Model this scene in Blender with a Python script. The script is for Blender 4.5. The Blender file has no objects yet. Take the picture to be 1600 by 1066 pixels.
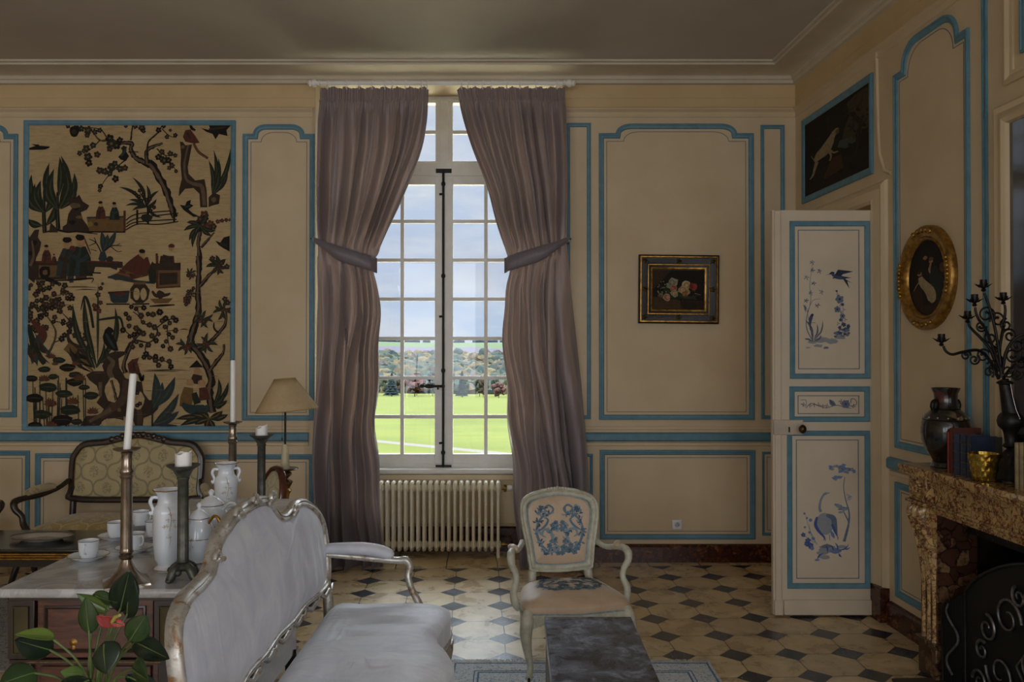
import bpy, math, random
from math import pi, sin, cos, tan, atan2, sqrt, exp
from mathutils import Vector, Matrix, noise
random.seed(7)
SC = bpy.context.scene
COL = SC.collection
F, H, HZ = 1312.0, 1.75, 545.0          # focal length in pixels, eye height, horizon row
D = 6.91                                  # distance of the window wall

def P(px, py, Y):
    return Vector(((px-800)/F*Y, Y, H+(HZ-py)/F*Y))
def PX(px, Y): return (px-800)/F*Y
def PZ(py, Y): return H+(HZ-py)/F*Y
def lerp(a, b, t): return a+(b-a)*t
def smooth(t):
    t = max(0.0, min(1.0, t)); return t*t*(3-2*t)
def interp(tab, x):
    if x <= tab[0][0]: return tab[0][1]
    for (a, b), (c, d) in zip(tab, tab[1:]):
        if x <= c: return lerp(b, d, (x-a)/(c-a))
    return tab[-1][1]
def sinterp(tab, x):                      # catmull-rom through (x, y)
    n = len(tab)
    if x <= tab[0][0]: return tab[0][1]
    if x >= tab[-1][0]: return tab[-1][1]
    for i in range(n-1):
        if x <= tab[i+1][0]:
            x0, y0 = tab[i]; x1, y1 = tab[i+1]
            m0 = (tab[i+1][1]-tab[i-1][1])/(tab[i+1][0]-tab[i-1][0]) if i > 0 else (y1-y0)/(x1-x0)
            m1 = (tab[i+2][1]-tab[i][1])/(tab[i+2][0]-tab[i][0]) if i < n-2 else (y1-y0)/(x1-x0)
            h = x1-x0; t = (x-x0)/h
            return (2*t**3-3*t*t+1)*y0+(t**3-2*t*t+t)*h*m0+(-2*t**3+3*t*t)*y1+(t**3-t*t)*h*m1
def cr(pts, n=6, closed=False):           # catmull-rom through tuples of any length
    out = []; L = len(pts)
    rng = range(L) if closed else range(L-1)
    for i in rng:
        g = (lambda k: pts[k % L]) if closed else (lambda k: pts[max(0, min(L-1, k))])
        p0, p1, p2, p3 = g(i-1), g(i), g(i+1), g(i+2)
        for k in range(n):
            t = k/n
            out.append(tuple(0.5*((2*b)+(-a+c)*t+(2*a-5*b+4*c-d)*t*t+(-a+3*b-3*c+d)*t**3) for a, b, c, d in zip(p0, p1, p2, p3)))
    if not closed: out.append(tuple(pts[-1]))
    return out
def lin(c):
    return tuple(((v/255)/12.92 if v/255 <= 0.04045 else ((v/255+0.055)/1.055)**2.4) for v in c[:3])
def nz(x, y=0.0, z=0.0): return noise.noise(Vector((x, y, z)))

# ------------------------------------------------------------------ mesh collector
class MB:
    def __init__(s):
        s.v = []; s.f = []; s.c = []; s.m = []; s.cur = None; s.mi = 0; s.M = None
    def add(s, vs, fs):
        b = len(s.v)
        if s.M is not None: vs = [s.M @ Vector(v) for v in vs]
        s.v += [tuple(v) for v in vs]
        for f in fs:
            s.f.append([b+i for i in f]); s.c.append(s.cur); s.m.append(s.mi)
    def box(s, x0, x1, y0, y1, z0, z1):
        s.add([(x0,y0,z0),(x1,y0,z0),(x1,y1,z0),(x0,y1,z0),(x0,y0,z1),(x1,y0,z1),(x1,y1,z1),(x0,y1,z1)],
              [(0,3,2,1),(4,5,6,7),(0,1,5,4),(1,2,6,5),(2,3,7,6),(3,0,4,7)])
    def bbox(s, x0, x1, y0, y1, z0, z1, b=0.004, n=3):   # rounded box (vertical edges rounded, top/bottom chamfered)
        pts = []
        for cx, cy, a0 in ((x1-b, y1-b, 0), (x0+b, y1-b, pi/2), (x0+b, y0+b, pi), (x1-b, y0+b, 1.5*pi)):
            for k in range(n+1):
                a = a0+pi/2*k/n; pts.append((cx+b*cos(a), cy+b*sin(a), cx+b*.2*cos(a), cy+b*.2*sin(a)))
        L = len(pts); V = []
        for z, w in ((z0, 1), (z0+b, 0), (z1-b, 0), (z1, 1)):
            for p in pts: V.append((p[2], p[3], z) if w else (p[0], p[1], z))
        Fs = [tuple(reversed(range(L))), tuple(range(3*L, 4*L))]
        for r in range(3):
            for i in range(L):
                j = (i+1) % L; Fs.append((r*L+i, r*L+j, (r+1)*L+j, (r+1)*L+i))
        s.add(V, Fs)
    def lathe(s, prof, c=(0,0,0), seg=24, rf=None, capb=True, capt=True, axis='z'):
        V = []; n = len(prof)
        for r, z in prof:
            for k in range(seg):
                a = 2*pi*k/seg; rr = r*(rf(a, z) if rf else 1)
                if axis == 'z': V.append((c[0]+rr*cos(a), c[1]+rr*sin(a), c[2]+z))
                elif axis == 'y': V.append((c[0]+rr*cos(a), c[1]-z, c[2]+rr*sin(a)))
                else: V.append((c[0]+z, c[1]+rr*cos(a), c[2]+rr*sin(a)))
        Fs = []
        for i in range(n-1):
            for k in range(seg):
                j = (k+1) % seg; Fs.append((i*seg+k, i*seg+j, (i+1)*seg+j, (i+1)*seg+k))
        if capb: Fs.append(tuple(reversed(range(seg))))
        if capt: Fs.append(tuple(range((n-1)*seg, n*seg)))
        s.add(V, Fs)
    def ell(s, c, r, seg=14, rings=9, M=None):
        prof = [(max(1e-4, sin(pi*i/rings)), -cos(pi*i/rings)) for i in range(rings+1)]
        V = []
        for pr, pz in prof:
            for k in range(seg):
                a = 2*pi*k/seg; v = Vector((pr*cos(a)*r[0], pr*sin(a)*r[1], pz*r[2]))
                if M is not None: v = M @ v
                V.append((c[0]+v.x, c[1]+v.y, c[2]+v.z))
        Fs = [(i*seg+k, i*seg+(k+1) % seg, (i+1)*seg+(k+1) % seg, (i+1)*seg+k) for i in range(rings) for k in range(seg)]
        s.add(V, Fs)
    def tube(s, pts, r, seg=8, closed=False, flat=1.0, up=None):
        pts = [Vector(p) for p in pts]; n = len(pts)
        if not hasattr(r, '__len__'): r = [r]*n
        if len(r) != n: r = [interp([(i/(len(r)-1), q) for i, q in enumerate(r)], k/(n-1)) for k in range(n)]
        T = []
        for i in range(n):
            a = pts[(i-1) % n] if closed else pts[max(0, i-1)]
            b = pts[(i+1) % n] if closed else pts[min(n-1, i+1)]
            t = (b-a); T.append(t.normalized() if t.length > 1e-9 else Vector((0,0,1)))
        N = Vector(up) if up else (Vector((0,0,1)) if abs(T[0].z) < .9 else Vector((1,0,0)))
        V = []
        for i in range(n):
            N = (N-T[i]*N.dot(T[i]))
            N = N.normalized() if N.length > 1e-6 else T[i].orthogonal().normalized()
            B = T[i].cross(N)
            for k in range(seg):
                a = 2*pi*k/seg; V.append(pts[i]+N*(cos(a)*r[i]*flat)+B*(sin(a)*r[i]))
        Fs = [(i*seg+k, i*seg+(k+1) % seg, ((i+1) % n)*seg+(k+1) % seg, ((i+1) % n)*seg+k) for i in range(n if closed else n-1) for k in range(seg)]
        if not closed: Fs += [tuple(reversed(range(seg))), tuple(range((n-1)*seg, n*seg))]
        s.add(V, Fs)
    def grid(s, fn, nu, nv, cu=False):
        V = [fn(i/nu, j/nv) for j in range(nv+1) for i in range(nu if cu else nu+1)]
        w = nu if cu else nu+1
        s.add(V, [(j*w+i, j*w+(i+1) % w, (j+1)*w+(i+1) % w, (j+1)*w+i) for j in range(nv) for i in range(nu)])
    def prism(s, pts, h0, h1, mp):         # polygon in (a, b), extruded h0..h1 through mp(a, b, h)
        n = len(pts)
        s.add([mp(a, b, h0) for a, b in pts]+[mp(a, b, h1) for a, b in pts],
              [tuple(reversed(range(n))), tuple(range(n, 2*n))]+[(i, (i+1) % n, n+(i+1) % n, n+i) for i in range(n)])
    def mould(s, path, sec, mp, closed=True, ring=False):   # section (offset inward-left, height) swept with mitres along a 2D path
        n = len(path); offs = []
        for i in range(n):
            p = Vector(path[i])
            a = Vector(path[(i-1) % n]) if (closed or i > 0) else None
            b = Vector(path[(i+1) % n]) if (closed or i < n-1) else None
            d1 = (p-a).normalized() if a is not None and (p-a).length > 1e-9 else None
            d2 = (b-p).normalized() if b is not None and (b-p).length > 1e-9 else None
            if d1 is None: d1 = d2
            if d2 is None: d2 = d1
            n1 = Vector((-d1.y, d1.x)); n2 = Vector((-d2.y, d2.x))
            m = n1+n2
            m = m/max(.35, m.dot(n1)) if m.length > 1e-6 else n1
            offs.append(m)
        V = []
        for i in range(n):
            for o, h in sec:
                q = Vector(path[i])+offs[i]*o; V.append(mp(q.x, q.y, h))
        k = len(sec); Fs = []
        for i in range(n if closed else n-1):
            for j in range(k if ring else k-1):
                a = i*k+j; b = i*k+(j+1) % k; c = ((i+1) % n)*k+(j+1) % k; d = ((i+1) % n)*k+j
                Fs.append((a, b, c, d))
        if not closed and ring: Fs += [tuple(range(k)), tuple(reversed(range((n-1)*k, n*k)))]
        s.add(V, Fs)
    def dome(s, outline, c, hgt, rings, mp, power=3.0, fn=None, edge=0.0):
        n = len(outline); V = [mp(c[0], c[1], hgt+(fn(c[0], c[1], 0) if fn else 0))]
        for r in range(1, rings+1):
            t = 1-(1-r/rings)**1.5
            for a, b in outline:
                x = c[0]+(a-c[0])*t; y = c[1]+(b-c[1])*t
                V.append(mp(x, y, edge+(hgt-edge)*(1-t**power)**.8+(fn(x, y, t) if fn else 0)))
        Fs = [(0, 1+i, 1+(i+1) % n) for i in range(n)]
        for r in range(rings-1):
            for i in range(n):
                j = (i+1) % n; Fs.append((1+r*n+i, 1+(r+1)*n+i, 1+(r+1)*n+j, 1+r*n+j))
        s.add(V, Fs)
    def build(s, name, mat, parent=None, world=False, flat=False, bevel=0, sub=0, ang=50, solid=0):
        me = bpy.data.meshes.new(name); V = s.v
        if world and parent is not None:
            r = parent
            M = Matrix.Identity(4); ch = []
            while r is not None: ch.append(r); r = r.parent
            for q in reversed(ch): M = M @ q.matrix_basis
            Mi = M.inverted(); V = [tuple(Mi @ Vector(v)) for v in V]
        me.from_pydata(V, [], s.f); me.validate(verbose=False)
        mats = mat if isinstance(mat, (list, tuple)) else [mat]
        for m in mats: me.materials.append(m)
        if len(me.polygons) == len(s.f):
            if len(mats) > 1: me.polygons.foreach_set('material_index', s.m)
            if any(c is not None for c in s.c):
                ca = me.color_attributes.new('Col', 'FLOAT_COLOR', 'CORNER'); buf = []
                for p, c in zip(me.polygons, s.c):
                    q = lin(c or (128,128,128)); buf += [q[0], q[1], q[2], 1.0]*p.loop_total
                ca.data.foreach_set('color', buf)
        import bmesh
        bm = bmesh.new(); bm.from_mesh(me); bmesh.ops.recalc_face_normals(bm, faces=bm.faces)
        if not flat:
            for f in bm.faces: f.smooth = True
            for e in bm.edges:
                if len(e.link_faces) == 2 and e.calc_face_angle(0) > math.radians(ang): e.smooth = False
        bm.to_mesh(me); bm.free()
        o = bpy.data.objects.new(name, me); COL.objects.link(o)
        if parent is not None: o.parent = parent
        if bevel:
            b = o.modifiers.new('bevel', 'BEVEL'); b.width = bevel; b.segments = 2; b.limit_method = 'ANGLE'; b.angle_limit = math.radians(40); b.harden_normals = False
        if solid:
            q = o.modifiers.new('solid', 'SOLIDIFY'); q.thickness = solid
        if sub:
            q = o.modifiers.new('sub', 'SUBSURF'); q.levels = sub; q.render_levels = sub
        return o

def thing(name, label, cat, loc=(0,0,0), rz=0.0, group=None):
    o = bpy.data.objects.new(name, None); COL.objects.link(o); o.empty_display_size = .05
    o.location = loc; o.rotation_euler = (0, 0, rz); o['label'] = label; o['category'] = cat
    if group: o['group'] = group
    return o
def tag(o, label, cat, group=None, kind=None):
    o['label'] = label; o['category'] = cat
    if group: o['group'] = group
    if kind: o['kind'] = kind
    return o
def struct(name, mb, m, **k):
    o = mb.build(name, m, **k); o['kind'] = 'structure'; return o
def dup(root, loc=None, rz=None, label=None):
    r = root.copy(); COL.objects.link(r)
    if loc is not None: r.location = loc
    if rz is not None: r.rotation_euler = (0, 0, rz)
    if label: r['label'] = label
    for ch in list(root.children):
        c = ch.copy(); COL.objects.link(c); c.parent = r
        for g in list(ch.children):
            d = g.copy(); COL.objects.link(d); d.parent = c
    return r

# ------------------------------------------------------------------ materials
MATS = {}
def nt(name):
    m = bpy.data.materials.new(name); m.use_nodes = True; t = m.node_tree; t.nodes.clear()
    out = t.nodes.new('ShaderNodeOutputMaterial'); MATS[name] = m
    return m, t, out
def N(t, typ, **k):
    n = t.nodes.new(typ)
    for a, v in k.items():
        if a.startswith('i_'): n.inputs[a[2:].replace('_', ' ')].default_value = v
        else: setattr(n, a, v)
    return n
def ramp(t, fac, stops, interp_='LINEAR'):
    r = t.nodes.new('ShaderNodeValToRGB'); r.color_ramp.interpolation = interp_
    el = r.color_ramp.elements
    while len(el) < len(stops): el.new(0.5)
    for e, (p, c) in zip(el, stops): e.position = p; e.color = (*c, 1)
    t.links.new(fac, r.inputs[0]); return r.outputs[0]
def bsdf(t, out, rough=.5, metal=0.0, spec=.5, coat=0.0, sheen=0.0):
    b = t.nodes.new('ShaderNodeBsdfPrincipled')
    b.inputs['Roughness'].default_value = rough; b.inputs['Metallic'].default_value = metal
    b.inputs['Specular IOR Level'].default_value = spec; b.inputs['Coat Weight'].default_value = coat
    b.inputs['Coat Roughness'].default_value = .15
    b.inputs['Sheen Weight'].default_value = sheen
    t.links.new(b.outputs[0], out.inputs[0]); return b
def coords(t, scale=(1,1,1), rot=(0,0,0), kind='Object', loc=(0,0,0)):
    tc = t.nodes.new('ShaderNodeTexCoord'); mp = t.nodes.new('ShaderNodeMapping')
    mp.inputs['Scale'].default_value = scale; mp.inputs['Rotation'].default_value = rot; mp.inputs['Location'].default_value = loc
    t.links.new(tc.outputs[kind], mp.inputs[0]); return mp.outputs[0]
def noise_n(t, co, scale, detail=4, rough=.55, dist=0.0):
    n = t.nodes.new('ShaderNodeTexNoise'); n.inputs['Scale'].default_value = scale; n.inputs['Detail'].default_value = detail
    n.inputs['Roughness'].default_value = rough; n.inputs['Distortion'].default_value = dist
    t.links.new(co, n.inputs['Vector']); return n.outputs['Fac']
def bump_n(t, b, fac, strength, dist=.01):
    bp = t.nodes.new('ShaderNodeBump'); bp.inputs['Strength'].default_value = strength; bp.inputs['Distance'].default_value = dist
    t.links.new(fac, bp.inputs['Height']); t.links.new(bp.outputs[0], b.inputs['Normal'])
def mixc(t, fac, a, b, mode='MIX'):
    m = t.nodes.new('ShaderNodeMix'); m.data_type = 'RGBA'; m.blend_type = mode
    def put(sock, v):
        if isinstance(v, (tuple, list)): sock.default_value = (*v[:3], 1)
        elif isinstance(v, (int, float)): sock.default_value = v
        else: t.links.new(v, sock)
    put(m.inputs[0], fac); put(m.inputs[6], a); put(m.inputs[7], b); return m.outputs[2]
def math_n(t, op, a, b=None, c=None):
    m = t.nodes.new('ShaderNodeMath'); m.operation = op
    for i, v in enumerate((a, b, c)):
        if v is None: continue
        if isinstance(v, (int, float)): m.inputs[i].default_value = v
        else: t.links.new(v, m.inputs[i])
    return m.outputs[0]
def simple(name, c, c2=None, rough=.5, metal=0.0, scale=8.0, stretch=(1,1,1), bump=0.0, bscale=None, coat=0.0, sheen=0.0, spec=.5, lo=.35, hi=.65, dist=0.0):
    if name in MATS: return MATS[name]
    m, t, out = nt(name); b = bsdf(t, out, rough, metal, spec, coat, sheen)
    co = coords(t, stretch); f = noise_n(t, co, scale, dist=dist)
    c2 = c2 or tuple(v*.88 for v in c)
    t.links.new(ramp(t, f, [(lo, lin(c2)), (hi, lin(c))]), b.inputs['Base Color'])
    if bump: bump_n(t, b, noise_n(t, coords(t, stretch), bscale or scale*4), bump, .004)
    return m
def attr_mat(name, rough=.8, var=.25, scale=60.0, coat=0.0, spec=.3, bump=0.0):
    if name in MATS: return MATS[name]
    m, t, out = nt(name); b = bsdf(t, out, rough, 0, spec, coat)
    a = t.nodes.new('ShaderNodeAttribute'); a.attribute_name = 'Col'
    f = noise_n(t, coords(t), scale)
    k = ramp(t, f, [(.3, (1-var,)*3), (.7, (1.0,)*3)])
    t.links.new(mixc(t, 1.0, a.outputs['Color'], k, 'MULTIPLY'), b.inputs['Base Color'])
    if bump: bump_n(t, b, noise_n(t, coords(t), scale*3), bump, .002)
    return m

CREAM = simple('cream_paint', (213,193,159), (204,183,148), rough=.55, scale=2.5, bump=.06, bscale=60)
CREAM2 = simple('cream_paint_frieze', (210,184,140), (200,173,128), rough=.6, scale=2.0)
PLASTER = simple('cornice_plaster', (206,196,176), (196,185,164), rough=.7, scale=3)
CEIL = simple('ceiling_plaster', (196,190,180), (186,180,170), rough=.85, scale=1.2)
BLUE = simple('blue_paint', (98,140,157), (86,126,142), rough=.5, scale=14)
LINEB = simple('thin_painted_line', (120,125,130), (100,108,118), rough=.6, scale=30)
WHITEP = simple('white_window_paint', (244,243,238), (236,233,226), rough=.4, scale=9)
DOORP = simple('door_paint', (214,200,178), (204,190,166), rough=.45, scale=3, bump=.05, bscale=40)

# marbles
def breccia(name, cols, scale=9.0, rough=.25, vein=(60,25,20), base='Object'):
    m, t, out = nt(name); b = bsdf(t, out, rough, 0, .5)
    co = coords(t)
    n = t.nodes.new('ShaderNodeTexNoise'); n.inputs['Scale'].default_value = 3.2*scale/9; n.inputs['Detail'].default_value = 4
    t.links.new(co, n.inputs['Vector'])
    va = t.nodes.new('ShaderNodeVectorMath'); va.operation = 'MULTIPLY_ADD'; va.inputs[1].default_value = (.22,.22,.22)
    t.links.new(n.outputs['Color'], va.inputs[0]); t.links.new(co, va.inputs[2])
    vo = t.nodes.new('ShaderNodeTexVoronoi'); vo.inputs['Scale'].default_value = scale; t.links.new(va.outputs[0], vo.inputs['Vector'])
    ve = t.nodes.new('ShaderNodeTexVoronoi'); ve.feature = 'DISTANCE_TO_EDGE'; ve.inputs['Scale'].default_value = scale; t.links.new(va.outputs[0], ve.inputs['Vector'])
    sp = t.nodes.new('ShaderNodeSeparateColor'); t.links.new(vo.outputs['Color'], sp.inputs[0])
    base = ramp(t, sp.outputs[0], [(i/len(cols), lin(c)) for i, c in enumerate(cols)], 'CONSTANT')
    f2 = noise_n(t, co, scale*2.5, 6, .65)
    base = mixc(t, ramp(t, f2, [(.42, (0,0,0)), (.62, (1,1,1))]), base, lin(cols[-1]))
    e = ramp(t, ve.outputs['Distance'], [(0.0, (1,1,1)), (.07, (0,0,0))])
    t.links.new(mixc(t, e, base, lin(vein)), b.inputs['Base Color'])
    return m
MARBLE_RED = breccia('breccia_marble', [(150,112,66),(168,134,86),(116,66,42),(180,148,102),(104,58,38),(196,160,104)], 24, .12, (58,30,22))
MARBLE_BASE = breccia('red_skirting_marble', [(96,48,26),(74,34,20),(120,70,36),(84,40,24),(60,28,18)], 22, .22, (34,18,14))
MARBLE_SLAB = breccia('dark_breccia_marble', [(92,64,44),(112,84,58),(66,42,32),(128,102,72),(84,54,40),(72,46,34)], 15, .16, (34,22,18))
def marble_white():
    m, t, out = nt('grey_white_marble'); b = bsdf(t, out, .16, 0, .5)
    co = coords(t, (1,1,1)); f = noise_n(t, co, 4.5, 8, .62, 1.6)
    f2 = noise_n(t, co, 1.6, 3)
    c = ramp(t, f, [(.40, lin((186,186,184))), (.50, lin((150,150,152))), (.56, lin((196,196,194)))])
    t.links.new(mixc(t, .45, c, ramp(t, f2, [(.3, lin((168,164,158))), (.7, lin((206,206,204)))])), b.inputs['Base Color']); return m
MARBLE_W = marble_white()
def slate():
    m, t, out = nt('dark_stone_top'); b = bsdf(t, out, .30, 0, .5)
    co = coords(t); f = noise_n(t, co, 9, 10, .7, .6); f2 = noise_n(t, co, 45, 4, .7)
    c = ramp(t, f, [(.36, lin((44,45,52))), (.52, lin((78,82,94))), (.66, lin((150,156,172)))])
    t.links.new(mixc(t, ramp(t, f2, [(.5, (0,0,0)), (.8, (.7,.7,.7))]), c, lin((20,21,24))), b.inputs['Base Color'])
    rr = ramp(t, f, [(.35, (.2,.2,.2)), (.65, (.45,.45,.45))]); t.links.new(rr, b.inputs['Roughness']); return m
SLATE = slate()

# ------------------------------------------------------------------ flat painting / embroidery collector
class Art:
    def __init__(s, T=None, step=2e-5, fac=1.0):
        s.p = []; s.T = T or (lambda x, y: (x, y)); s.k = 0
    def poly(s, pts, c, raw=False):
        pts = pts if raw else [s.T(*q) for q in pts]
        s.p.append(([pts], c))
    def strip(s, L, R, c):
        qs = []
        for i in range(len(L)-1): qs.append([L[i], L[i+1], R[i+1], R[i]])
        s.p.append((qs, c))
    def stroke(s, pts, c, w=None, n=5, jit=0.0):       # pts (x, y, w)
        if w is not None: pts = [(x, y, w) for x, y in pts]
        q = cr(pts, n); L = []; R = []
        for i, (x, y, ww) in enumerate(q):
            a = q[max(0, i-1)]; b = q[min(len(q)-1, i+1)]
            dx, dy = b[0]-a[0], b[1]-a[1]; l = sqrt(dx*dx+dy*dy) or 1
            j1 = 1+jit*random.uniform(-1, 1); j2 = 1+jit*random.uniform(-1, 1)
            L.append(s.T(x-dy/l*ww/2*j1, y+dx/l*ww/2*j1)); R.append(s.T(x+dy/l*ww/2*j2, y-dx/l*ww/2*j2))
        s.strip(L, R, c)
    def branch(s, pts, dark, light, jit=.25):
        s.stroke(pts, dark, jit=jit)
        s.stroke([(x-w*.10, y, w*.42) for x, y, w in pts], light, jit=.3)
    def leaf(s, x0, y0, x1, y1, w, c, c2=None, bend=0.0):
        dx, dy = x1-x0, y1-y0
        mx, my = (x0+x1)/2-dy*bend, (y0+y1)/2+dx*bend
        s.stroke([(x0, y0, w*.12), (lerp(x0,mx,.6), lerp(y0,my,.6), w*.8), (mx, my, w), (lerp(mx,x1,.5)-dy*bend*.25, lerp(my,y1,.5)+dx*bend*.25, w*.75), (x1, y1, w*.02)], c, n=4)
        if c2: s.stroke([(x0, y0, w*.1), (mx, my, w*.22), (lerp(mx,x1,.7), lerp(my,y1,.7), w*.02)], c2, n=4)
    def blob(s, x, y, r, c, n=9, jit=.18, sy=1.0):
        a0 = random.random()*6
        s.poly([(x+r*cos(a0+2*pi*k/n)*(1+jit*random.uniform(-1,1)), y+sy*r*sin(a0+2*pi*k/n)*(1+jit*random.uniform(-1,1))) for k in range(n)], c)
    def flower(s, x, y, r, c, c2, n=5):
        a0 = random.random()*6
        for k in range(n):
            a = a0+2*pi*k/n; s.blob(x+r*.62*cos(a), y+r*.62*sin(a), r*.45, c, 7)
        s.blob(x, y, r*.3, c2, 6)
    def star(s, x, y, r, c, c2, n=6, a0=0.0, spread=2*pi, w=None):
        for k in range(n):
            a = a0+spread*k/max(1, n-(0 if spread > 6 else 1)); rr = r*random.uniform(.8, 1.15)
            s.leaf(x, y, x+rr*cos(a), y+rr*sin(a), w or r*.28, c, c2, bend=.12*random.choice((-1,1)))
    def build(s, name, mp, mat, parent=None, base=.0004, step=1.2e-5, world=True):
        mb = MB()
        for i, (polys, c) in enumerate(s.p):
            mb.cur = c; off = base+i*step
            for pl in polys: mb.add([mp(a, b, off) for a, b in pl], [tuple(range(len(pl)))])
        return mb.build(name, mat, parent, world=world, flat=True)
SKY, REAR, SUN, EXPO, ZEN, SIDE = 1.0, 78.0, 0.2, 0.0, 17.0, 115.0
# ================================================================== room frame
CX = PX(1244, D)
_n = sqrt(1+.046**2)
dU = Vector((.046/_n, -1/_n, 0)); dN = Vector((-1/_n, -.046/_n, 0))
C0 = Vector((CX, D, 0))
def RW(u, z, h): return C0+dU*u+dN*h+Vector((0, 0, z))
def RU(px, h=0.0):                       # where a pixel column meets the right wall (distance from the corner)
    r = (px-800)/F; # (CX + .046(D-Y)) = rY
    Y = (CX-h+.046*D)/(r+.046); return (D-Y)*_n
def FW(x, z, h): return Vector((x, D-h, z))
def wx(px): return PX(px, D)
def wz(py): return PZ(py, D)
XL, YN, ZC = -7.5, -6.0, 4.04
NX0, NX1, NZT = -1.62, .424, 3.975        # window niche
RN = RW(12.9, 0, 0)

def floor_mat():
    m, t, out = nt('stone_floor'); b = bsdf(t, out, .3, 0, .5)
    tc = t.nodes.new('ShaderNodeTexCoord'); mp = t.nodes.new('ShaderNodeMapping'); mp.vector_type = 'TEXTURE'
    mp.inputs['Location'].default_value = (-.100, 6.387, 0); mp.inputs['Rotation'].default_value = (0, 0, .042); mp.inputs['Scale'].default_value = (.327, .327, 1)
    t.links.new(tc.outputs['Object'], mp.inputs[0])
    sx = t.nodes.new('ShaderNodeSeparateXYZ'); t.links.new(mp.outputs[0], sx.inputs[0])
    u, v = sx.outputs[0], sx.outputs[1]
    wob = noise_n(t, tc.outputs['Object'], 2.2, 2); wob = math_n(t, 'MULTIPLY', math_n(t, 'SUBTRACT', wob, .5), .10)
    u2 = math_n(t, 'ADD', u, wob)
    def near(x): return math_n(t, 'ABSOLUTE', math_n(t, 'SUBTRACT', math_n(t, 'FRACT', math_n(t, 'ADD', x, 100.5)), .5))
    du, dv = near(u2), near(v)
    s = math_n(t, 'ADD', du, dv)
    inner = math_n(t, 'LESS_THAN', v, 1.0)
    dia = math_n(t, 'MULTIPLY', math_n(t, 'LESS_THAN', s, .285), inner)
    edge = math_n(t, 'ABSOLUTE', math_n(t, 'SUBTRACT', s, .29))
    jd = math_n(t, 'LESS_THAN', edge, .014)
    jl = math_n(t, 'LESS_THAN', math_n(t, 'MINIMUM', du, dv), .0085)
    jl = math_n(t, 'MULTIPLY', jl, math_n(t, 'GREATER_THAN', s, .285))
    joint = math_n(t, 'MULTIPLY', math_n(t, 'MAXIMUM', jd, jl), inner)
    jb = math_n(t, 'MULTIPLY', math_n(t, 'MAXIMUM', math_n(t, 'LESS_THAN', near(math_n(t, 'MULTIPLY', u2, .8)), .010), math_n(t, 'LESS_THAN', math_n(t, 'ABSOLUTE', math_n(t, 'SUBTRACT', v, 1.0)), .012)), math_n(t, 'SUBTRACT', 1.0, inner))
    joint = math_n(t, 'MAXIMUM', joint, jb)
    cb = t.nodes.new('ShaderNodeCombineXYZ'); t.links.new(math_n(t, 'FLOOR', u), cb.inputs[0]); t.links.new(math_n(t, 'FLOOR', v), cb.inputs[1])
    wn = t.nodes.new('ShaderNodeTexWhiteNoise'); wn.noise_dimensions = '2D'; t.links.new(cb.outputs[0], wn.inputs['Vector'])
    cb2 = t.nodes.new('ShaderNodeCombineXYZ'); t.links.new(math_n(t, 'ROUND', u), cb2.inputs[0]); t.links.new(math_n(t, 'ROUND', v), cb2.inputs[1])
    wn2 = t.nodes.new('ShaderNodeTexWhiteNoise'); wn2.noise_dimensions = '2D'; t.links.new(cb2.outputs[0], wn2.inputs['Vector'])
    stone = ramp(t, wn.outputs['Value'], [(0, lin((214,190,146))), (.5, lin((226,206,166))), (1, lin((206,184,148)))])
    f = noise_n(t, tc.outputs['Object'], 5, 8, .65, .4); f2 = noise_n(t, tc.outputs['Object'], 1.1, 3)
    stone = mixc(t, 1, stone, ramp(t, f, [(.35, (.62,.58,.52)), (.6, (1,1,1))]), 'MULTIPLY')
    stone = mixc(t, ramp(t, f2, [(.45, (0,0,0)), (.75, (.5,.5,.5))]), stone, lin((196,160,110)))
    dark = ramp(t, wn2.outputs['Value'], [(0, lin((46,48,54))), (1, lin((70,73,84)))])
    f3 = noise_n(t, tc.outputs['Object'], 40, 5, .7)
    dark = mixc(t, ramp(t, f3, [(.5, (0,0,0)), (.8, (.5,.5,.5))]), dark, lin((120,120,128)))
    c = mixc(t, dia, stone, dark); c = mixc(t, joint, c, lin((44,34,26)))
    t.links.new(c, b.inputs['Base Color'])
    rr = math_n(t, 'ADD', math_n(t, 'MULTIPLY', f, .28), math_n(t, 'SUBTRACT', .15, math_n(t, 'MULTIPLY', dia, .05)))
    t.links.new(rr, b.inputs['Roughness'])
    hgt = math_n(t, 'ADD', math_n(t, 'MULTIPLY', joint, -1.0), math_n(t, 'MULTIPLY', f2, .9))
    bump_n(t, b, hgt, .35, .006)
    return m
m = MB(); m.box(XL-.3, 3.4, YN-.3, D+.8, -.12, 0); struct('floor', m, floor_mat(), flat=True)
m = MB(); m.box(XL-.3, 3.4, YN-.3, D+.8, ZC, ZC+.15); struct('ceiling', m, CEIL, flat=True)
m = MB()
m.box(XL-.3, NX0, D, D+.75, 0, ZC); m.box(NX1, CX+.3, D, D+.75, 0, ZC); m.box(NX0, NX1, D, D+.75, NZT, ZC)
struct('wall_back', m, CREAM, flat=True)
m = MB(); m.box(NX0, NX1, 7.28, D+.75, 0, .66); struct('wall_niche', m, simple('pale_niche_cream', (240,224,188), (228,210,172), rough=.5, scale=3), flat=True)  # cream set paler here than on the walls
m = MB(); m.box(XL-.3, XL, YN, D, 0, ZC); struct('wall_left', m, CREAM, flat=True)
m = MB(); m.box(XL-.3, 3.4, YN-.3, YN, 0, ZC); struct('wall_front', m, CREAM, flat=True)
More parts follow.
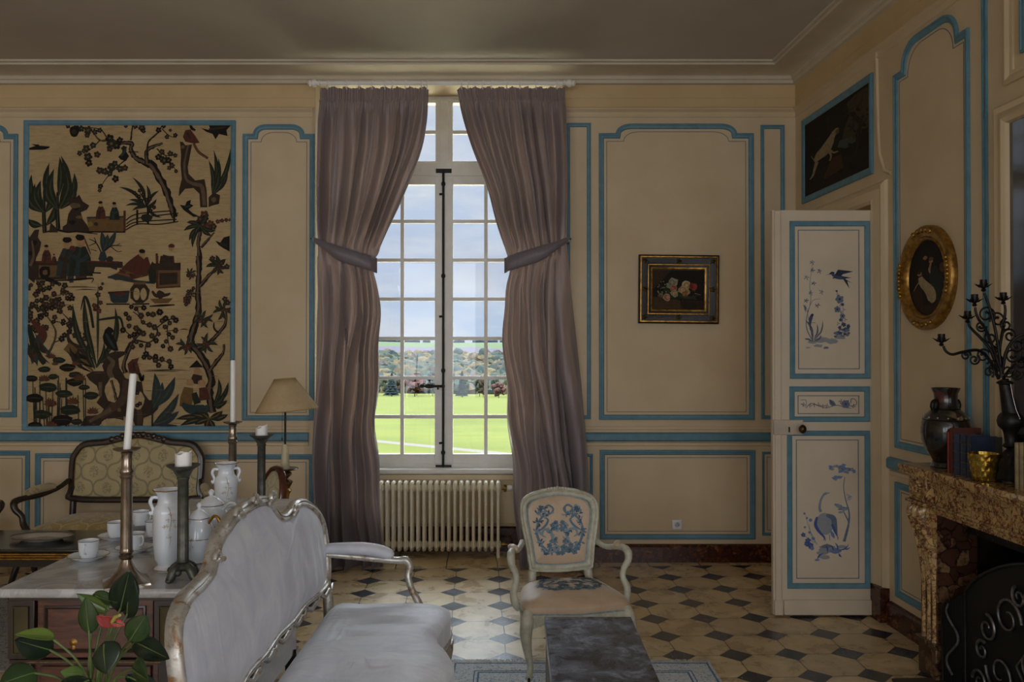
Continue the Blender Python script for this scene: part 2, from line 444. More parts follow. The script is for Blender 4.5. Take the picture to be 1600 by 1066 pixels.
# right wall with its doorway
DU0, DU1, DZT = .20, 1.40, 2.70
FU0, FU1, FZT = 2.50, 4.35, .94           # chimney opening
m = MB()
def rwb(u0, u1, z0, z1, h0=-.25, h1=0.0, mb=None):
    (mb or m).prism([(u0, z0), (u1, z0), (u1, z1), (u0, z1)], h0, h1, RW)
rwb(-.02, DU0, 0, ZC); rwb(DU0, DU1, DZT, ZC); rwb(DU1, FU0, 0, ZC); rwb(FU0, FU1, FZT, ZC); rwb(FU1, 12.9, 0, ZC)
struct('wall_right', m, CREAM, flat=True)
# the lobby seen through the crack of the door
OCH = simple('ochre_wall_paint', (196,150,60), (180,132,48), rough=.7, scale=3)
m = MB(); rwb(-.3, 2.0, 0, ZC, -1.6, -1.5); rwb(-.35, -.3, 0, ZC, -1.6, -.25); rwb(2.0, 2.05, 0, ZC, -1.6, -.25)
struct('wall_lobby', m, OCH, flat=True)
m = MB(); m.mi = 0; rwb(-.35, 2.05, 0, .0, -1.6, -.25); rwb(-.35, 2.05, ZC, ZC+.1, -1.6, -.25); struct('ceiling_lobby', m, CEIL, flat=True)

# cornice all round, frieze mouldings
plan = [tuple(RN[:2]), (CX, D), (XL, D), (XL, YN)]
def ring_mould(name, sec, mat, path=plan, closed=True, **k):
    mb = MB(); mb.mould(path, sec, lambda x, y, h: (x, y, h), closed=closed); o = struct(name, mb, mat, ang=28, **k); return o
cov = [(.055+.195*(1-cos(a)), 3.98+.026*sin(a)) for a in [pi/2*i/8 for i in range(9)]]
ring_mould('trim_1', [(0,3.925),(.032,3.932),(.036,3.955),(.050,3.962),(.052,3.976),(.055,3.98)]+cov[1:]+[(.262,4.008),(.266,4.022),(.288,4.026),(.292,4.04)], PLASTER)
SEG_L = [(NX0-.02, D), (XL, D), (XL, YN), tuple(RN[:2])]            # left of the niche, round the room
segR = [tuple(RW(12.9,0,0)[:2]), (CX, D), (NX1+.02, D)]
segL = [(NX0-.02, D), (XL, D), (XL, YN)]
n_ = 2
for sec, mt in (([(0,3.812),(.006,3.815),(.006,3.822),(0,3.825)], CREAM2), ([(0,3.655),(.008,3.66),(.010,3.668),(.004,3.672),(.006,3.70),(.022,3.712),(.03,3.72),(.03,3.73),(0,3.742)], CREAM)):
    for path in (segR, segL):
        ring_mould('trim_%d' % n_, sec, mt, path, False); n_ += 1
m = MB(); m.box(NX1, CX, D-.003, D, 3.742, 3.93); m.box(XL, NX0, D-.003, D, 3.742, 3.93)
struct('trim_frieze_back', m, CREAM2, flat=True)
m = MB(); rwb(0.003, 12.8, 3.742, 3.93, 0, .003); struct('trim_frieze_right', m, CREAM2, flat=True)

# chair rail (blue) and its small shadow moulding, skirting
rail = [(0, wz(690)), (.018, wz(689.5)), (.03, wz(687)), (.03, wz(678)), (.02, wz(676)), (0, wz(675.5))]
bead = [(0, wz(697)), (.012, wz(696)), (.012, wz(692)), (0, wz(690.5))]
bead2 = [(0, wz(672)), (.006, wz(671)), (.006, wz(667)), (0, wz(666))]
rseg = [tuple(RW(2.22,0,0)[:2]), tuple(RW(DU1+.16,0,0)[:2])]
for path in (rseg, [(CX, D), (NX1+.05, D)], [(NX0-.05, D), (XL, D)]):
    o = ring_mould('trim_%d' % n_, rail, BLUE, path, False); n_ += 1
    o = ring_mould('trim_%d' % n_, bead, CREAM, path, False); n_ += 1
    if path is not rseg: o = ring_mould('trim_%d' % n_, bead2, CREAM, path, False); n_ += 1
base = [(0,0),(.03,0),(.03,.125),(.02,.14),(0,.147)]
ring_mould('baseboard_right', base, MARBLE_BASE, rseg, False)
o = ring_mould('baseboard_back', base, MARBLE_BASE, [(CX, D), (NX1, D)], False)
ring_mould('baseboard_left', base, MARBLE_BASE, [(NX0, D), (XL, D), (XL, YN)], False)
ring_mould('baseboard_niche', [(0,0),(.02,0),(.02,.20),(.0,.21)], MARBLE_BASE, [(NX1, D+.002), (NX1, 7.28), (NX0, 7.28), (NX0, D+.002)], False)
ring_mould('trim_niche', [(0,.21),(.012,.215),(.012,.235),(0,.24)], CREAM, [(NX1, D+.002), (NX1, 7.28), (NX0, 7.28), (NX0, D+.002)], False)

# ------------------------------------------------------------------ wall panels
def arch(x0, x1, z0, zs, zt=None, sw=.12, cw=.13):
    if zt is None: return [(x0,z0),(x1,z0),(x1,zs),(x0,zs)]
    r = [(x1-sw-cw+cw*cos(a), zs+(zt-zs)*sin(a)) for a in [pi/2*i/8 for i in range(9)]]
    l = [(x0+sw+cw-cw*cos(a), zs+(zt-zs)*sin(a)) for a in [pi/2*i/8 for i in range(8, -1, -1)]]
    return [(x0,z0),(x1,z0),(x1,zs)]+r+l+[(x0,zs)]
SEC = [(0,0),(0,.014),(.006,.018),(.014,.018),(.018,.013),(.034,.010),(.040,.004),(.042,0)]
def panel(mp, x0, x1, z0, zs, zt=None, sw=.12, cw=.13, w=1.0, inset=.062, line=True, lw=.005):
    global n_
    mb = MB(); mb.mould(arch(x0, x1, z0, zs, zt, sw, cw), [(a*w, b) for a, b in SEC], mp)
    o = struct('trim_%d' % n_, mb, BLUE, ang=25); n_ += 1
    if line:
        d = inset
        mb = MB(); mb.mould(arch(x0+d, x1-d, z0+d, zs-d, None if zt is None else zt-d, sw, cw), [(0,0),(0,.002),(lw,.002),(lw,0)], mp)
        q = mb.build('painted_line', LINEB, o, flat=True)
    return o
# right of the window
panel(FW, wx(885), wx(923), wz(655), wz(192), w=.75, line=False)
panel(FW, wx(936), wx(1178), wz(656), wz(208), wz(193), .14, .13)
panel(FW, wx(1189), wx(1226), wz(655), wz(195), w=.75, line=False)
panel(FW, wx(885), wx(926), wz(842), wz(709), w=.6, line=False)
panel(FW, wx(937), wx(1179), wz(842), wz(703))
panel(FW, wx(1190), wx(1232), wz(836), wz(706), w=.5, inset=.04)
# left of the window
panel(FW, wx(379), wx(491), wz(657), wz(209), wz(194), .085, .105)
panel(FW, wx(-86), wx(27), wz(652), wz(209), wz(194), .085, .105)
panel(FW, wx(-330), wx(-98), wz(656), wz(208), wz(193), .14, .13)
panel(FW, wx(-96), wx(48), wz(842), wz(704))
panel(FW, wx(57), wx(292), wz(842), wz(708))
panel(FW, wx(302), wx(491), wz(842), wz(710))
# right wall, between door and chimney, and above the mirror
ua, ub = RU(1400), RU(1518)
panel(RW, ua, ub, 1.13, 3.47, 3.63, .10, .16, inset=.055)
panel(RW, ua, 2.27, .20, .915, inset=.055)
m = MB(); m.mould([(RU(1539), 1.13), (RU(1546), 1.13), (RU(1546), 3.65), (RU(1539), 3.65)], [(0,0),(0,.012),(.01,.012),(.012,0)], RW); struct('trim_%d' % n_, m, BLUE, flat=True); n_ += 1
um = RU(1560); UM0 = RU(1581); UM1 = UM0+1.55; ZM1 = 2.87
MS = [(-.10,0),(-.10,.02),(-.085,.032),(-.06,.026),(-.045,.036),(-.02,.04),(0,.03),(.006,.01)]
m = MB(); m.mould([(UM0,1.13),(UM1,1.13),(UM1,ZM1),(UM0,ZM1)], MS, RW); struct('trim_%d' % n_, m, CREAM, ang=25); n_ += 1
m = MB(); m.mould([(UM0-.03,ZM1+.19),(UM1+.03,ZM1+.19),(UM1+.03,3.62),(UM0-.03,3.62)], [(0,0),(0,.018),(.02,.024),(.04,.012),(.06,.010),(.06,0)], RW); struct('trim_%d' % n_, m, CREAM, ang=25); n_ += 1
panel(RW, UM0+.09, UM1-.09, ZM1+.31, 3.50, w=.8, line=False)
MIR = nt('mirror_glass'); _b = bsdf(MIR[1], MIR[2], .12, 1.0); _b.inputs['Base Color'].default_value = (.2,.2,.21,1)
_f = noise_n(MIR[1], coords(MIR[1]), 3); MIR[1].links.new(ramp(MIR[1], _f, [(.3,(.17,.175,.185)),(.7,(.21,.215,.225))]), _b.inputs['Base Color'])
mir = MB(); mir.prism([(UM0,1.13),(UM1,1.13),(UM1,ZM1),(UM0,ZM1)], .002, .010, RW)
o = mir.build('wall_mirror', MIR[0], flat=True); tag(o, 'tall overmantel mirror in the cream panelling above the fireplace', 'mirror')
# door casing
CS = [(0,0),(0,.045),(-.02,.055),(-.035,.045),(-.055,.04),(-.09,.03),(-.11,.035),(-.13,.02),(-.14,0)]
m = MB(); m.mould([(DU1,0),(DU1,DZT),(DU0,DZT),(DU0,0)], [(o_, h_) for o_, h_ in CS], RW, closed=False)
o = struct('trim_%d' % n_, m, CREAM, ang=25); n_ += 1
m = MB(); rwb(DU1+.0, DU1+.14, 0, .22, 0, .062, m); struct('baseboard_door', m, MARBLE_BASE, flat=True)
# vertical moulding from frieze to casing
m = MB(); m.tube([RW(RU(1372), 3.70, .0), RW(RU(1374), 3.2, .0), RW(RU(1376), 3.02, .0), RW(RU(1384), 2.90, .0), RW(RU(1394), 2.87, .0)], .014, 8); struct('trim_%d' % n_, m, CREAM); n_ += 1

# ------------------------------------------------------------------ window
YW = 7.40
def wwx(px): return PX(px, YW)
def wwz(py): return PZ(py, YW)
win = bpy.data.objects.new('window_1', None); COL.objects.link(win); win['kind'] = 'structure'; win.location = (wwx(694), YW, .66)
win['label'] = 'tall white paned casement window in the niche'
ZS, ZTR0, ZTR1, ZTT = wwz(733), wwz(281), wwz(255), wwz(146)
cxw = wwx(694)
m = MB()
m.box(NX0, NX1, YW-.03, YW+.07, ZS-.02, wwz(722)); m.box(NX0, NX1, YW-.04, YW+.07, ZTR0+.03, ZTR1); m.box(NX0, NX1, YW-.03, YW+.07, wwz(158), NZT)
m.box(NX0, NX0+.045, YW-.03, YW+.07, ZS, NZT); m.box(NX1-.045, NX1, YW-.03, YW+.07, ZS, NZT)
m.box(wwx(687), wwx(702), YW-.024, YW+.06, ZTR1-.01, NZT-.01)
m.build('window_frame', WHITEP, win, world=True, bevel=.006)
m = MB()   # sill board and apron
m.bbox(NX0, NX1, 7.20, YW-.03, PZ(741, 7.2), PZ(734, 7.2), .012)
m.build('window_sill', WHITEP, win, world=True)
m = MB(); m.box(NX0, NX1, 7.245, 7.28, PZ(750, 7.25), PZ(741.5, 7.25)); m.box(NX0, NX1, 7.262, 7.28, PZ(753, 7.25), PZ(750.5, 7.25))
m.build('apron_moulding', MATS['pale_niche_cream'], win, world=True, bevel=.004)
rows = [(289,343.5),(349,404),(409.5,465),(470.5,526.3),(531.8,587.8),(593.2,648),(653.8,709)]
def glassmat():
    m_, t, out = nt('window_glass'); tr = t.nodes.new('ShaderNodeBsdfTransparent'); gl = t.nodes.new('ShaderNodeBsdfGlossy')
    gl.inputs['Roughness'].default_value = .01; tr.inputs[0].default_value = (.97,.98,.98,1)
    fr = t.nodes.new('ShaderNodeFresnel'); fr.inputs[0].default_value = 1.4
    mx = t.nodes.new('ShaderNodeMixShader'); t.links.new(math_n(t, 'MULTIPLY', fr.outputs[0], .9), mx.inputs[0]); t.links.new(tr.outputs[0], mx.inputs[1]); t.links.new(gl.outputs[0], mx.inputs[2])
    bp = t.nodes.new('ShaderNodeBump'); bp.inputs['Strength'].default_value = .02; t.links.new(noise_n(t, coords(t), 2.5, 2), bp.inputs['Height']); t.links.new(bp.outputs[0], gl.inputs['Normal'])
    t.links.new(mx.outputs[0], out.inputs[0]); return m_
GLASS = glassmat()
def sash(sgn):
    # columns of glass measured from the meeting stile
    g0 = 14.0; cols = [(g0+k*54, g0+k*54+48.5) for k in range(3)]
    X = lambda d: cxw+sgn*d*YW/F
    m = MB()
    a, b = sorted((X(.8), X(g0))); m.box(a, b, YW-.035, YW+.02, wwz(724), ZTR0+.03)
    a, b = sorted((X(cols[2][1]), X(cols[2][1]+7))); m.box(a, b, YW-.035, YW+.02, wwz(724), ZTR0+.03)
    a, b = sorted((X(g0), X(cols[2][1])))
    m.box(a, b, YW-.035, YW+.02, wwz(724), wwz(709)); m.box(a, b, YW-.035, YW+.02, wwz(289), ZTR0+.03)
    for (t0, b0), (t1, b1) in zip(rows, rows[1:]): m.box(a, b, YW-.022, YW+.012, wwz(t1), wwz(b0))
    for k in range(2):
        c, d = sorted((X(cols[k][1]), X(cols[k+1][0]))); m.box(c, d, YW-.0225, YW+.0125, wwz(709), wwz(289))
    s = m.build('sash', WHITEP, win, world=True, bevel=.004)
    g = MB(); g.box(a, b, YW-.003, YW+.001, wwz(709), wwz(289)); g.build('pane', GLASS, s, world=True, flat=True)
    # transom light
    m = MB(); t0 = 13.5
    a, b = sorted((X(t0), X(171)))
    c, d = sorted((X(6.5), X(t0))); m.box(c, d, YW-.02, YW+.03, ZTR1, wwz(155))
    m.box(a, b, YW-.02, YW+.03, ZTR1, wwz(252)); m.box(a, b, YW-.02, YW+.03, wwz(160), wwz(155)); m.box(a, b, YW-.015, YW+.02, wwz(209), wwz(203.5))
    for k in range(2):
        c, d = sorted((X(t0+50+k*54), X(t0+55.5+k*54))); m.box(c, d, YW-.0155, YW+.0205, wwz(252), wwz(160))
    s = m.build('transom_light', WHITEP, win, world=True, bevel=.004)
    g = MB(); g.box(a, b, YW-.001, YW+.003, wwz(252), wwz(160)); g.build('pane', GLASS, s, world=True, flat=True)
sash(-1); sash(1)
IRON = simple('dark_iron', (52,50,48), (38,36,34), rough=.45, metal=.6, scale=30)
m = MB(); yb = YW-.055
bx = wwx(693.3)
m.tube([(bx, yb, wwz(268)), (bx, yb, wwz(729))], .0105, 10)
for py in (289, 432, 579, 706): m.lathe([(.011,-.02),(.017,-.01),(.019,0),(.017,.01),(.011,.02)], (bx, yb, wwz(py)), 10)
for py in (305, 495, 691): m.tube([(bx, yb, wwz(py)), (bx-.02, yb-.01, wwz(py)), (bx-.034, yb-.012, wwz(py+.5))], [.008,.009,.011], 8)
m.box(bx-.066, bx+.072, yb+.005, yb+.02, wwz(271.5), wwz(265)); m.box(bx-.066, bx+.072, yb+.005, yb+.02, wwz(731.5), wwz(725.5))
bolt = m.build('espagnolette_bolt', IRON, win, world=True)
m = MB(); hz = wwz(603)
m.lathe([(.012,.0),(.010,-.05),(.011,-.075),(.020,-.10),(.026,-.125),(.018,-.15),(.009,-.16),(.017,-.172),(.019,-.182),(.012,-.198),(.002,-.202)], (bx, yb-.03, hz), 12, axis='x')
m.tube([(bx, yb, hz), (bx, yb-.03, hz)], .016, 10); m.box(bx-.052, bx-.040, yb-.02, yb+.02, hz-.03, hz+.01)
m.build('bolt_handle', IRON, bolt, world=True)

# ------------------------------------------------------------------ outdoors
def grass_mat():
    m_, t, out = nt('meadow_grass'); b = bsdf(t, out, .9, 0, .1); co = coords(t)
    f = noise_n(t, co, .12, 6, .65); f2 = noise_n(t, coords(t, (.15,1,1)), 1.2, 5, .7)
    c = ramp(t, f, [(.35, lin((60,64,16))), (.6, lin((72,74,22)))])
    c = mixc(t, ramp(t, f2, [(.4, (0,0,0)), (.7, (.6,.6,.6))]), c, lin((48,56,13)))
    # light gravel track
    s = t.nodes.new('ShaderNodeSeparateXYZ'); t.links.new(co, s.inputs[0])
    line = math_n(t, 'SUBTRACT', s.outputs[1], math_n(t, 'ADD', math_n(t, 'MULTIPLY', s.outputs[0], -1.35), 21.2))
    line = math_n(t, 'ADD', line, math_n(t, 'MULTIPLY', math_n(t, 'SUBTRACT', f2, .5), .35))
    k = math_n(t, 'LESS_THAN', math_n(t, 'ABSOLUTE', line), .5)
    t.links.new(mixc(t, k, c, lin((78,72,66))), b.inputs['Base Color']); return m_
def gz(x, y):
    return interp([(8,-.55),(20,-.85),(60,-3.0),(120,-6.3),(250,-13.2),(275,-14.2),(420,-17),(560,-14)], y)+(.012*x if y > 40 else .012*x*(y-8)/32 if y > 8 else 0)*(-1 if 0 else -1)*min(1, y/200)
m = MB(); ys = [7.75,10,14,18,22,28,36,48,64,90,120,170,220,275,340,420,560]
m.grid(lambda u, v: (lerp(-1, 1, u)*(14+ys[min(16, int(round(v*16)))]*.6), ys[min(16, int(round(v*16)))], gz(lerp(-1,1,u)*(14+ys[min(16, int(round(v*16)))]*.6), ys[min(16, int(round(v*16)))])), 24, 16)
o = m.build('meadow', grass_mat()); o['kind'] = 'structure'; tag(o, 'bright green meadow crossed by a pale gravel track', 'meadow')
m = MB(); m.grid(lambda u, v: (lerp(-9, 8, u), lerp(7.76, 18.5, v), gz(0, lerp(7.76,18.5,v))+.03), 4, 8); o = m.build('reflector', simple('pale_reflector', (226,208,170), (206,188,152), rough=.95, scale=6)); o['kind'] = 'structure'; tag(o, 'unseen pale ground added outside the window to bounce light up', 'reflector')  # unseen pale ground added to bounce daylight up onto the cornice
def hill_mat():
    m_, t, out = nt('far_hill_fields'); b = bsdf(t, out, 1, 0, .05); co = coords(t)
    s = t.nodes.new('ShaderNodeSeparateXYZ'); t.links.new(co, s.inputs[0])
    w = noise_n(t, co, .01, 3); zz = math_n(t, 'ADD', s.outputs[2], math_n(t, 'MULTIPLY', math_n(t, 'SUBTRACT', w, .5), 7.0))
    zz = math_n(t, 'ADD', zz, math_n(t, 'MULTIPLY', s.outputs[0], .02))
    z = math_n(t, 'DIVIDE', math_n(t, 'ADD', zz, 30), 60)
    wood = ramp(t, noise_n(t, co, .09, 5, .7), [(.35, lin((46,53,54))), (.5, lin((58,59,56))), (.65, lin((66,62,56)))])  # distance haze is mixed into the wood and field colours
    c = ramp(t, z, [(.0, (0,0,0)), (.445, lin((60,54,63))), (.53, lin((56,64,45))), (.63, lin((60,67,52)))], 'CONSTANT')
    k = math_n(t, 'GREATER_THAN', z, .445)
    t.links.new(mixc(t, k, wood, c), b.inputs['Base Color']); return m_
m = MB()
def hz_(u, v):
    x = lerp(-620, 620, u); y = lerp(420, 1300, v)
    top = 11.5-.012*x+2.0*sin(x*.012)
    return (x, y, lerp(-19, top, smooth(v)**.8))
m.grid(hz_, 60, 24); o = m.build('far_hillside', hill_mat()); o['kind'] = 'structure'; tag(o, 'hazy hillside with fields on the horizon', 'hill')
# trees
def tree_mat(name, c, c2):
    return simple(name, c, c2, rough=.95, scale=1.6, spec=.05, lo=.3, hi=.7)
TM = [tree_mat('tree_green', (46,56,44), (34,43,37)), tree_mat('tree_olive', (58,60,44), (46,50,38)), tree_mat('tree_autumn', (60,51,40), (48,43,36)), tree_mat('tree_bare', (53,51,50), (43,43,43)), tree_mat('tree_pink', (72,49,45), (58,42,40)), tree_mat('tree_dark', (26,35,34), (21,28,28))]
BARK = simple('bark', (92,80,68), (70,60,52), rough=.9, scale=4)
def crown(seed, kind):
    rnd = random.Random(seed); mb = MB()
    if kind == 'cone':
        for k in range(9):
            z = .15+k*.095; r = .30*(1-k/9.5)+.02
            mb.lathe([(r*.25, .1), (r*.7, .03), (r, -.05), (r*.4, .0)], (0, 0, z), 11, rf=lambda a, z_: 1+.25*sin(a*5+seed+k*2))
    else:
        for k in range(26):
            a = rnd.random()*6.28; q = rnd.random()**.5*.36; z = rnd.uniform(.28, .9); q *= sqrt(max(.05, 1-((z-.55)/.45)**2))
            r = rnd.uniform(.09, .17)
            M3 = Matrix.Rotation(rnd.random()*3, 3, 'Z')
            b0 = len(mb.v); mb.ell((q*cos(a), q*sin(a), z), (r, r, r*.85), 9, 6, M3)
            for i in range(b0, len(mb.v)):
                v = Vector(mb.v[i]); d = noise.noise_vector(v*9+Vector((seed, 0, 0)))*.06; mb.v[i] = tuple(v+d)
    return mb
protos = {}
def make_tree(x, y, h, mi, kind, label, group=None, seed=1, wide=1.0):
    key = (mi, kind, seed)
    if key not in protos:
        t = thing('tree', label, 'tree', (x, y, gz(x, y)-.3), 0, group)
        c = crown(seed, kind).build('crown', TM[mi], t); k = MB(); k.tube([(0,0,-.05),(.01,0,.25),(0,.01,.55)], [.03,.022,.01], 7); k.build('trunk', BARK, t)
        t.scale = (h*wide, h*wide, h); protos[key] = t
    else:
        t = dup(protos[key], (x, y, gz(x, y)-.3), random.random()*6, label); t.scale = (h*wide, h*wide, h)
        if group: t['group'] = group
        elif 'group' in t: del t['group']
    return t
rt = random.Random(5)
names = ['green rounded tree along the far edge of the meadow', 'olive leafed tree along the far edge of the meadow', 'autumn gold tree along the far edge of the meadow', 'greyish bare tree along the far edge of the meadow']
grp = ['green trees at the meadow edge', 'olive trees at the meadow edge', 'gold trees at the meadow edge', 'bare trees at the meadow edge']
i = 0; x = -72.0
while x < 24:
    mi = (0, 1, 3, 0, 2, 1, 0, 3)[i % 8]; y = (264, 272, 280)[i % 3]
    if not (y < 275 and (-25.5 < x < -20 or -19 < x < -12 or -7.5 < x < -.8 or -44 < x < -27)): make_tree(x, y, rt.uniform(6.5, 9.0), mi, 'round', names[mi], grp[mi], 1+(i % 2), .56)
    x += 1.75; i += 1
make_tree(PX(612,262)*1.0, 262, 7.6, 5, 'cone', 'dark green conifer left of centre in the tree line seen through the window', None, 4, 1.0)
make_tree(-17.0, 255, 8.3, 4, 'round', 'pinkish leafless tree in the left sash above the meadow', None, 2, 1.1) if False else None
make_tree(PX(722, 262), 262, 8.6, 5, 'cone', 'dark conifer in the tree line seen through the right sash', None, 3, .7)
make_tree(PX(779, 258), 258, 5.2, 4, 'round', 'small reddish tree at the meadow edge beside the right curtain', None, 1, 1.0)
make_tree(PX(648, 262), 262, 8.0, 4, 'round', 'tall pinkish autumn tree seen through the left sash', None, 2, .9)
# woodland behind: nobody could count it
m = MB(); rw = random.Random(11)
cols = [(44,52,48),(54,56,46),(70,62,48),(58,54,50),(42,49,46),(76,68,50)]  # leaf colours with distance haze mixed in
for k in range(1900):
    y = rw.uniform(300, 560); x = rw.uniform(-.32, .12)*y
    z = lerp(-17, -9, (y-300)/260)+rw.uniform(0, 2)+rw.uniform(0,4)*(y-300)/260; r = rw.uniform(2.2, 4.6)
    m.cur = rw.choice(cols); b0 = len(m.v); m.ell((x, y, z+2), (r, r, r*.9), 8, 6)
    for i in range(b0, len(m.v)): v = Vector(m.v[i]); m.v[i] = tuple(v+noise.noise_vector(v*.6)*1.6)
o = m.build('woodland', attr_mat('woodland_leaves', .95, .3, .6, spec=.05)); tag(o, 'hazy autumn woodland filling the valley behind the meadow trees', 'woodland', kind='stuff')
# hedge trees on the skyline
m = MB(); m.cur = (44,52,60)
for k in range(90):
    x = rw.uniform(-.19, .05)*1290; y = 1290; top = 11.5-.012*x+2.0*sin(x*.012)
    if -130 < x < -96 and rw.random() < .9: continue
    r = rw.uniform(2, 6.5); m.ell((x, y, top+r*.3), (r*1.3, r, r), 7, 5)
o = m.build('skyline_trees', attr_mat('woodland_leaves')); tag(o, 'row of bluish trees and hedges along the top of the far hill', 'trees', kind='stuff')

# ------------------------------------------------------------------ open door leaf
YD = 5.50
dx = lambda px: PX(px, YD); dz = lambda py: PZ(py, YD)
door = bpy.data.objects.new('door_1', None); COL.objects.link(door); door['kind'] = 'structure'; door['label'] = 'open cream door leaf painted with blue birds and plants'
door.location = (dx(1374), YD, 0)
DMP = lambda x, z, h: Vector((x, YD-h, z))
m = MB(); m.box(dx(1207), dx(1374), YD, YD+.042, .012, dz(328)); leaf = m.build('door_leaf', DOORP, door, world=True, bevel=.003)
m = MB(); m.box(dx(1210), dx(1220), YD-.012, YD, .012, dz(329)); m.build('edge_moulding', DOORP, door, world=True, bevel=.005)
m = MB(); m.box(dx(1223), dx(1361), YD-.016, YD, .012, dz(936)); m.box(dx(1208), dx(1221.5), YD-.02, YD, .012, dz(936)); m.build('kick_board', DOORP, door, world=True, bevel=.006)
def door_panel(x0, x1, y0, y1, ix0, ix1, iy0, iy1):
    mb = MB(); mb.mould([(dx(x0),dz(y1)),(dx(x1),dz(y1)),(dx(x1),dz(y0)),(dx(x0),dz(y0))], [(0,0),(0,.010),(.006,.016),(.018,.013),(.028,.010),(.034,.003),(.034,0)], DMP)
    f = mb.build('panel_moulding', BLUE, door, world=True, ang=25)
    mb = MB(); mb.mould([(dx(ix0),dz(iy1)),(dx(ix1),dz(iy1)),(dx(ix1),dz(iy0)),(dx(ix0),dz(iy0))], [(0,0),(0,.003),(.005,.003),(.005,0)], DMP)
    mb.build('painted_line', LINEB, f, world=True, flat=True)
door_panel(1234, 1359, 345.5, 592, 1247, 1343, 359, 577)
door_panel(1233, 1358, 604, 659, 1246, 1342, 618, 647)
door_panel(1229, 1358, 673, 918.5, 1243, 1341, 687, 903.5)
# lock, knob, hinges
m = MB(); m.box(dx(1207.5), dx(1253), YD-.022, YD, dz(679), dz(656)); lk = m.build('lock_case', simple('lock_cream', (206,192,170), rough=.4), door, world=True, bevel=.004)
m = MB(); m.lathe([(.004,0),(.006,.002),(.004,.004)], (dx(1231), YD-.0215, dz(668)), 10, axis='y'); m.box(dx(1230), dx(1232), YD-.0245, YD-.021, dz(675), dz(668)); m.build('keyhole', simple('black_void', (14,12,10), rough=.9), lk, world=True)
m = MB(); m.lathe([(.012,0),(.011,.02),(.014,.026),(.026,.036),(.030,.05),(.024,.062),(.008,.068),(.001,.069)], (dx(1248), YD-.022, dz(669)), 16, axis='y', rf=lambda a, z: 1-.18*abs(cos(a)))
m.build('door_knob', simple('aged_bronze', (92,70,44), (60,46,30), rough=.35, metal=.8, scale=40), door, world=True)
for y0, y1 in ((365, 430), (604, 642), (862, 925)):
    m = MB(); hx = dx(1377); z0, z1 = dz(y1), dz(y0); hh = z1-z0
    m.lathe([(.003,0),(.011,.008),(.011,hh*.45),(.008,hh*.46),(.011,hh*.48),(.011,hh-.008),(.003,hh)], (hx, YD+.01, z0), 10)
    m.box(dx(1372), hx, YD+.0, YD+.006, z0+.01, z1-.01)
    m.build('hinge', DOORP, door, world=True)
# painted decoration of the door, in coordinates of two enlarged views
PAINT = attr_mat('door_paint_decoration', .6, .12, 40)
T5 = lambda x, y: (dx(1180+x/3.3333), dz(320+y/3.3333))
T6 = lambda x, y: (dx(1180+x/3.1333), dz(640+y/3.1333))
B0, B1, B2, B3 = (66,80,108), (104,118,140), (148,152,154), (44,54,78)
A = Art(T5)
# misty ground
for x, y, r, c in ((300,715,26,B2),(350,705,40,B2),(400,712,38,B2),(440,690,34,B2),(470,665,24,B2),(330,735,24,B2),(370,745,16,B1),(275,745,12,B2),(430,668,24,B1),(455,650,18,B1)):
    A.blob(x, y, r, c, 11, .25, .35)
# left plant
A.stroke([(300,710,5),(270,650,5),(268,590,4),(290,500,3),(285,420,2.5),(296,330,2),(298,290,1.5)], B1)
A.stroke([(300,712,3),(272,560,2.5),(260,520,2)], B1); A.stroke([(272,560,3),(300,500,2.5),(340,490,1.5)], B1)
for x, y in ((298,300),(268,380),(305,410),(335,345),(290,460),(345,455),(268,500),(325,525),(300,340)):
    A.star(x, y, 15, B1 if random.random() < .6 else B0, None, 5)
for x0, y0, x1, y1, w in ((300,712,262,600,12),(302,712,322,620,9),(305,712,352,602,8),(300,714,255,700,9),(304,714,345,678,9),(262,560,250,520,9),(300,712,280,640,9)): A.leaf(x0, y0, x1, y1, w, B0, B2, .12)
# little perched bird
A.stroke([(290,645,3),(286,615,12),(290,590,18),(297,574,12),(302,568,3)], B0); A.blob(297, 575, 8, B3); A.stroke([(275,612,2),(315,616,2)], B0)
# flying bird
A.stroke([(370,367,1),(386,362,3),(400,356,15),(412,360,16)], B3); A.stroke([(400,362,10),(425,375,22),(455,380,18),(475,382,5)], B0)
A.poly([(415,366),(432,338),(470,342),(512,348),(480,356),(458,362),(445,374)], B3); A.poly([(455,372),(504,381),(470,384)], B3); A.poly([(452,376),(508,410),(480,398),(492,438),(468,402)], B3)
A.stroke([(404,382,5),(425,380,4)], B3)
# right plant
A.stroke([(420,690,6),(440,650,5),(455,600,4),(440,540,3),(448,500,2.5),(430,460,2),(415,445,1)], B1)
for x, y, r in ((440,492,22),(428,545,17),(455,580,14),(445,600,9),(462,625,12),(485,632,10),(470,650,12),(440,640,9),(425,450,6),(455,520,9)): A.flower(x, y, r, B1 if r > 12 else B0, B3)
for x, y in ((450,560),(432,620),(470,600),(430,470),(460,545)): A.star(x, y, 12, B0, None, 3)
for k in range(14): A.blob(random.uniform(410,490), random.uniform(640,700), random.uniform(5,12), random.choice((B0,B1,B1)), 7, .3, .7)
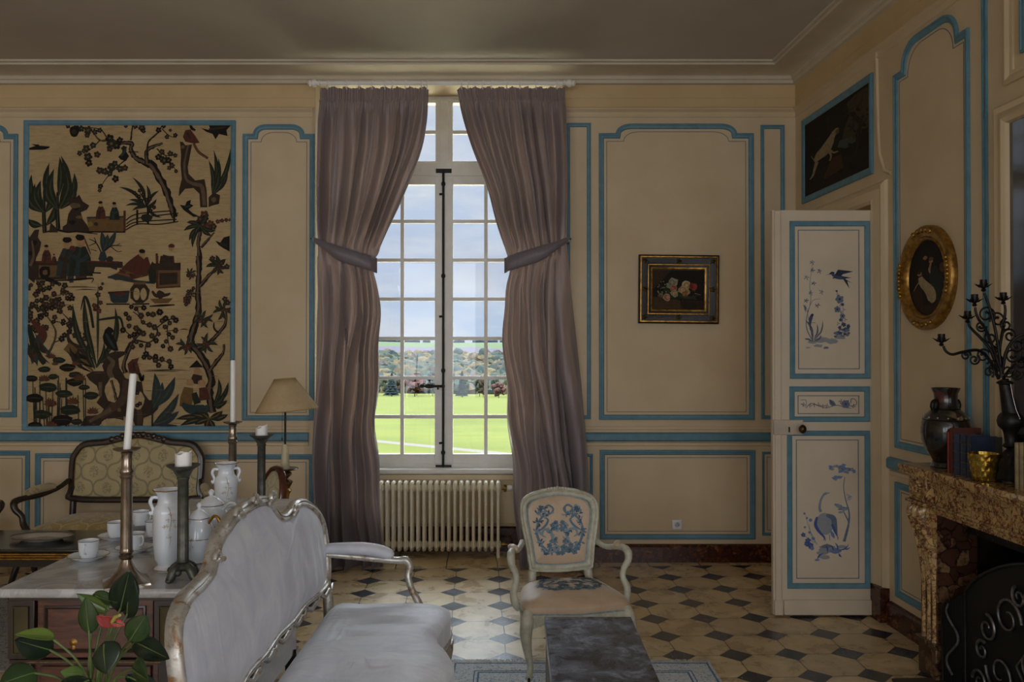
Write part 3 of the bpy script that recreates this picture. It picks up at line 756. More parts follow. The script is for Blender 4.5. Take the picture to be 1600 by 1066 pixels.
# small middle panel scroll
A2 = Art(T5)
A2.stroke([(236,1018,3),(262,1018,3),(262,1050,3),(236,1035,2)], B1)
A2.stroke([(262,1060,3),(290,1035,3),(330,1048,3),(370,1058,3),(420,1045,3),(460,1052,3),(500,1062,2)], B0)
for x in (285,308,330,350,372): A2.star(x, random.uniform(1022,1050), 13, B0, None, 4)
A2.leaf(385,1015,420,1045,26,B1,B0,.1); A2.flower(470,1038,22,B1,B0,6); A2.stroke([(480,1050,2),(525,1040,3),(520,1015,3),(500,1012,4),(496,1035,3)], B0)
for x, y in ((445,1025),(510,1050),(250,1040)): A2.star(x, y, 14, B0, None, 4)
# lower panel: wading bird, tree and plants
A3 = Art(T6); Bl, Bm, Bd = (150,154,162), (112,134,178), (70,92,150)
for x, y, r, c in ((350,680,48,B2),(320,700,30,B2),(390,690,34,Bm),(335,720,26,B2),(300,735,14,Bm),(420,670,22,B2),(345,668,28,B1),(260,665,16,Bm)): A3.blob(x, y, r, c, 11, .25, .38)
A3.stroke([(432,645,15),(444,600,12),(455,550,9),(456,500,7),(440,440,5),(430,380,4),(436,330,3)], B1, jit=.15); A3.stroke([(455,550,7),(430,500,5),(412,480,3)], B1)
for cx_, cy_, n_r in ((415,280,9),(440,295,8),(400,335,9),(418,475,9),(385,285,5),(455,300,5),(425,490,5)):
    for k in range(7): A3.blob(cx_+random.uniform(-26,26), cy_+random.uniform(-12,12), random.uniform(7,n_r+6), random.choice((B1,Bm,B2)), 8, .35, .55)
for k in range(8): A3.star(random.uniform(445,462), random.uniform(415,440), 9, Bm, None, 3)
A3.stroke([(330,640,2.5),(338,618,3)], B1); A3.stroke([(362,640,2.5),(360,610,3)], B1)
A3.stroke([(318,500,16),(312,480,13),(318,445,11),(332,418,11),(345,410,12),(358,408,3)], Bl)
A3.stroke([(318,500,8),(312,470,3),(318,440,3),(334,414,4),(345,408,8)], Bm)
A3.blob(335, 560, 46, Bl, 14, .05, 1.2); A3.stroke([(300,525,10),(292,560,16),(305,590,14),(335,625,8),(338,645,1)], Bd); A3.stroke([(345,515,14),(378,530,26),(385,565,26),(392,600,14),(400,622,1)], B1)
A3.stroke([(372,560,10),(385,590,12),(396,618,2)], Bd); A3.leaf(365, 590, 385, 630, 16, Bm); A3.stroke([(356,408,3),(363,407,1)], B3)
for x0, y0, x1, y1 in ((300,660,240,505),(285,650,230,600),(290,650,262,560)): A3.stroke([(x0,y0,3),(lerp(x0,x1,.5)-8,lerp(y0,y1,.5),2.5),(x1,y1,1.5)], Bm)
for x, y, r in ((268,540,9),(238,508,6),(250,530,6),(232,612,11),(255,640,14),(268,665,15),(248,655,12),(262,600,7),(240,575,6),(280,630,9),(275,678,10)): A3.flower(x, y, r, Bd if r > 10 else Bm, B1)
for x0, y0, x1, y1, w in ((400,690,455,655,7),(405,700,420,720,9),(400,690,385,650,7),(425,680,462,672,6),(330,700,300,735,8),(350,700,340,665,7),(380,690,360,660,7),(400,640,395,615,4)): A3.leaf(x0, y0, x1, y1, w, Bd, None, .15)
for AA, nm in ((A,'painted_plants_and_swallow'),(A2,'painted_scroll'),(A3,'painted_wading_bird')): AA.build(nm, DMP, PAINT, leaf, base=.0006, step=8e-6)
# ================================================================== curtains, rod
def silk(name='taupe_silk'):
    m_, t, out = nt(name); b = bsdf(t, out, .42, 0, .45, 0, .25)
    co = coords(t, (1,1,.03)); f = noise_n(t, co, 55, 4, .6)
    t.links.new(ramp(t, f, [(.3, lin((116,108,114))), (.7, lin((128,120,127)))]), b.inputs['Base Color'])
    bump_n(t, b, noise_n(t, coords(t, (1,1,.5)), 6, 3, .5), .22, .012)
    tr = t.nodes.new('ShaderNodeBsdfTranslucent'); tr.inputs[0].default_value = (*lin((204,164,138)), 1)
    mx = t.nodes.new('ShaderNodeMixShader'); mx.inputs[0].default_value = .11
    t.links.new(b.outputs[0], mx.inputs[1]); t.links.new(tr.outputs[0], mx.inputs[2]); t.links.new(mx.outputs[0], out.inputs[0]); return m_
SILK = silk()
YC = 6.72
cX = lambda px: PX(px, YC)
cZ = lambda py: PZ(py, YC)
def curtain(side, label):
    rnd = random.Random(3 if side < 0 else 8)
    # edge columns (row, outer px, inner px)
    if side < 0:
        outer = [(135,497),(200,496),(300,495),(375,494),(410,494),(500,490),(600,488),(750,485),(888,483)]
        inner = [(135,669),(180,666),(230,657),(290,634),(350,609),(400,588),(418,583),(450,590),(500,594),(560,592),(640,589),(720,588),(820,595),(888,602)]
    else:
        outer = [(135,884),(200,886),(300,887),(380,886),(420,890),(500,899),(600,910),(750,922),(893,929)]
        inner = [(135,713),(180,722),(230,737),(290,760),(350,776),(400,793),(418,797),(450,790),(500,786),(560,788),(640,793),(720,799),(820,806),(893,812)]
    nf = 7
    ph = [rnd.uniform(-.45,.45) for _ in range(40)]; am = [rnd.uniform(.55,1.25) for _ in range(40)]; wd = [rnd.uniform(.45,1.9) for _ in range(nf)]
    cum = [0]
    for q in wd: cum.append(cum[-1]+q)
    cum = [q/cum[-1] for q in cum]
    def phase(s): # warped fold phase 0..nf
        for i in range(nf):
            if s <= cum[i+1]: return i+(s-cum[i])/(cum[i+1]-cum[i])
        return nf
    ROWS = [135,137,139,142,146,150,154,156,158,161,165,170,178]+list(range(188, 372, 10))+list(range(372, 430, 5))+list(range(430, 880, 12))+[885, 893 if side > 0 else 888]
    NS = 260
    V = []; 
    for j, py in enumerate(ROWS):
        ox = cX(interp(outer, py)); ix = cX(sinterp(inner, py)); z = cZ(py)
        tie = exp(-((py-(398))/34.0)**2)
        low = smooth((py-430)/300)
        for i in range(NS+1):
            s = i/NS; p = phase(s)*lerp(1, .72, smooth((py-385)/35))
            p2 = p+.16*sin(py*.013+ph[int(p) % 40]*6)*(1 if py < 400 else 1.8)+(.4*sin(py*.006+s*4) if py > 400 else 0)
            a = (.044+.022*smooth((py-160)/200))*am[int(p) % 40]
            if py > 400: a = (.052+.024*low)*am[(int(p)+11) % 40]
            a *= 1-.72*tie
            w1 = sin(2*pi*p2); w1 = (abs(w1)**.75)*(1 if w1 > 0 else -1)
            d = a*w1+.008*sin(2*pi*(p2*2.1+ph[3]))*(1-.6*tie)
            d += .022*nz(s*5+side, z*1.1, 4)*(1+low)+.006*nz(s*16+side*3, z*2.4, 9)
            if py < 158:
                k = 1 if py < 154 else .5
                d = d*.35*(py > 150)+.0075*sin(2*pi*s*46)*k+.006*sin(2*pi*s*17+1)+.10*0-.012
                if py == 156: d += .010
            elif py < 190: d = d*smooth((py-150)/40)+.004*sin(2*pi*s*46)*(1-smooth((py-158)/30))
            x = lerp(ox, ix, s)
            x += .35*a*cos(2*pi*p2)*(4*s*(1-s))*.6
            # bunching round the tie: thicker in the middle
            y = YC-d-.045*tie*sin(pi*s)
            if side < 0 and py > 418 or side > 0 and py > 418:   # free edge ripples, returning backwards
                x += .010*sin(py*.05+s*3)*s*smooth((py-430)/60)
            if s > .96: y += (s-.96)*.8
            if s < .04: y += (.04-s)*1.0
            zz = z
            if py <= 139: zz += .003*sin(2*pi*s*23)+.007*sin(2*pi*s*8.5+1)
            if py >= 870: zz += .012*nz(s*9, side)*(1 if py > 880 else .3)
            if z < .06: y -= (.06-z)*1.2
            V.append((x, y, max(zz, .012+.003*sin(s*40))))
    m = MB(); w_ = NS+1
    m.add(V, [(j*w_+i, j*w_+i+1, (j+1)*w_+i+1, (j+1)*w_+i) for j in range(len(ROWS)-1) for i in range(NS)])
    ctr = (cX(interp(outer, 600)+interp(inner, 600))/2) if False else cX((interp(outer, 600)+interp(inner, 600))/2)
    r = thing('curtain', label, 'curtain', (ctr, YC, 0), 0, 'silk curtains at the tall window')
    m.build('drape', SILK, r, world=True, ang=180)
    # tieback band
    def band(u, v):
        if side < 0: o0, i0, o1, i1 = 492, 589, 371, 403; hh = 24
        else: o0, i0, o1, i1 = 888, 788, 371, 403; hh = 24
        px = lerp(o0, i0, u); py = lerp(o1, i1, u**.85)+v*lerp(9, hh, smooth(u*2))
        bulge = sin(pi*min(1, max(0, u)))**.5
        y = YC-.05-.075*bulge-.018*sin(pi*v)+.012*sin(9*u+2*v)*.4
        if u > .97: y = YC+.0
        return (cX(px), y, cZ(py))
    b = MB(); b.grid(band, 40, 6)
    tb = b.build('tieback', SILK, r, world=True, ang=180, solid=.006)
    k = MB(); sx_ = cX(490 if side < 0 else 889); k.tube([(sx_, D-.0, cZ(376)), (sx_, D-.09, cZ(376)), (sx_+.012*side, YC-.045, cZ(374))], .006, 8); k.lathe([(.016,0),(.016,.008),(.004,.014)], (sx_, D-.002, cZ(376)), 12, axis='y')
    k.build('tieback_hook', IRON, tb, world=True)
    return r
curtain(-1, 'taupe silk curtain tied back on the left side of the window')
curtain(1, 'taupe silk curtain tied back on the right side of the window')
rod = thing('curtain_rod', 'white wooden curtain rod with round finials above the tall window', 'curtain rod', (cX(690), YC, cZ(129)))
zr = cZ(129)
m = MB(); m.tube([(cX(500), YC, zr), (cX(880), YC, zr)], .017, 14); m.build('pole', WHITEP, rod, world=True)
for sg, px in ((-1, 500), (1, 880)):
    m = MB(); m.lathe([(.012,0),(.022,.006),(.022,.014),(.014,.02),(.022,.03),(.030,.042),(.032,.055),(.026,.068),(.018,.074),(.022,.08),(.024,.088),(.016,.098),(.002,.102)], (0,0,0), 16, axis='x')
    if sg < 0: m.v = [(-a, b, c) for a, b, c in m.v]
    m.v = [(a+cX(px), b+YC, c+zr) for a, b, c in m.v]; m.build('finial', WHITEP, rod, world=True)
    m = MB(); bx_ = cX(px+(-4 if sg < 0 else 4)*-3); m.tube([(bx_, D, zr-.0), (bx_, YC+.012, zr)], .009, 8); m.lathe([(.028,0),(.028,.008),(.010,.014)], (bx_, D, zr), 14, axis='y'); m.build('bracket', WHITEP, rod, world=True)
for px in (511, 541, 561, 581, 601, 613, 633, 659, 667, 721, 731, 754, 768, 792, 813, 838, 871):
    m = MB(); x_ = cX(px); m.tube([(x_+.004*sin(a), YC+.027*cos(a), zr-.008+.027*sin(a)) for a in [2*pi*i/16 for i in range(16)]], .0035, 6, closed=True)
    m.tube([(x_, YC, zr-.034), (x_, YC-.004, zr-.05)], .003, 6); m.build('curtain_ring', WHITEP, rod, world=True)

# ================================================================== radiator
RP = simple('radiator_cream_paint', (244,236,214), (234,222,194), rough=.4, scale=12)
yr = 7.11
rad = thing('radiator', 'cream cast iron column radiator under the window', 'radiator', (PX(687, yr), yr, 0))
zt, zb = PZ(754, yr), PZ(857, yr)
for k in range(20):
    px = 596.6+k*9.57; x_ = PX(px, yr); m = MB(); end = k in (0, 19)
    for dy_ in (-.065, 0, .065):
        m.tube([(x_, yr+dy_, zb+.02), (x_, yr+dy_, (zb+zt)/2), (x_, yr+dy_, zt-.04)], .0125, 10)
    m.tube([(x_, yr-.07, zt-.045), (x_, yr-.055, zt-.012), (x_, yr-.02, zt), (x_, yr+.02, zt), (x_, yr+.055, zt-.012), (x_, yr+.07, zt-.045)], [.013,.017,.019,.019,.017,.013], 8)
    m.tube([(x_, yr-.07, zb+.03), (x_, yr-.05, zb+.004), (x_, yr, zb), (x_, yr+.05, zb+.004), (x_, yr+.07, zb+.03)], [.013,.016,.019,.016,.013], 8)
    for z_ in (zt-.045, zb+.04): m.lathe([(.014,-.027),(.030,-.02),(.032,0),(.030,.02),(.014,.027)], (x_, yr-.01, z_), 12, axis='x')
    if end:
        for dy_ in (-.065, .065): m.tube([(x_, yr+dy_, 0.0), (x_, yr+dy_, zb+.04)], [.016,.0125], 10)
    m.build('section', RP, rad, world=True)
BRASS = simple('old_brass', (150,120,66), (104,82,44), rough=.35, metal=.9, scale=25)
m = MB(); x_ = PX(780, yr); zv = zt-.045; m.tube([(x_, yr-.01, zv), (x_+.07, yr-.01, zv)], .014, 10); m.tube([(x_+.05, yr-.01, zv-.03), (x_+.05, yr-.01, zv+.03)], .012, 8)
v_ = m.build('valve', BRASS, rad, world=True)
m = MB(); m.lathe([(.012,0),(.022,.006),(.024,.03),(.020,.045),(.002,.05)], (x_+.065, yr-.01, zv), 14, axis='x'); m.build('valve_knob', WHITEP, v_, world=True)
m = MB(); zv = zb+.04; m.tube([(x_, yr-.01, zv), (x_+.09, yr-.01, zv), (x_+.10, yr-.01, zv-.03), (x_+.10, yr-.01, .0)], .013, 10); m.lathe([(.022,0),(.024,.015),(.022,.03)], (x_+.02, yr-.01, zv), 8, axis='x'); m.build('pipe', BRASS, rad, world=True)

# ================================================================== wall socket
so_ = thing('wall_socket', 'white square power socket low on the panelled wall right of the armchair', 'socket', (wx(1057), D-.006, wz(819)))
m = MB(); m.mould([(-.040,-.040),(.040,-.040),(.040,.040),(-.040,.040)], [(0,-.004),(0,.006),(.004,.009),(.018,.009),(.040,.009)], lambda a, b, h: (a, -h, b)); m.build('cover_plate', simple('white_plastic', (226,226,230), (218,218,224), rough=.35), so_)
m = MB(); m.lathe([(.021,.0095),(.020,.0102)], (0,0,0), 20, axis='y'); w_ = m.build('socket_well', simple('pale_grey_plastic', (186,188,194), rough=.4), so_)
m = MB()
for a, b in ((-.0095,-.004),(.0095,-.004),(0,.008)): m.lathe([(.0034,.0103),(.0032,.0108)], (a, 0, b), 10, axis='y')
m.build('pin_hole', simple('black_void', (14,12,10)), w_)

# ================================================================== pictures
GILT = simple('gilded_wood', (176,134,62), (118,84,36), rough=.32, metal=.75, scale=30, bump=.3, bscale=70)
EBON = simple('black_gold_frame', (34,28,22), (20,16,13), rough=.35, scale=60, bump=.5, bscale=110)
OIL = attr_mat('oil_painting', .6, .35, 45, spec=.15, bump=.15)
def frame_rect(mp, x0, x1, z0, z1, parts, root):
    for nm, w0, sec, mat_ in parts:
        m = MB(); m.mould([(x0+w0,z0+w0),(x1-w0,z0+w0),(x1-w0,z1-w0),(x0+w0,z1-w0)], sec, mp, ring=True); yield m.build(nm, mat_, root, world=True, ang=30)
# flower picture, hung very slightly tilted
pic = thing('framed_painting', 'small flower still life in a black and gold frame on the right of the window', 'painting', (wx(1059), D, wz(452)))
cxp, czp = wx(1059.5), wz(452.5); th = math.radians(-.6)
def PM(a, b, h): return Vector((cxp+a*cos(th)-b*sin(th), D-.004-h, czp+a*sin(th)+b*cos(th)))
W2, H2 = 62.5*.005267, 53.5*.005267
fr = list(frame_rect(PM, -W2, W2, -H2, H2, [
    ('outer_frame', 0, [(0,0),(0,.035),(.008,.04),(.012,.034),(.06,.030),(.085,.016),(.10,.012),(.10,0)], EBON),
    ('gilt_edge', .012, [(0,.034),(0,.043),(.010,.043),(.014,.030)], GILT),
    ('gilt_slip', .076, [(0,.01),(0,.026),(.008,.026),(.010,.012)], GILT),
    ('gilt_slip', .098, [(0,.008),(.004,.022),(.016,.018),(.022,.008),(.022,.002)], GILT)], pic))
DG = simple('dull_gilt', (112,92,52), (60,48,28), rough=.4, metal=.6, scale=60)
for sx_ in (-1, 0, 1):
    for sz_ in (-1, 0, 1):
        if sx_ == 0 and sz_ == 0: continue
        a, b = sx_*(W2-.05), sz_*(H2-.05)
        m = MB(); m.lathe([(.030,-.004),(.026,.004),(.012,.008),(.010,.004),(.004,.010),(.001,.011)], tuple(PM(a, b, .028)), 35, rf=lambda t_, z_: 1-.35*abs(sin(t_*2.5)), axis='y')
        m.build('carved_rosette', DG, fr[0], world=True)
A = Art(lambda x, y: ((x-638)/1279*180*.005267, -(y-518)/1066*150*.005267))
A.poly([(352,302),(920,302),(920,745),(352,745)], (30,24,18)); 
A.poly([(352,600),(500,610),(660,640),(920,650),(920,745),(352,745)], (74,56,34)); A.poly([(352,302),(560,302),(460,420),(352,520)], (62,46,28)); A.poly([(660,640),(920,655),(920,745),(670,730)], (48,34,24))
for k in range(34): A.leaf(random.uniform(430,820), random.uniform(480,640), random.uniform(400,860), random.uniform(440,660), random.uniform(14,30), random.choice(((44,52,34),(56,60,38),(34,40,30))), None, .1)
for x, y, r, c, c2 in ((580,440,50,(150,144,120),(120,112,86)),(540,470,34,(140,136,112),(110,104,80)),(720,465,46,(196,178,130),(160,130,90)),(685,520,48,(188,156,120),(150,110,84)),(585,505,36,(170,108,84),(130,74,56)),(800,485,40,(150,62,48),(110,40,32)),(510,610,42,(190,150,120),(150,104,84)),(600,570,40,(176,160,116),(140,120,84)),(715,575,34,(156,110,70),(120,76,50)),(440,580,26,(120,116,92),(90,86,66)),(740,540,28,(170,140,90),(130,96,60))):
    for q in range(5): A.blob(x+random.uniform(-.25,.25)*r, y+random.uniform(-.25,.25)*r, r*(1-q*.16), c if q % 2 == 0 else c2, 9, .22)
for k in range(40): A.blob(random.uniform(400,640), random.uniform(410,600), random.uniform(4,9), (150,146,120), 6)
A.stroke([(700,610,20),(780,600,16),(880,580,4)], (52,60,40)); A.stroke([(820,560,8),(890,575,4)], (150,120,110))
A.build('canvas', PM, OIL, pic, base=.004, step=1e-5)
# overdoor picture: a pale hound leaping in a dark wood, in a blue moulding
uo0, uo1 = RU(1256), RU(1366.5)
Z_ = lambda u, py: H+(HZ-py)/F*(D-u/_n)
zo1 = (Z_(uo0, 190)+Z_(uo1, 110))/2; zo0 = (Z_(uo0, 320)+Z_(uo1, 269))/2
op = thing('overdoor_painting', 'dark hunting scene with a pale leaping hound set above the open door', 'painting', tuple(RW(uo0, zo0, 0)))
m = MB(); m.mould([(uo0,zo0),(uo1,zo0),(uo1,zo1),(uo0,zo1)], [(0,0),(0,.014),(.01,.02),(.04,.014),(.05,.006),(.05,0)], RW); m.build('blue_surround', BLUE, op, world=True, ang=25)
TL = (249,612); TR = (580,382); BR = (583,822); BL = (253,982)
def To(x, y):
    a = (x-250)/331; yt = lerp(612, 380, a); yb = lerp(982, 822, a); b = (y-yt)/(yb-yt)
    # undo perspective along the wall
    r = (1180+x/3.1357-800)/F; Y_ = (CX+.046*D)/(r+.046); u = (D-Y_)*_n
    return (min(uo1-.046, max(uo0+.046, u)), min(zo1-.046, max(zo0+.046, lerp(zo1-.05, zo0+.05, b))))
A = Art(To)
def q4(c, a0, a1, b0, b1):
    f = lambda a, b: (250+331*a, lerp(lerp(612,380,a), lerp(982,822,a), b)); n = 8
    A.poly([f(lerp(a0,a1,i/n), b0) for i in range(n+1)]+[f(lerp(a1,a0,i/n), b1) for i in range(n+1)], c)
q4((26,22,18), 0, 1, 0, 1); q4((36,30,22), 0, 1, .72, 1); 
A.poly([(455,500),(500,450),(560,410),(578,500),(560,620),(500,690),(430,730),(440,640),(470,560)], (66,58,42)); A.poly([(420,690),(480,670),(520,700),(450,730),(410,725)], (70,76,72))
for k in range(60): A.blob(random.choice((random.uniform(270,430), random.uniform(470,575))), random.uniform(520,900), random.uniform(6,20), random.choice(((22,20,15),(38,34,22),(30,28,20))), 8, .35)
A.branch([(505,760,22),(512,680,16),(520,600,12),(500,560,8),(470,545,5)], (30,24,16), (48,38,26)); A.branch([(515,640,8),(545,590,6),(575,560,3)], (30,24,16), (48,38,26)); A.stroke([(440,570,3),(490,520,6),(525,500,8),(535,450,5)], (60,46,30))
for x, y in ((450,530),(480,620),(530,590),(560,640),(500,585)): A.star(x, y, 22, (34,34,22), None, 6)
hd = (150,132,100)
A.stroke([(300,800,14),(320,770,36),(345,745,44),(370,705,40),(385,670,26),(398,645,22)], hd); A.stroke([(398,650,22),(408,634,18),(416,626,8)], hd); A.poly([(400,640),(420,622),(418,650),(405,660)], (96,80,60))
A.stroke([(310,800,18),(298,840,12),(290,870,9),(275,892,6)], hd); A.stroke([(305,790,8),(290,785,4),(282,770,3)], hd)
A.stroke([(375,740,14),(392,752,9),(414,745,6)], hd); A.stroke([(368,745,14),(380,770,9),(372,795,6)], hd)
A.poly([(385,780),(430,760),(440,830),(395,860),(350,890),(340,880)], (70,48,32))
A.build('canvas', RW, OIL, op, base=.006, step=1e-5)
# oval double portrait
uc = (RU(1413)+RU(1497))/2; Yc_ = D-uc/_n; zc_ = H+(HZ-434)/F*Yc_; ru_ = (RU(1497)-RU(1413))/2+.005; rz_ = .5*(518-352)/F*Yc_*.985
ov = thing('oval_painting', 'oval painting of two figures in a carved gilt frame between door and mirror', 'painting', tuple(RW(uc, zc_, 0)))
el = lambda k, s_=0: [(uc+(ru_-s_)*cos(a), zc_+(rz_-s_)*sin(a)) for a in [2*pi*i/k for i in range(k)]]
m = MB(); m.mould(el(56), [(0,0),(0,.03),(.012,.045),(.03,.048),(.05,.034),(.062,.030),(.07,.036),(.08,.03),(.09,.012),(.09,0)], RW, ring=True)
fo = m.build('oval_frame', GILT, ov, world=True)
for a0 in (0, pi/2, pi, 1.5*pi):
    m = MB()
    for k in range(9):
        a = a0+(k-4)*.085; rr_ = .028; p = RW(uc+(ru_-rr_)*cos(a), zc_+(rz_-rr_)*sin(a), .046); s_ = .016 if k % 2 == 0 else .011
        m.ell(p, (s_, s_, s_), 7, 5)
    m.build('carved_flowers', GILT, fo, world=True)
def Tv(x, y):
    a, b = (x-350)/140, (y-462)/300; q = max(1, sqrt(a*a+b*b)/1.02); return (uc+a/q*(ru_-.085), zc_-b/q*(rz_-.085))
A = Art(Tv); A.poly([(350+146*cos(a), 462+306*sin(a)) for a in [2*pi*i/40 for i in range(40)]], (34,28,24))
A.poly([(225,560),(300,520),(480,560),(440,690),(350,760),(270,700)], (58,40,30)); A.stroke([(330,330,40),(325,400,70),(350,520,80),(350,680,60)], (36,34,32)); A.stroke([(395,380,40),(410,470,90),(440,580,90),(420,650,60)], (46,50,44))
A.stroke([(300,450,30),(320,500,56),(370,570,70),(385,640,56),(380,665,10)], (168,150,116)); A.blob(296, 425, 17, (170,130,96)); A.blob(338, 300, 16, (150,110,82)); A.blob(378, 335, 16, (170,128,96)); A.stroke([(378,350,12),(368,400,16),(372,430,6)], (160,130,100))
A.blob(292, 412, 14, (64,44,30)); A.blob(380, 318, 15, (110,80,50)); A.stroke([(250,560,4),(270,520,8),(300,480,12)], (150,130,100)); A.stroke([(460,300,10),(465,340,14)], (70,80,80)); A.blob(460, 400, 22, (92,64,50), sy=2)
A.build('canvas', RW, OIL, ov, base=.014, step=1e-5)
# ================================================================== chinoiserie hanging set in the panelling
tap = thing('wall_hanging', 'large beige chinoiserie hanging with dark trees and figures in a blue frame', 'wall hanging', (wx(202), D, wz(672)))
m = MB(); m.mould([(wx(36.5),wz(672.5)),(wx(367),wz(672.5)),(wx(367.5),wz(188)),(wx(37),wz(188))], [(0,0),(0,.018),(.006,.022),(.020,.020),(.030,.014),(.040,.006),(.040,.001)], FW)
m.build('blue_surround', BLUE, tap, world=True, ang=25)
def fabric_mat():
    m_, t, out = nt('hanging_cloth'); b = bsdf(t, out, .8, 0, .2); co = coords(t)
    f = noise_n(t, co, 1.8, 3); f2 = noise_n(t, coords(t, (1,1,8)), 9, 5, .7)
    c = ramp(t, f, [(.35, lin((176,152,110))), (.65, lin((192,168,126)))]); c = mixc(t, 1, c, ramp(t, f2, [(.35, (.8,.78,.74)), (.55, (1,1,1))]), 'MULTIPLY')
    t.links.new(c, b.inputs['Base Color']); return m_
m = MB(); m.prism([(wx(43),wz(669)),(wx(361),wz(669)),(wx(361),wz(194)),(wx(43),wz(194))], 0, .004, FW); m.build('cloth_ground', fabric_mat(), tap, world=True, flat=True)
DK, BR_, BRL, LG, LG2, RD, TL_, SK, OCR = (34,27,22),(62,48,38),(108,88,68),(44,48,36),(74,78,58),(94,52,40),(52,64,64),(178,140,100),(118,90,54)
CL = lambda px, py: (wx(min(361.5, max(42.5, px))), wz(min(669.5, max(194, py))))
T1 = lambda x, y: CL(x/3.8075, 140+y/3.8075); T2 = lambda x, y: CL(x/3.5525, 400+y/3.5525)
random.seed(21)
A = Art(T1)
# flowering branches, upper middle
A.branch([(1040,760,36),(1015,690,40),(985,600,42),(945,520,44),(900,450,46),(840,425,34),(800,400,30),(775,350,26),(785,320,24),(740,315,20),(690,320,18),(640,300,14),(590,300,10),(555,260,7)], DK, BRL)
A.branch([(875,440,30),(868,370,24),(905,340,22),(965,318,14)], DK, BRL); A.branch([(870,390,14),(880,310,12),(930,260,9),(960,215,6)], DK, BR_)
A.branch([(775,300,12),(780,250,10),(785,212,7)], DK, BR_); A.stroke([(640,300,8),(600,240,6),(540,225,5),(480,225,4)], DK); A.stroke([(590,300,7),(540,350,5),(480,370,4)], DK)
A.stroke([(760,370,7),(820,370,5)], DK); A.stroke([(740,420,8),(680,470,6),(620,540,5),(595,590,4)], DK); A.stroke([(930,350,8),(980,390,6),(1045,385,4)], DK); A.stroke([(980,390,6),(1010,430,5),(1045,480,4)], DK); A.stroke([(960,230,6),(1000,270,5),(1040,285,3)], DK)
A.ring = None
for x, y, r in ((480,230,20),(520,240,26),(560,250,18),(515,270,16),(450,215,15),(590,240,16),(400,215,14),(470,378,16),(510,350,24),(550,330,20),(575,385,20),(520,400,26),(525,435,22),(495,365,14),(650,290,26),(690,330,26),(650,350,20),(710,300,20),(660,320,30),(590,480,22),(620,485,22),(660,460,26),(680,440,20),(710,470,22),(740,465,20),(685,530,22),(650,500,18),(595,575,16),(590,600,12),(735,350,18),(940,400,20),(975,420,26),(1000,420,20),(1010,380,18),(1040,390,14),(1020,450,18),(1045,485,12),(960,370,18),(1040,270,14),(990,280,14),(940,240,18),(970,215,14),(840,225,22),(800,215,18),(745,215,12),(850,245,14),(1010,240,10),(1005,465,14)):
    A.flower(x, y, r, random.choice((DK,BR_,LG)), OCR)
A.blob(437, 245, 30, DK, 12, .12, 1.1); A.blob(437, 250, 16, BR_, 10, .2)
# bird among the branches
A.poly([(700,400),(722,375),(735,335),(750,372),(765,395),(745,425),(715,415)], DK); A.stroke([(715,395,12),(735,370,16),(742,350,5)], TL_)
A.stroke([(168,352,10),(215,345,24),(262,345,20),(292,340,6)], DK); A.poly([(180,322),(230,326),(225,342)], DK)
# banana plants, left
for bx_, by, L in ((265,850,((185,505),(240,540),(160,625),(165,770),(300,620),(320,690),(205,560))),(345,830,((360,392),(290,435),(270,555),(440,495),(445,575),(385,460),(318,470)))):
    A.stroke([(bx_,by,26),(bx_-6,by-120,22),(bx_-4,by-220,14)], DK); A.stroke([(bx_-3,by,8),(bx_-8,by-200,5)], LG2)
    for tx, ty in L: A.leaf(lerp(bx_,tx,.15), by-120 if ty < 640 else by-40, tx, ty, 44, LG, LG2, .14 if tx > bx_ else -.14); 
A.leaf(345, 640, 352, 400, 42, LG, LG2, .05)
# garden rock, figures behind a screen
A.poly([(395,800),(405,740),(430,700),(395,650),(415,635),(440,650),(470,625),(490,665),(530,690),(515,715),(480,730),(490,770),(520,810),(540,858),(370,840),(372,815)], BR_); A.blob(452,705,18,DK,9); A.blob(445,690,34,BRL,9,.2,.5); A.blob(470,760,20,OCR,9,.2,.5); A.blob(430, 790, 22, DK, 9, .2, .6)
A.stroke([(255,853,4),(330,835,14),(400,848,10),(470,845,8),(580,860,5)], DK); A.poly([(290,850),(300,790),(330,820),(345,850)], BR_)
A.poly([(515,765),(745,758),(745,845),(530,845)], OCR); A.stroke([(515,762,10),(745,756,10)], TL_); A.stroke([(740,720,14),(740,845,14)], RD); A.stroke([(520,846,10),(745,848,8)], DK); A.blob(535, 800, 16, (140,116,60), 9); A.blob(570, 800, 12, BR_)
def figure(x, y, h, robe, robe2, hair=DK, lean=0, art=None):
    a = art or A
    a.poly([(x-h*.30,y),(x-h*.24,y-h*.45),(x-h*.12+lean,y-h*.72),(x+h*.12+lean,y-h*.72),(x+h*.24,y-h*.45),(x+h*.30,y)], robe)
    a.stroke([(x+lean,y-h*.70,h*.05),(x-h*.06,y-h*.35,h*.10),(x-h*.1,y,h*.14)], robe2); a.stroke([(x-h*.2,y-h*.5,h*.1),(x,y-h*.38,h*.1),(x+h*.2,y-h*.5,h*.1)], robe2)
    a.blob(x+lean, y-h*.83, h*.12, SK, 10, .05, 1.15); a.blob(x+lean-h*.02, y-h*.94, h*.12, hair, 9, .12, .65)
figure(598, 770, 105, RD, BR_); figure(680, 775, 105, LG, TL_)
# fence
for pts in (((748,778),(815,740),(1010,722)),((750,800),(820,765),(1060,735)),((748,835),(820,800),(940,802),(1060,785)),((748,818),(815,788),(1050,772))): A.stroke([(a,b,7) for a, b in pts], DK)
for x, y0, y1 in ((815,715,805),(1035,700,790),(880,722,800)): A.stroke([(x,y0,12),(x,y1,12)], DK)
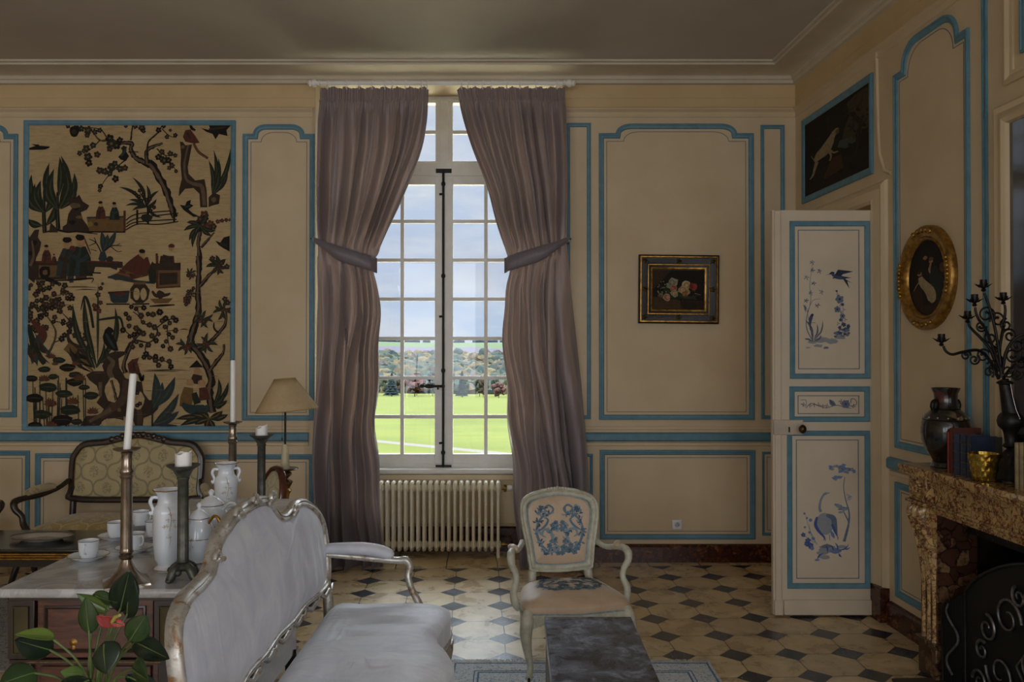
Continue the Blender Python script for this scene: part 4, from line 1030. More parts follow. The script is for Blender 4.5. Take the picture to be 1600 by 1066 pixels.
# grasses behind the fence
for tx, ty, w_ in ((785,520,18),(705,578,18),(765,655,16),(745,690,14),(870,565,18),(945,600,16),(930,650,16),(960,760,14),(905,690,18),(785,720,14)): A.leaf(870, 700, tx, ty, w_+4, LG, None, .12*random.choice((-1,1)))
for x, y in ((830,600),(800,615),(850,625),(825,635),(870,655),(840,660),(890,650),(915,700),(895,720)): A.flower(x, y, 13, DK, OCR)
A.stroke([(870,790,10),(875,700,8),(830,610,5)], DK); A.blob(875, 765, 34, LG, 9, .25, .7)
# tall rock with bird and reeds, right
A.poly([(1068,308),(1085,310),(1100,330),(1140,325),(1130,380),(1115,460),(1120,500),(1160,540),(1215,532),(1228,600),(1232,700),(1190,700),(1185,620),(1150,585),(1100,590),(1062,635),(1065,590),(1080,530),(1072,450),(1075,390)], BR_); A.stroke([(1118,330,10),(1095,440,12),(1105,530,14),(1150,560,20),(1200,580,24),(1215,690,20)], BRL); A.blob(1085, 340, 12, OCR)
A.poly([(1085,280),(1100,240),(1130,235),(1160,275),(1185,315),(1150,320),(1100,308)], RD); A.stroke([(1130,210,14),(1140,230,18),(1160,240,10)], DK); A.stroke([(1150,320,14),(1180,370,16),(1235,408,14)], RD); A.stroke([(1150,325,5),(1190,380,5),(1225,405,4)], OCR); A.stroke([(1110,255,16),(1130,290,14)], BR_)
for tx, ty in ((1270,360),(1240,420),(1298,408),(1370,348),(1355,492),(1330,520),(1300,470)): A.leaf(1262, 630, tx, ty, 28, LG, LG2, .08)
A.poly([(1240,640),(1270,612),(1308,628),(1302,680),(1262,690),(1240,698)], BR_); A.blob(1270, 655, 16, BRL)
A.poly([(1195,228),(1250,240),(1240,210),(1290,205),(1370,212),(1345,240),(1352,275),(1300,262),(1280,295),(1262,262),(1225,250)], DK); A.stroke([(1240,235,10),(1300,228,14),(1340,222,8)], BR_)
# flying birds
A.poly([(1068,685),(1100,690),(1110,665),(1135,655),(1130,680),(1150,690),(1120,712),(1145,735),(1185,755),(1150,758),(1110,730),(1090,715)], DK); A.stroke([(1100,700,8),(1130,690,12)], TL_)
A.poly([(1280,898),(1310,910),(1330,880),(1366,870),(1366,965),(1330,945),(1300,925)], DK); A.stroke([(1310,915,14),(1350,930,20)], LG)
# tree at right, upper crown
A.branch([(1185,1090,28),(1190,1020,26),(1180,920,24),(1190,850,20),(1200,790,12)], DK, BRL); A.branch([(1195,940,16),(1240,890,14),(1275,850,8)], DK, BRL)
for x, y, r in ((1215,745,26),(1165,800,26),(1205,800,30),(1250,800,24),(1235,820,26),(1270,815,20),(1180,825,22),(1295,785,14),(1320,780,13),(1345,776,12),(1365,775,9),(1215,770,24),(1190,770,20)): A.flower(x, y, r, random.choice((BR_,DK,RD)), OCR)
for tx, ty in ((1092,840),(1110,790),(1145,940),(1125,900),(1285,840),(1260,870),(1230,730),(1160,870)): A.leaf(1190, 810, tx, ty, 26, LG, LG2, .1)
for tx, ty in ((1225,1055),(1240,1010),(1285,985),(1340,1010),(1340,1060),(1300,1075)): A.leaf(1295, 1045, tx, ty, 24, LG, LG2, .1)
# middle left scene: rock, table, standing figures
A.poly([(158,845),(175,880),(205,835),(232,832),(225,880),(245,910),(235,960),(215,1000),(205,1060),(160,1060)], BR_); A.blob(205,912,16,DK); A.blob(180,975,14,DK); A.stroke([(190,900,10),(200,990,14),(180,1050,18)], BRL)
for x, y, h, c, c2 in ((277,1030,105,RD,BR_),(322,1030,52,BR_,RD),(402,1110,230,TL_,BR_),(480,1110,245,LG,TL_)): figure(x, y, h, c, c2)
A.blob(432, 945, 18, RD); A.stroke([(500,880,5),(520,930,8),(540,980,5)], RD)
A.poly([(515,1020),(705,1022),(735,1050),(720,1062),(560,1055),(560,1090),(520,1075)], BR_); A.stroke([(515,1022,8),(715,1030,8)], RD)
A.poly([(598,965),(625,965),(634,990),(625,1022),(600,1022),(590,990)], TL_); 
for tx, ty in ((602,842),(690,840),(640,860)): A.leaf(612, 970, tx, ty, 36, TL_, LG2, .05)
for pts in (((600,965,7),(570,910,6),(530,890,4)),((580,930,5),(560,880,4)),((570,912,5),(530,930,4)),((620,960,7),(665,930,6),(725,930,4)),((660,935,5),(700,965,4),(725,960,3)),((690,930,4),(715,915,3)),((575,960,5),(540,950,3))): A.stroke(list(pts), DK)
A.blob(655, 1008, 17, BR_)
# seated figures right of centre
A.stroke([(845,1000,60),(800,1050,90),(780,1090,130)], RD); A.blob(845,975,19,SK); A.blob(845,962,19,DK,9,.1,.7); A.stroke([(1000,990,60),(985,1040,80)], BR_); A.blob(1018,945,18,SK); A.blob(1020,930,20,RD,9,.1,.6)
A.stroke([(932,975,14),(935,1070,14)], RD); A.poly([(900,1035),(1075,1030),(1075,1075),(905,1075)], BR_)
A2 = Art(T2); R = random.uniform
def art2():
    a = A2
    a.poly([(190,28),(370,28),(370,130),(200,135),(180,120)], BR_); a.poly([(215,52),(332,52),(332,115),(215,120)], OCR); a.stroke([(190,34,12),(395,34,12)], RD); a.stroke([(380,20,20),(385,140,22)], RD)
    a.poly([(370,0),(415,0),(408,148),(385,150)], TL_); a.poly([(418,0),(480,0),(480,125),(420,130)], LG); a.poly([(425,60),(478,60),(474,128),(424,128)], RD)
    a.poly([(150,0),(190,0),(180,60),(205,90),(190,150),(150,120)], BR_); a.blob(248,90,34,DK,10,.2); a.blob(250,92,16,OCR); a.stroke([(230,110,24),(290,140,24),(340,160,14)], DK)
    a.stroke([(200,140,5),(360,135,8),(440,130,12),(515,125,8),(508,148,3)], DK)
    a.poly([(480,28),(680,32),(682,58),(652,62),(648,80),(600,60),(530,55),(520,90),(488,92)], BR_); a.blob(500,70,22,DK); a.stroke([(480,92,8),(560,95,8)], DK); a.blob(570,12,22,TL_); a.blob(608,20,18,BR_)
    # reclining figure in red, companions
    a.poly([(600,115),(650,95),(690,60),(760,20),(820,5),(838,60),(820,110),(740,130),(640,135)], RD)
    for k in range(9): a.stroke([(R(650,800),R(40,110),8),(R(660,810),R(60,120),12)], random.choice((BR_,OCR,RD)))
    a.stroke([(598,118,10),(660,120,26),(740,140,16),(860,150,12)], TL_); a.blob(785,5,18,SK); a.poly([(820,80),(845,30),(872,60),(870,150),(830,150)], LG)
    a.poly([(872,70),(1000,40),(1002,170),(872,180)], OCR); a.poly([(885,95),(985,92),(985,155),(885,162)], BR_); a.stroke([(872,0,14),(872,180,12)], RD); a.stroke([(872,178,8),(1002,170,8)], RD)
    a.stroke([(925,0,70),(925,50,80)], BR_); a.stroke([(960,0,10),(965,50,10)], RD); a.stroke([(885,72,8),(1002,66,8)], TL_)
    # pots
    a.poly([(605,205),(720,198),(712,250),(700,262),(630,262),(615,250)], TL_); a.stroke([(600,205,12),(720,198,12)], BR_); a.blob(665,212,30,RD,9,.2,.4); a.stroke([(590,268,8),(720,268,8)], DK)
    a.poly([(745,152),(805,152),(832,190),(822,240),(795,262),(755,262),(725,235),(722,185)], BR_); a.blob(758,212,18,(190,166,120),12,.05,1.9); a.blob(797,212,18,(190,166,120),12,.05,1.9); a.stroke([(740,152,12),(808,152,12)], OCR); a.stroke([(735,268,8),(830,266,8)], DK)
    a.poly([(832,238),(960,235),(935,262),(860,265)], OCR); a.stroke([(845,195,12),(870,222,20),(930,215,16),(945,205,6)], BR_); a.stroke([(830,280,6),(900,275,12),(970,272,6)], DK); a.blob(890,215,22,BR_)
    # big flowering bush left
    for pts in (((260,560,14),(300,480,12),(310,420,10),(280,360,8),(240,300,6),(250,240,5),(330,220,4)),((300,480,8),(350,460,7),(380,420,6)),((240,300,6),(190,280,5),(165,260,4)),((280,360,6),(340,370,5),(400,390,4)),((330,220,4),(380,200,3),(400,215,3)),((250,240,5),(230,190,5),(200,150,4))): a.branch(list(pts), DK, BRL)
    for k in range(95):
        x = R(155,400); y = R(150,420)
        if x > 260+ (y-150)*.6: 
            if R(0,1) < .7: continue
        a.flower(x, y, R(11,19), random.choice((DK,BR_,BR_,LG)), OCR)
    for x, y in ((300,210),(330,240),(345,270),(290,290),(370,205),(395,215),(350,190),(310,255),(325,285),(400,235),(375,235),(360,440),(480,435),(440,430),(420,440),(470,460),(345,460)): a.flower(x, y, R(13,20), random.choice((DK,BR_)), OCR)
    # cranes
    a.stroke([(335,305,2),(375,345,7),(400,375,16),(390,410,14),(380,450,16),(400,490,30),(440,520,44),(480,570,40),(510,620,14)], BR_); a.stroke([(395,375,8),(415,385,3)], DK); a.stroke([(370,500,50),(420,540,50),(480,600,26),(520,640,8)], OCR)
    for k in range(10): a.leaf(R(370,440), R(480,540), R(450,530), R(560,650), R(14,22), random.choice((BR_,LG,DK)), None, .1)
    a.stroke([(180,360,20),(215,400,36),(240,440,50),(200,500,60),(170,560,70)], RD); a.stroke([(160,380,16),(175,440,30),(200,520,40),(250,600,24)], LG)
    for k in range(14): a.leaf(R(160,230), R(420,540), R(170,290), R(520,640), R(14,24), random.choice((BR_,LG,RD,TL_)), None, .1)
    # tall leaves centre
    for x0, y0, tx, ty, w_, bd in ((530,620,405,265,34,-.08),(540,620,470,225,34,-.05),(545,600,545,150,14,0),(540,620,640,285,34,.14),(545,600,600,520,30,.2),(530,630,490,480,30,-.1),(535,620,580,480,22,.1)): a.leaf(x0, y0, tx, ty, w_, LG, LG2, bd)
    a.stroke([(550,355,10),(620,345,14),(668,345,14),(685,400,10)], LG); a.stroke([(450,300,4),(472,226,14),(500,290,16),(520,400,14)], LG)
    for x, y, r in ((545,215,16),(560,180,13),(570,155,9),(535,290,20),(550,305,16),(525,275,14),(560,260,13)): a.flower(x, y, r, random.choice((BR_,RD)), OCR)
    # black bird on the rock
    a.poly([(572,450),(585,410),(605,392),(625,402),(635,418),(622,430),(645,470),(660,525),(640,530),(600,510),(578,480)], DK); a.stroke([(590,430,12),(610,470,18),(640,515,12)], TL_)
    # twisted rock
    a.branch([(700,650,26),(690,600,24),(720,520,18),(750,460,14),(800,420,10)], DK, BRL)
    a.poly([(480,660),(520,640),(580,640),(570,610),(600,545),(640,530),(690,530),(700,545),(660,570),(665,620),(700,680),(790,700),(800,760),(830,800),(890,800),(880,850),(850,880),(800,900),(795,960),(760,960),(740,905),(690,890),(690,960),(640,960),(600,900),(545,950),(445,950),(480,890),(560,880),(580,850),(540,815),(560,780),(540,720),(500,690)], BR_)
    a.stroke([(600,560,14),(630,590,24),(610,640,30),(640,700,20)], BRL); a.stroke([(700,690,30),(690,790,40),(640,830,50),(560,900,24)], (84,66,52)); a.stroke([(770,820,26),(780,880,28),(775,950,24)], (84,66,52)); a.stroke([(560,700,20),(560,780,18)], BRL); a.stroke([(500,920,16),(620,850,24)], BRL)
    G0 = (188,164,120)
    a.blob(628,748,42,G0,14,.10,1.6); a.branch([(620,690,16),(635,740,14),(650,800,20)], DK, BRL); a.blob(770,800,36,G0,14,.12,1.4); a.blob(635,930,66,G0,14,.08,.45); a.blob(665,855,12,OCR)
    for x, y in ((765,760),(765,830),(780,820)): a.flower(x, y, 13, DK, OCR)
    # red bird
    a.poly([(710,600),(735,575),(775,565),(765,590),(780,640),(778,660),(720,650)], RD); a.stroke([(745,590,12),(750,640,16)], BR_); a.stroke([(775,650,16),(790,690,20),(800,660,8)], DK)
    # blossom branches centre right
    for pts in (((700,540,16),(720,490,12),(760,470,10),(830,480,9),(870,440,10),(870,400,10),(830,385,8),(790,370,7),(780,340,6),(740,310,5)),((870,400,8),(910,370,6),(960,345,5)),((790,350,6),(760,290,5),(800,285,4)),((820,480,8),(810,530,6),(860,570,6),(940,590,5),(950,610,3)),((940,350,5),(930,420,5),(940,500,4)),((760,470,6),(700,420,5),(690,400,4)),((830,330,4),(880,320,4)),((920,420,4),(980,410,4))): a.branch(list(pts), DK, BR_)
    for pts in ((700,320),(730,285),(760,295),(800,285),(820,325),(850,330),(885,315),(780,335),(715,345),(800,370),(830,385),(900,365),(925,345),(960,340),(975,355),(940,375),(915,395),(980,410),(960,455),(935,440),(910,500),(945,515),(925,475),(860,400),(880,430),(850,440),(870,470),(830,490),(790,500),(760,480),(720,445),(750,440),(770,425),(800,430),(720,390),(690,410),(740,510),(810,545),(800,560),(830,560),(870,580),(880,605),(900,575),(940,590),(955,615),(870,560),(760,400)): a.flower(pts[0]+R(-5,5), pts[1]+R(-5,5), R(13,19), random.choice((BR_,DK,BR_)), OCR, 6)
    # right tree
    a.branch([(1185,870,40),(1165,760,44),(1175,680,40),(1140,590,40),(1085,510,44),(1060,470,40),(1085,380,34),(1105,290,34),(1100,200,30),(1105,100,28),(1100,0,26)], DK, BRL)
    a.branch([(1110,170,20),(1150,120,20),(1200,70,16),(1225,50,8)], DK, BRL); a.branch([(1100,510,24),(1160,485,22),(1215,430,20),(1255,370,16),(1255,300,10)], DK, BRL); a.branch([(1165,640,24),(1200,590,22),(1240,540,16),(1245,490,10)], DK, BRL); a.branch([(1215,430,12),(1190,400,10),(1190,370,5)], DK, BR_)
    for cx_, cy_, r in ((1210,60,60),(1060,100,34),(1035,500,60),(1130,350,56),(1150,490,60),(1240,300,60),(1060,210,30),(1040,250,26)):
        a.star(cx_, cy_, r, LG, LG2, 8, R(0,2)); 
        for k in range(5): a.flower(cx_+R(-18,18), cy_+R(-16,16), R(9,13), random.choice((BR_,RD)), OCR)
    for x, y in ((1180,15),(1260,60),(1230,40),(1250,240),(1265,260)): a.flower(x, y, 16, BR_, OCR)
    for y in range(180, 280, 18): a.flower(1075-(y-180)*.45, y, 11, BR_, OCR)
    # seated group bottom right
    a.poly([(1052,620),(1095,578),(1130,618)], DK); a.blob(1098,640,22,SK); a.stroke([(1100,660,50),(1090,710,70)], BR_); a.stroke([(1050,730,50),(1040,790,70),(1030,840,60)], OCR); a.blob(1057,700,20,SK); a.stroke([(1130,730,44),(1140,800,60)], RD); a.blob(1122,705,20,SK); a.stroke([(1015,820,20),(1060,850,50),(1140,850,50),(1160,830,20)], TL_); a.stroke([(1080,760,30),(1100,820,40)], LG)
    for tx, ty in ((1270,700),(1250,760),(1240,830),(1215,680),(1265,800)): a.leaf(1190, 830, tx, ty, 26, LG, LG2, .12)
    for tx, ty in ((980,905),(1005,940),(1060,880),(1120,870),(1270,880),(1240,860),(1200,960),(1150,960),(1085,935)): a.leaf(1165, 905, tx, ty, 34, LG, OCR, .06)
    # banana leaves bottom centre
    for tx, ty, w_ in ((862,650,46),(975,672,50),(995,765,44),(998,860,40),(990,940,38),(905,700,40)): a.leaf(850, 940 if ty > 700 else 850, tx, ty, w_, TL_, LG2, .08)
    a.stroke([(850,960,10),(850,820,8)], LG)
    # lotus pond bottom left
    for k in range(26):
        x = 190+R(0,300); a.stroke([(x,955,5),(x+R(-12,12),R(660,800),4)], LG)
    for x, y, r in ((180,680,36),(195,790,50),(270,730,50),(380,620,46),(330,580,36),(420,700,46),(360,765,46),(510,775,42),(240,880,50),(395,855,56),(350,910,60),(300,670,30),(420,660,36),(200,940,40),(470,730,30),(250,630,34),(430,920,34),(290,820,30)):
        a.blob(x, y, r, random.choice((LG,LG,DK)), 12, .12, .5); a.stroke([(x-r*.7,y,2),(x,y-3,4),(x+r*.7,y,2)], LG2)
    for x, y, r in ((250,685,30),(445,680,34),(290,560,24),(285,820,34),(410,810,34),(290,940,30),(520,865,32),(310,600,18),(425,600,22)):
        for k in range(7): an = -pi*k/6; a.leaf(x, y+r*.3, x+r*1.1*cos(an), y+r*.9*sin(an), r*.42, RD, OCR)
    # ground strokes
    for k in range(46):
        x = R(160,1200); y = R(170,955)
        if 560 < x < 1010 and y < 600 and R(0,1) < .6: continue
        l = R(20,80); a.stroke([(x,y,1),(x+l/2,y+R(-3,3),R(2,4)),(x+l,y,1)], (120,98,72))
    for x0, x1, y in ((790,1060,636),(800,1000,642),(340,540,176),(420,540,190),(860,1000,950),(880,1040,956),(560,640,955),(1000,1050,410)): a.stroke([(x0,y,1),((x0+x1)/2,y-4,5),(x1,y,1)], DK)
art2()
PRINT = attr_mat('hanging_print', .85, .3, 28)
A.build('painted_garden', FW, PRINT, tap, base=.0046, step=4e-6)
A2.build('painted_garden', FW, PRINT, tap, base=.0047, step=4e-6)
# ================================================================== sofa
AX = lambda q: q if q < .2 else .2+(q-.2)*.80
def satin(name, c, c2, wr=(2.0, 16.0, 1.0), strength=.5, rough=.5):
    m_, t, out = nt(name); b = bsdf(t, out, rough, 0, .4, 0, .5); b.inputs['Sheen Roughness'].default_value = .4
    f = noise_n(t, coords(t, (1,1,1)), 5, 6, .65, 1.0)
    t.links.new(ramp(t, f, [(.35, lin(c2)), (.65, lin(c))]), b.inputs['Base Color'])
    bump_n(t, b, noise_n(t, coords(t, wr), 2.2, 3, .5, .6), strength, .012); return m_
SATIN = satin('pale_grey_blue_satin', (222,224,232), (202,205,217), (1.2, 9.0, 1.4), .55)
SATINB = satin('pale_grey_blue_satin_back', (222,224,232), (198,202,216), (2, 7.0, .9), .5)
def silverleaf():
    m_, t, out = nt('worn_silver_leaf'); b = bsdf(t, out, .26, .65)
    co = coords(t); f = noise_n(t, co, 14, 6, .7, .5); f2 = noise_n(t, co, 30, 4, .7); b.inputs['Roughness'].default_value = .36
    c = ramp(t, f, [(.36, lin((138,104,68))), (.46, lin((190,184,172))), (.66, lin((216,214,210)))])
    t.links.new(mixc(t, ramp(t, f2, [(.60, (0,0,0)), (.72, (.8,.8,.8))]), c, lin((92,62,40))), b.inputs['Base Color'])
    t.links.new(ramp(t, f, [(.36, (.2,.2,.2)), (.6, (.75,.75,.75))]), b.inputs['Metallic'])
    bump_n(t, b, f2, .2, .003); return m_
SILV = silverleaf()
SX, SY = -.958, 3.335
sofa = thing('sofa', 'large pale grey satin sofa with a worn silver gilt carved frame', 'sofa', (SX+.32, SY, 0))
CR = [(-.955,.80),(-.952,.92),(-.925,.985),(-.87,1.018),(-.78,1.034),(-.65,1.034),(-.55,1.045),(-.485,1.085),(-.42,1.125),(-.30,1.150),(-.22,1.166),(-.10,1.172),(0,1.174),
      (.10,1.168),(.20,1.150),(.26,1.10),(.33,1.055),(.41,1.035),(.49,1.040),(.57,1.062),(.66,1.058),(.75,1.03),(.84,.985),(.895,.935),(.925,.88),(.93,.80)]
low = [(.915,.68),(.86,.585),(.70,.565),(.5,.575),(.3,.56),(.1,.57),(-.1,.56),(-.3,.572),(-.5,.56),(-.7,.57),(-.88,.585),(-.94,.66)]
outl = cr(CR+low, 3, closed=True)
# leaning plane: local h points to +X, back reclines a little
def SB(a, b, h):
    lean = (b-.56)*.13; bow = .05*(1-(a/.95)**2)
    return Vector((SX+.04-lean-bow+h, SY+a, b-.028*smooth((b-.56)/.3)))
sec = [(a_*.72, b_*.8) for a_, b_ in [(-.005,-.02),(-.012,0),(-.010,.018),(0,.030),(.008,.024),(.014,.034),(.026,.038),(.034,.026),(.040,.024),(.046,.030),(.054,.020),(.056,.0),(.054,-.02)]]
# path must run counter-clockwise in (a, b): reverse order
outc = list(reversed(outl))
m = MB(); m.mould(outc, sec, SB, ring=True)
fr_ = m.build('back_frame', SILV, sofa, world=True, ang=60)
for a, b, s_ in ((-.22,1.168,1.1),(-.50,1.078,.9),(.215,1.150,1.1),(.50,1.045,.9),(0,1.18,1.0)):
    m = MB(); p = SB(a, b-.008, .03)
    sg = 1 if a > 0 else -1
    m.tube([p+Vector((0, sg*.034*s_*cos(q)*(1-q/9), .026*s_*sin(q)*(1-q/9)+.004)) for q in [i*.55 for i in range(12)]], [.010*s_]*8+[.006]*4, 7)
    for k in range(3): m.ell(p+Vector((.004, -sg*.022*k*s_, -.004*k)), (.012, .015*s_, .012*s_), 8, 6)
    m.build('carved_shell', SILV, fr_, world=True)
inn = [(a*.966, .56+.014+(b-.56)*.945) for a, b in outl]
def wr(a, b, t):
    e = 1-t**6
    return e*(.016*nz(a*2.2, b*1.3, 1)+.012*nz(a*11+b*4, b*1.6, 5)*smooth((a+.9)/1.2)+.05*max(0, nz(a*12+b*5, b*2.2, 3)-.1)*smooth((a-.05)/.3)*smooth((1-b)/.3))
m = MB(); m.dome(inn, (0, .84), .075, 34, SB, 2.6, wr, .012)
m.build('back_upholstery', SATINB, sofa, world=True, ang=180)
m = MB(); m.dome(inn, (0, .84), -.02, 6, SB, 4, None, -.004); m.build('back_lining', SATINB, sofa, world=True, ang=180)
# seat, plan outline (x forward, y along)
seat = [(.04,-.92),(.30,-.95),(.52,-.96),(.63,-.90),(.675,-.78),(.665,-.62),(.62,-.46),(.61,-.34),(.665,-.20),(.71,0),(.665,.20),(.61,.34),(.62,.46),(.645,.62),(.635,.76),(.57,.85),(.44,.885),(.22,.87),(.06,.85),(.045,.4),(.04,0),(.04,-.5)]
so2 = cr(seat, 4, closed=True)
def SS(a, b, h): return Vector((SX+.02+a, SY+b, .375+h))
def swr(a, b, t):
    e = 1-t**5; ed = smooth((b+.95)/.3)*smooth((.9-b)/.2)
    sag = -.022*abs(cos((b+.02)*pi/1.25*1.0))*0
    hump = .020*sin((b+.30)*pi/.62)*(1 if -.62 < b < .65 else 0)
    fine = -.034*max(0, nz(a*1.5+2, b*12, 1.7)-.06)*2*smooth((a-.08)/.2)*smooth((.60-a)/.2) - .006*abs(nz(a*2.3, b*26, 4))
    return e*(hump*.6+fine+.008*nz(a*3, b*3, 8))
m = MB(); m.dome(so2, (.35, 0), .15, 44, SS, 6.0, swr, .095)
n0 = len(so2); b0 = len(m.v)-n0
# sides
V = [SS(a, b, -.02) for a, b in so2]; m.add(V, [])
for i in range(n0): m.f.append([b0+i, b0+(i+1) % n0, len(m.v)-n0+(i+1) % n0, len(m.v)-n0+i]); m.c.append(None); m.m.append(0)
m.build('seat_cushion', SATIN, sofa, world=True, ang=180)
m = MB(); m.mould(list(so2), [(.03,-.10),(-.006,-.095),(-.012,-.06),(-.004,-.045),(-.014,-.03),(-.008,-.015),(.012,-.012)], SS)
m.build('seat_rail', SILV, sofa, world=True)
m = MB(); m.mould(list(so2), [(.02,.0),(-.004,-.002),(-.008,.006),(0,.012),(.02,.012)], SS)
m.build('gilt_piping', SILV, sofa, world=True)
def cab_leg(p, d, h, r=1.0):            # cabriole leg: p top point, d outward (x, y), h height
    m = MB(); m.tube([(p[0]+d[0]*q, p[1]+d[1]*q, z) for q, z in ((-.01,h+.03),(.015,h-.02),(.03,h*.80),(.018,h*.55),(-.004,h*.28),(.0,h*.12),(.022,.035),(.034,.012))], [.034*r,.038*r,.036*r,.026*r,.017*r,.014*r,.020*r,.014*r], 10); return m
for x_, y_, dx_, dy_ in ((.60,-.86,.7,-.7),(.58,.78,.7,.7),(.66,0,1,0),(.06,-.86,-.7,-.7),(.06,.80,-.7,.7)):
    cab_leg((SX+.02+x_, SY+y_), (dx_, dy_), .29).build('leg', SILV, sofa, world=True)
for s_ in (1, -1):
    yy = SY+(.905 if s_ > 0 else -.93)
    m = MB()
    pts = [(SX+AX(x_), y_, z_) for x_, y_, z_ in [(-.03, yy-.02*s_, .715),(.06, yy, .71),(.24, yy+.02*s_, .69),(.42, yy+.03*s_, .675),(.475, yy+.032*s_, .675),(.50, yy+.03*s_, .645),(.49, yy+.02*s_, .60),(.515, yy, .54),(.575, yy-.03*s_, .46),(.60, yy-.06*s_, .40)]]
    m.tube(cr(pts, 4), [.016,.016,.017,.018,.022,.020,.017,.017,.019,.022], 10)
    ar = m.build('arm', SILV, sofa, world=True)
    m = MB(); pp = [(SX-.01, yy, .735),(SX+.03, yy, .742),(SX+.18, yy+.015*s_, .740),(SX+.28, yy+.02*s_, .728),(SX+.335, yy+.026*s_, .708),(SX+.35, yy+.028*s_, .695)]
    m.tube(cr(pp, 4), [.018,.034,.040,.040,.034,.015], 12, flat=.8); m.build('arm_pad', SATIN, ar, world=True)
m = MB()
for k in range(9):
    a = -.84+k*.21; m.tube([SB(a-.09, .555, .005), SB(a-.05, .535, .012), SB(a, .55, .015), SB(a+.05, .538, .012), SB(a+.10, .555, .005)], [.010,.013,.016,.013,.010], 8)
m.build('carved_lower_rail', SILV, sofa, world=True)
for a in (-.90, .87): m = MB(); m.tube([SB(a, .62, -.005), SB(a, .50, .0), Vector((SX+.05, SY+a*.98, .36))], [.028,.026,.028], 8); m.build('back_post', SILV, sofa, world=True)

# ================================================================== low stone-topped table in front
ZT = .50
tb = thing('coffee_table', 'low rectangular table with a dark mottled stone top in the foreground', 'table', (.36, 3.1, 0))
m = MB(); m.bbox(PX(855,3.6)*0+.151, .556, 2.35, 3.59*1.094, ZT-.028, ZT, .004); m.build('table_top', SLATE, tb, world=True)
m = MB(); m.mould([(.149,2.348),(.558,2.348),(.558,3.93),(.149,3.93)], [(.03,ZT-.045),(0,ZT-.045),(0,ZT-.029),(.03,ZT-.029)], lambda x, y, h: (x, y, h), ring=True); m.build('metal_band', simple('brushed_steel', (150,146,140), rough=.3, metal=.8), tb, world=True, flat=True)
for x_ in (.17, .535):
    for y_ in (2.37, 3.91):
        m = MB(); m.box(x_-.014, x_+.014, y_-.014, y_+.014, .012, ZT-.045); m.build('leg', MATS['brushed_steel'], tb, world=True, bevel=.002)

# ================================================================== rug
def rug_mat(name, ground, inks, sc=34):
    m_, t, out = nt(name); b = bsdf(t, out, .95, 0, .1, 0, .2); co = coords(t)
    vo = t.nodes.new('ShaderNodeTexVoronoi'); vo.inputs['Scale'].default_value = sc; t.links.new(co, vo.inputs['Vector'])
    w_ = t.nodes.new('ShaderNodeTexMagic'); w_.inputs['Scale'].default_value = sc*.32; w_.turbulence_depth = 4; t.links.new(co, w_.inputs[0])
    f = noise_n(t, co, sc*1.3, 5, .7, 1.5)
    c = ramp(t, f, [(.40, lin(inks[0])), (.46, lin(ground)), (.56, lin(ground)), (.60, lin(inks[1])), (.66, lin(ground))])
    d = ramp(t, vo.outputs['Distance'], [(.16, (1,1,1)), (.24, (0,0,0))])
    c = mixc(t, math_n(t, 'MULTIPLY', d, .55), c, lin(inks[2]))
    t.links.new(c, b.inputs['Base Color']); bump_n(t, b, noise_n(t, co, 260, 2), .4, .004); return m_
rug = thing('rug', 'pale blue and white patterned rug with a white fringe under the low table', 'rug', (.4, 3.3, 0))
RX0, RX1, RY0, RY1 = -.335, 1.10, 1.6, 4.68
m = MB(); m.bbox(RX0, RX1, RY0, RY1, .001, .011, .004); m.build('pile', rug_mat('rug_pattern', (206,206,204), ((104,132,160),(84,112,146),(150,136,132))), rug, world=True)
m = MB()
for d_, w_ in ((.018,.010),(.13,.006),(.15,.010)):
    m.mould([(RX0+d_,RY0+d_),(RX1-d_,RY0+d_),(RX1-d_,RY1-d_),(RX0+d_,RY1-d_)], [(0,.0115),(0,.0122),(w_,.0122),(w_,.0115)], lambda x, y, h: (x, y, h))
m.build('border_line', simple('rug_blue_line', (92,122,150), rough=.95, scale=80), rug, world=True, flat=True)
m = MB(); rf = random.Random(4)
for k in range(520):
    x = lerp(RX0, RX1, k/519); L_ = rf.uniform(.035, .06); a = rf.uniform(-.014, .014)
    m.tube([(x, RY1-.004, .007), (x+a*.5, RY1+L_*.5, .008+rf.uniform(0,.005)), (x+a, RY1+L_, .003)], [.0018,.0022,.0012], 4)
m.build('fringe', simple('fringe_cotton', (214,210,202), (190,184,172), rough=.95, scale=50), rug, world=True)

# ================================================================== painted armchair
def painted_frame():
    m_, t, out = nt('grey_green_chair_paint'); b = bsdf(t, out, .45, 0, .4); co = coords(t)
    f = noise_n(t, co, 18, 5, .7); f2 = noise_n(t, co, 50, 4, .7)
    c = ramp(t, f, [(.35, lin((168,164,142))), (.62, lin((200,198,178)))])
    t.links.new(mixc(t, ramp(t, f2, [(.64, (0,0,0)), (.72, (.7,.7,.7))]), c, lin((128,104,70))), b.inputs['Base Color']); bump_n(t, b, f2, .15, .003); return m_
CP = painted_frame()
TAN = satin('tan_satin', (204,180,152), (188,162,134), (3, 3, 3), .18, .45)
CBL = simple('blue_grey_gimp', (150,168,172), (120,144,152), rough=.6, scale=60)
RZ = math.radians(9)
ch = thing('armchair', 'white painted carved armchair with tan satin embroidered in blue scrolls', 'chair', (.315, 4.665, 0), RZ)
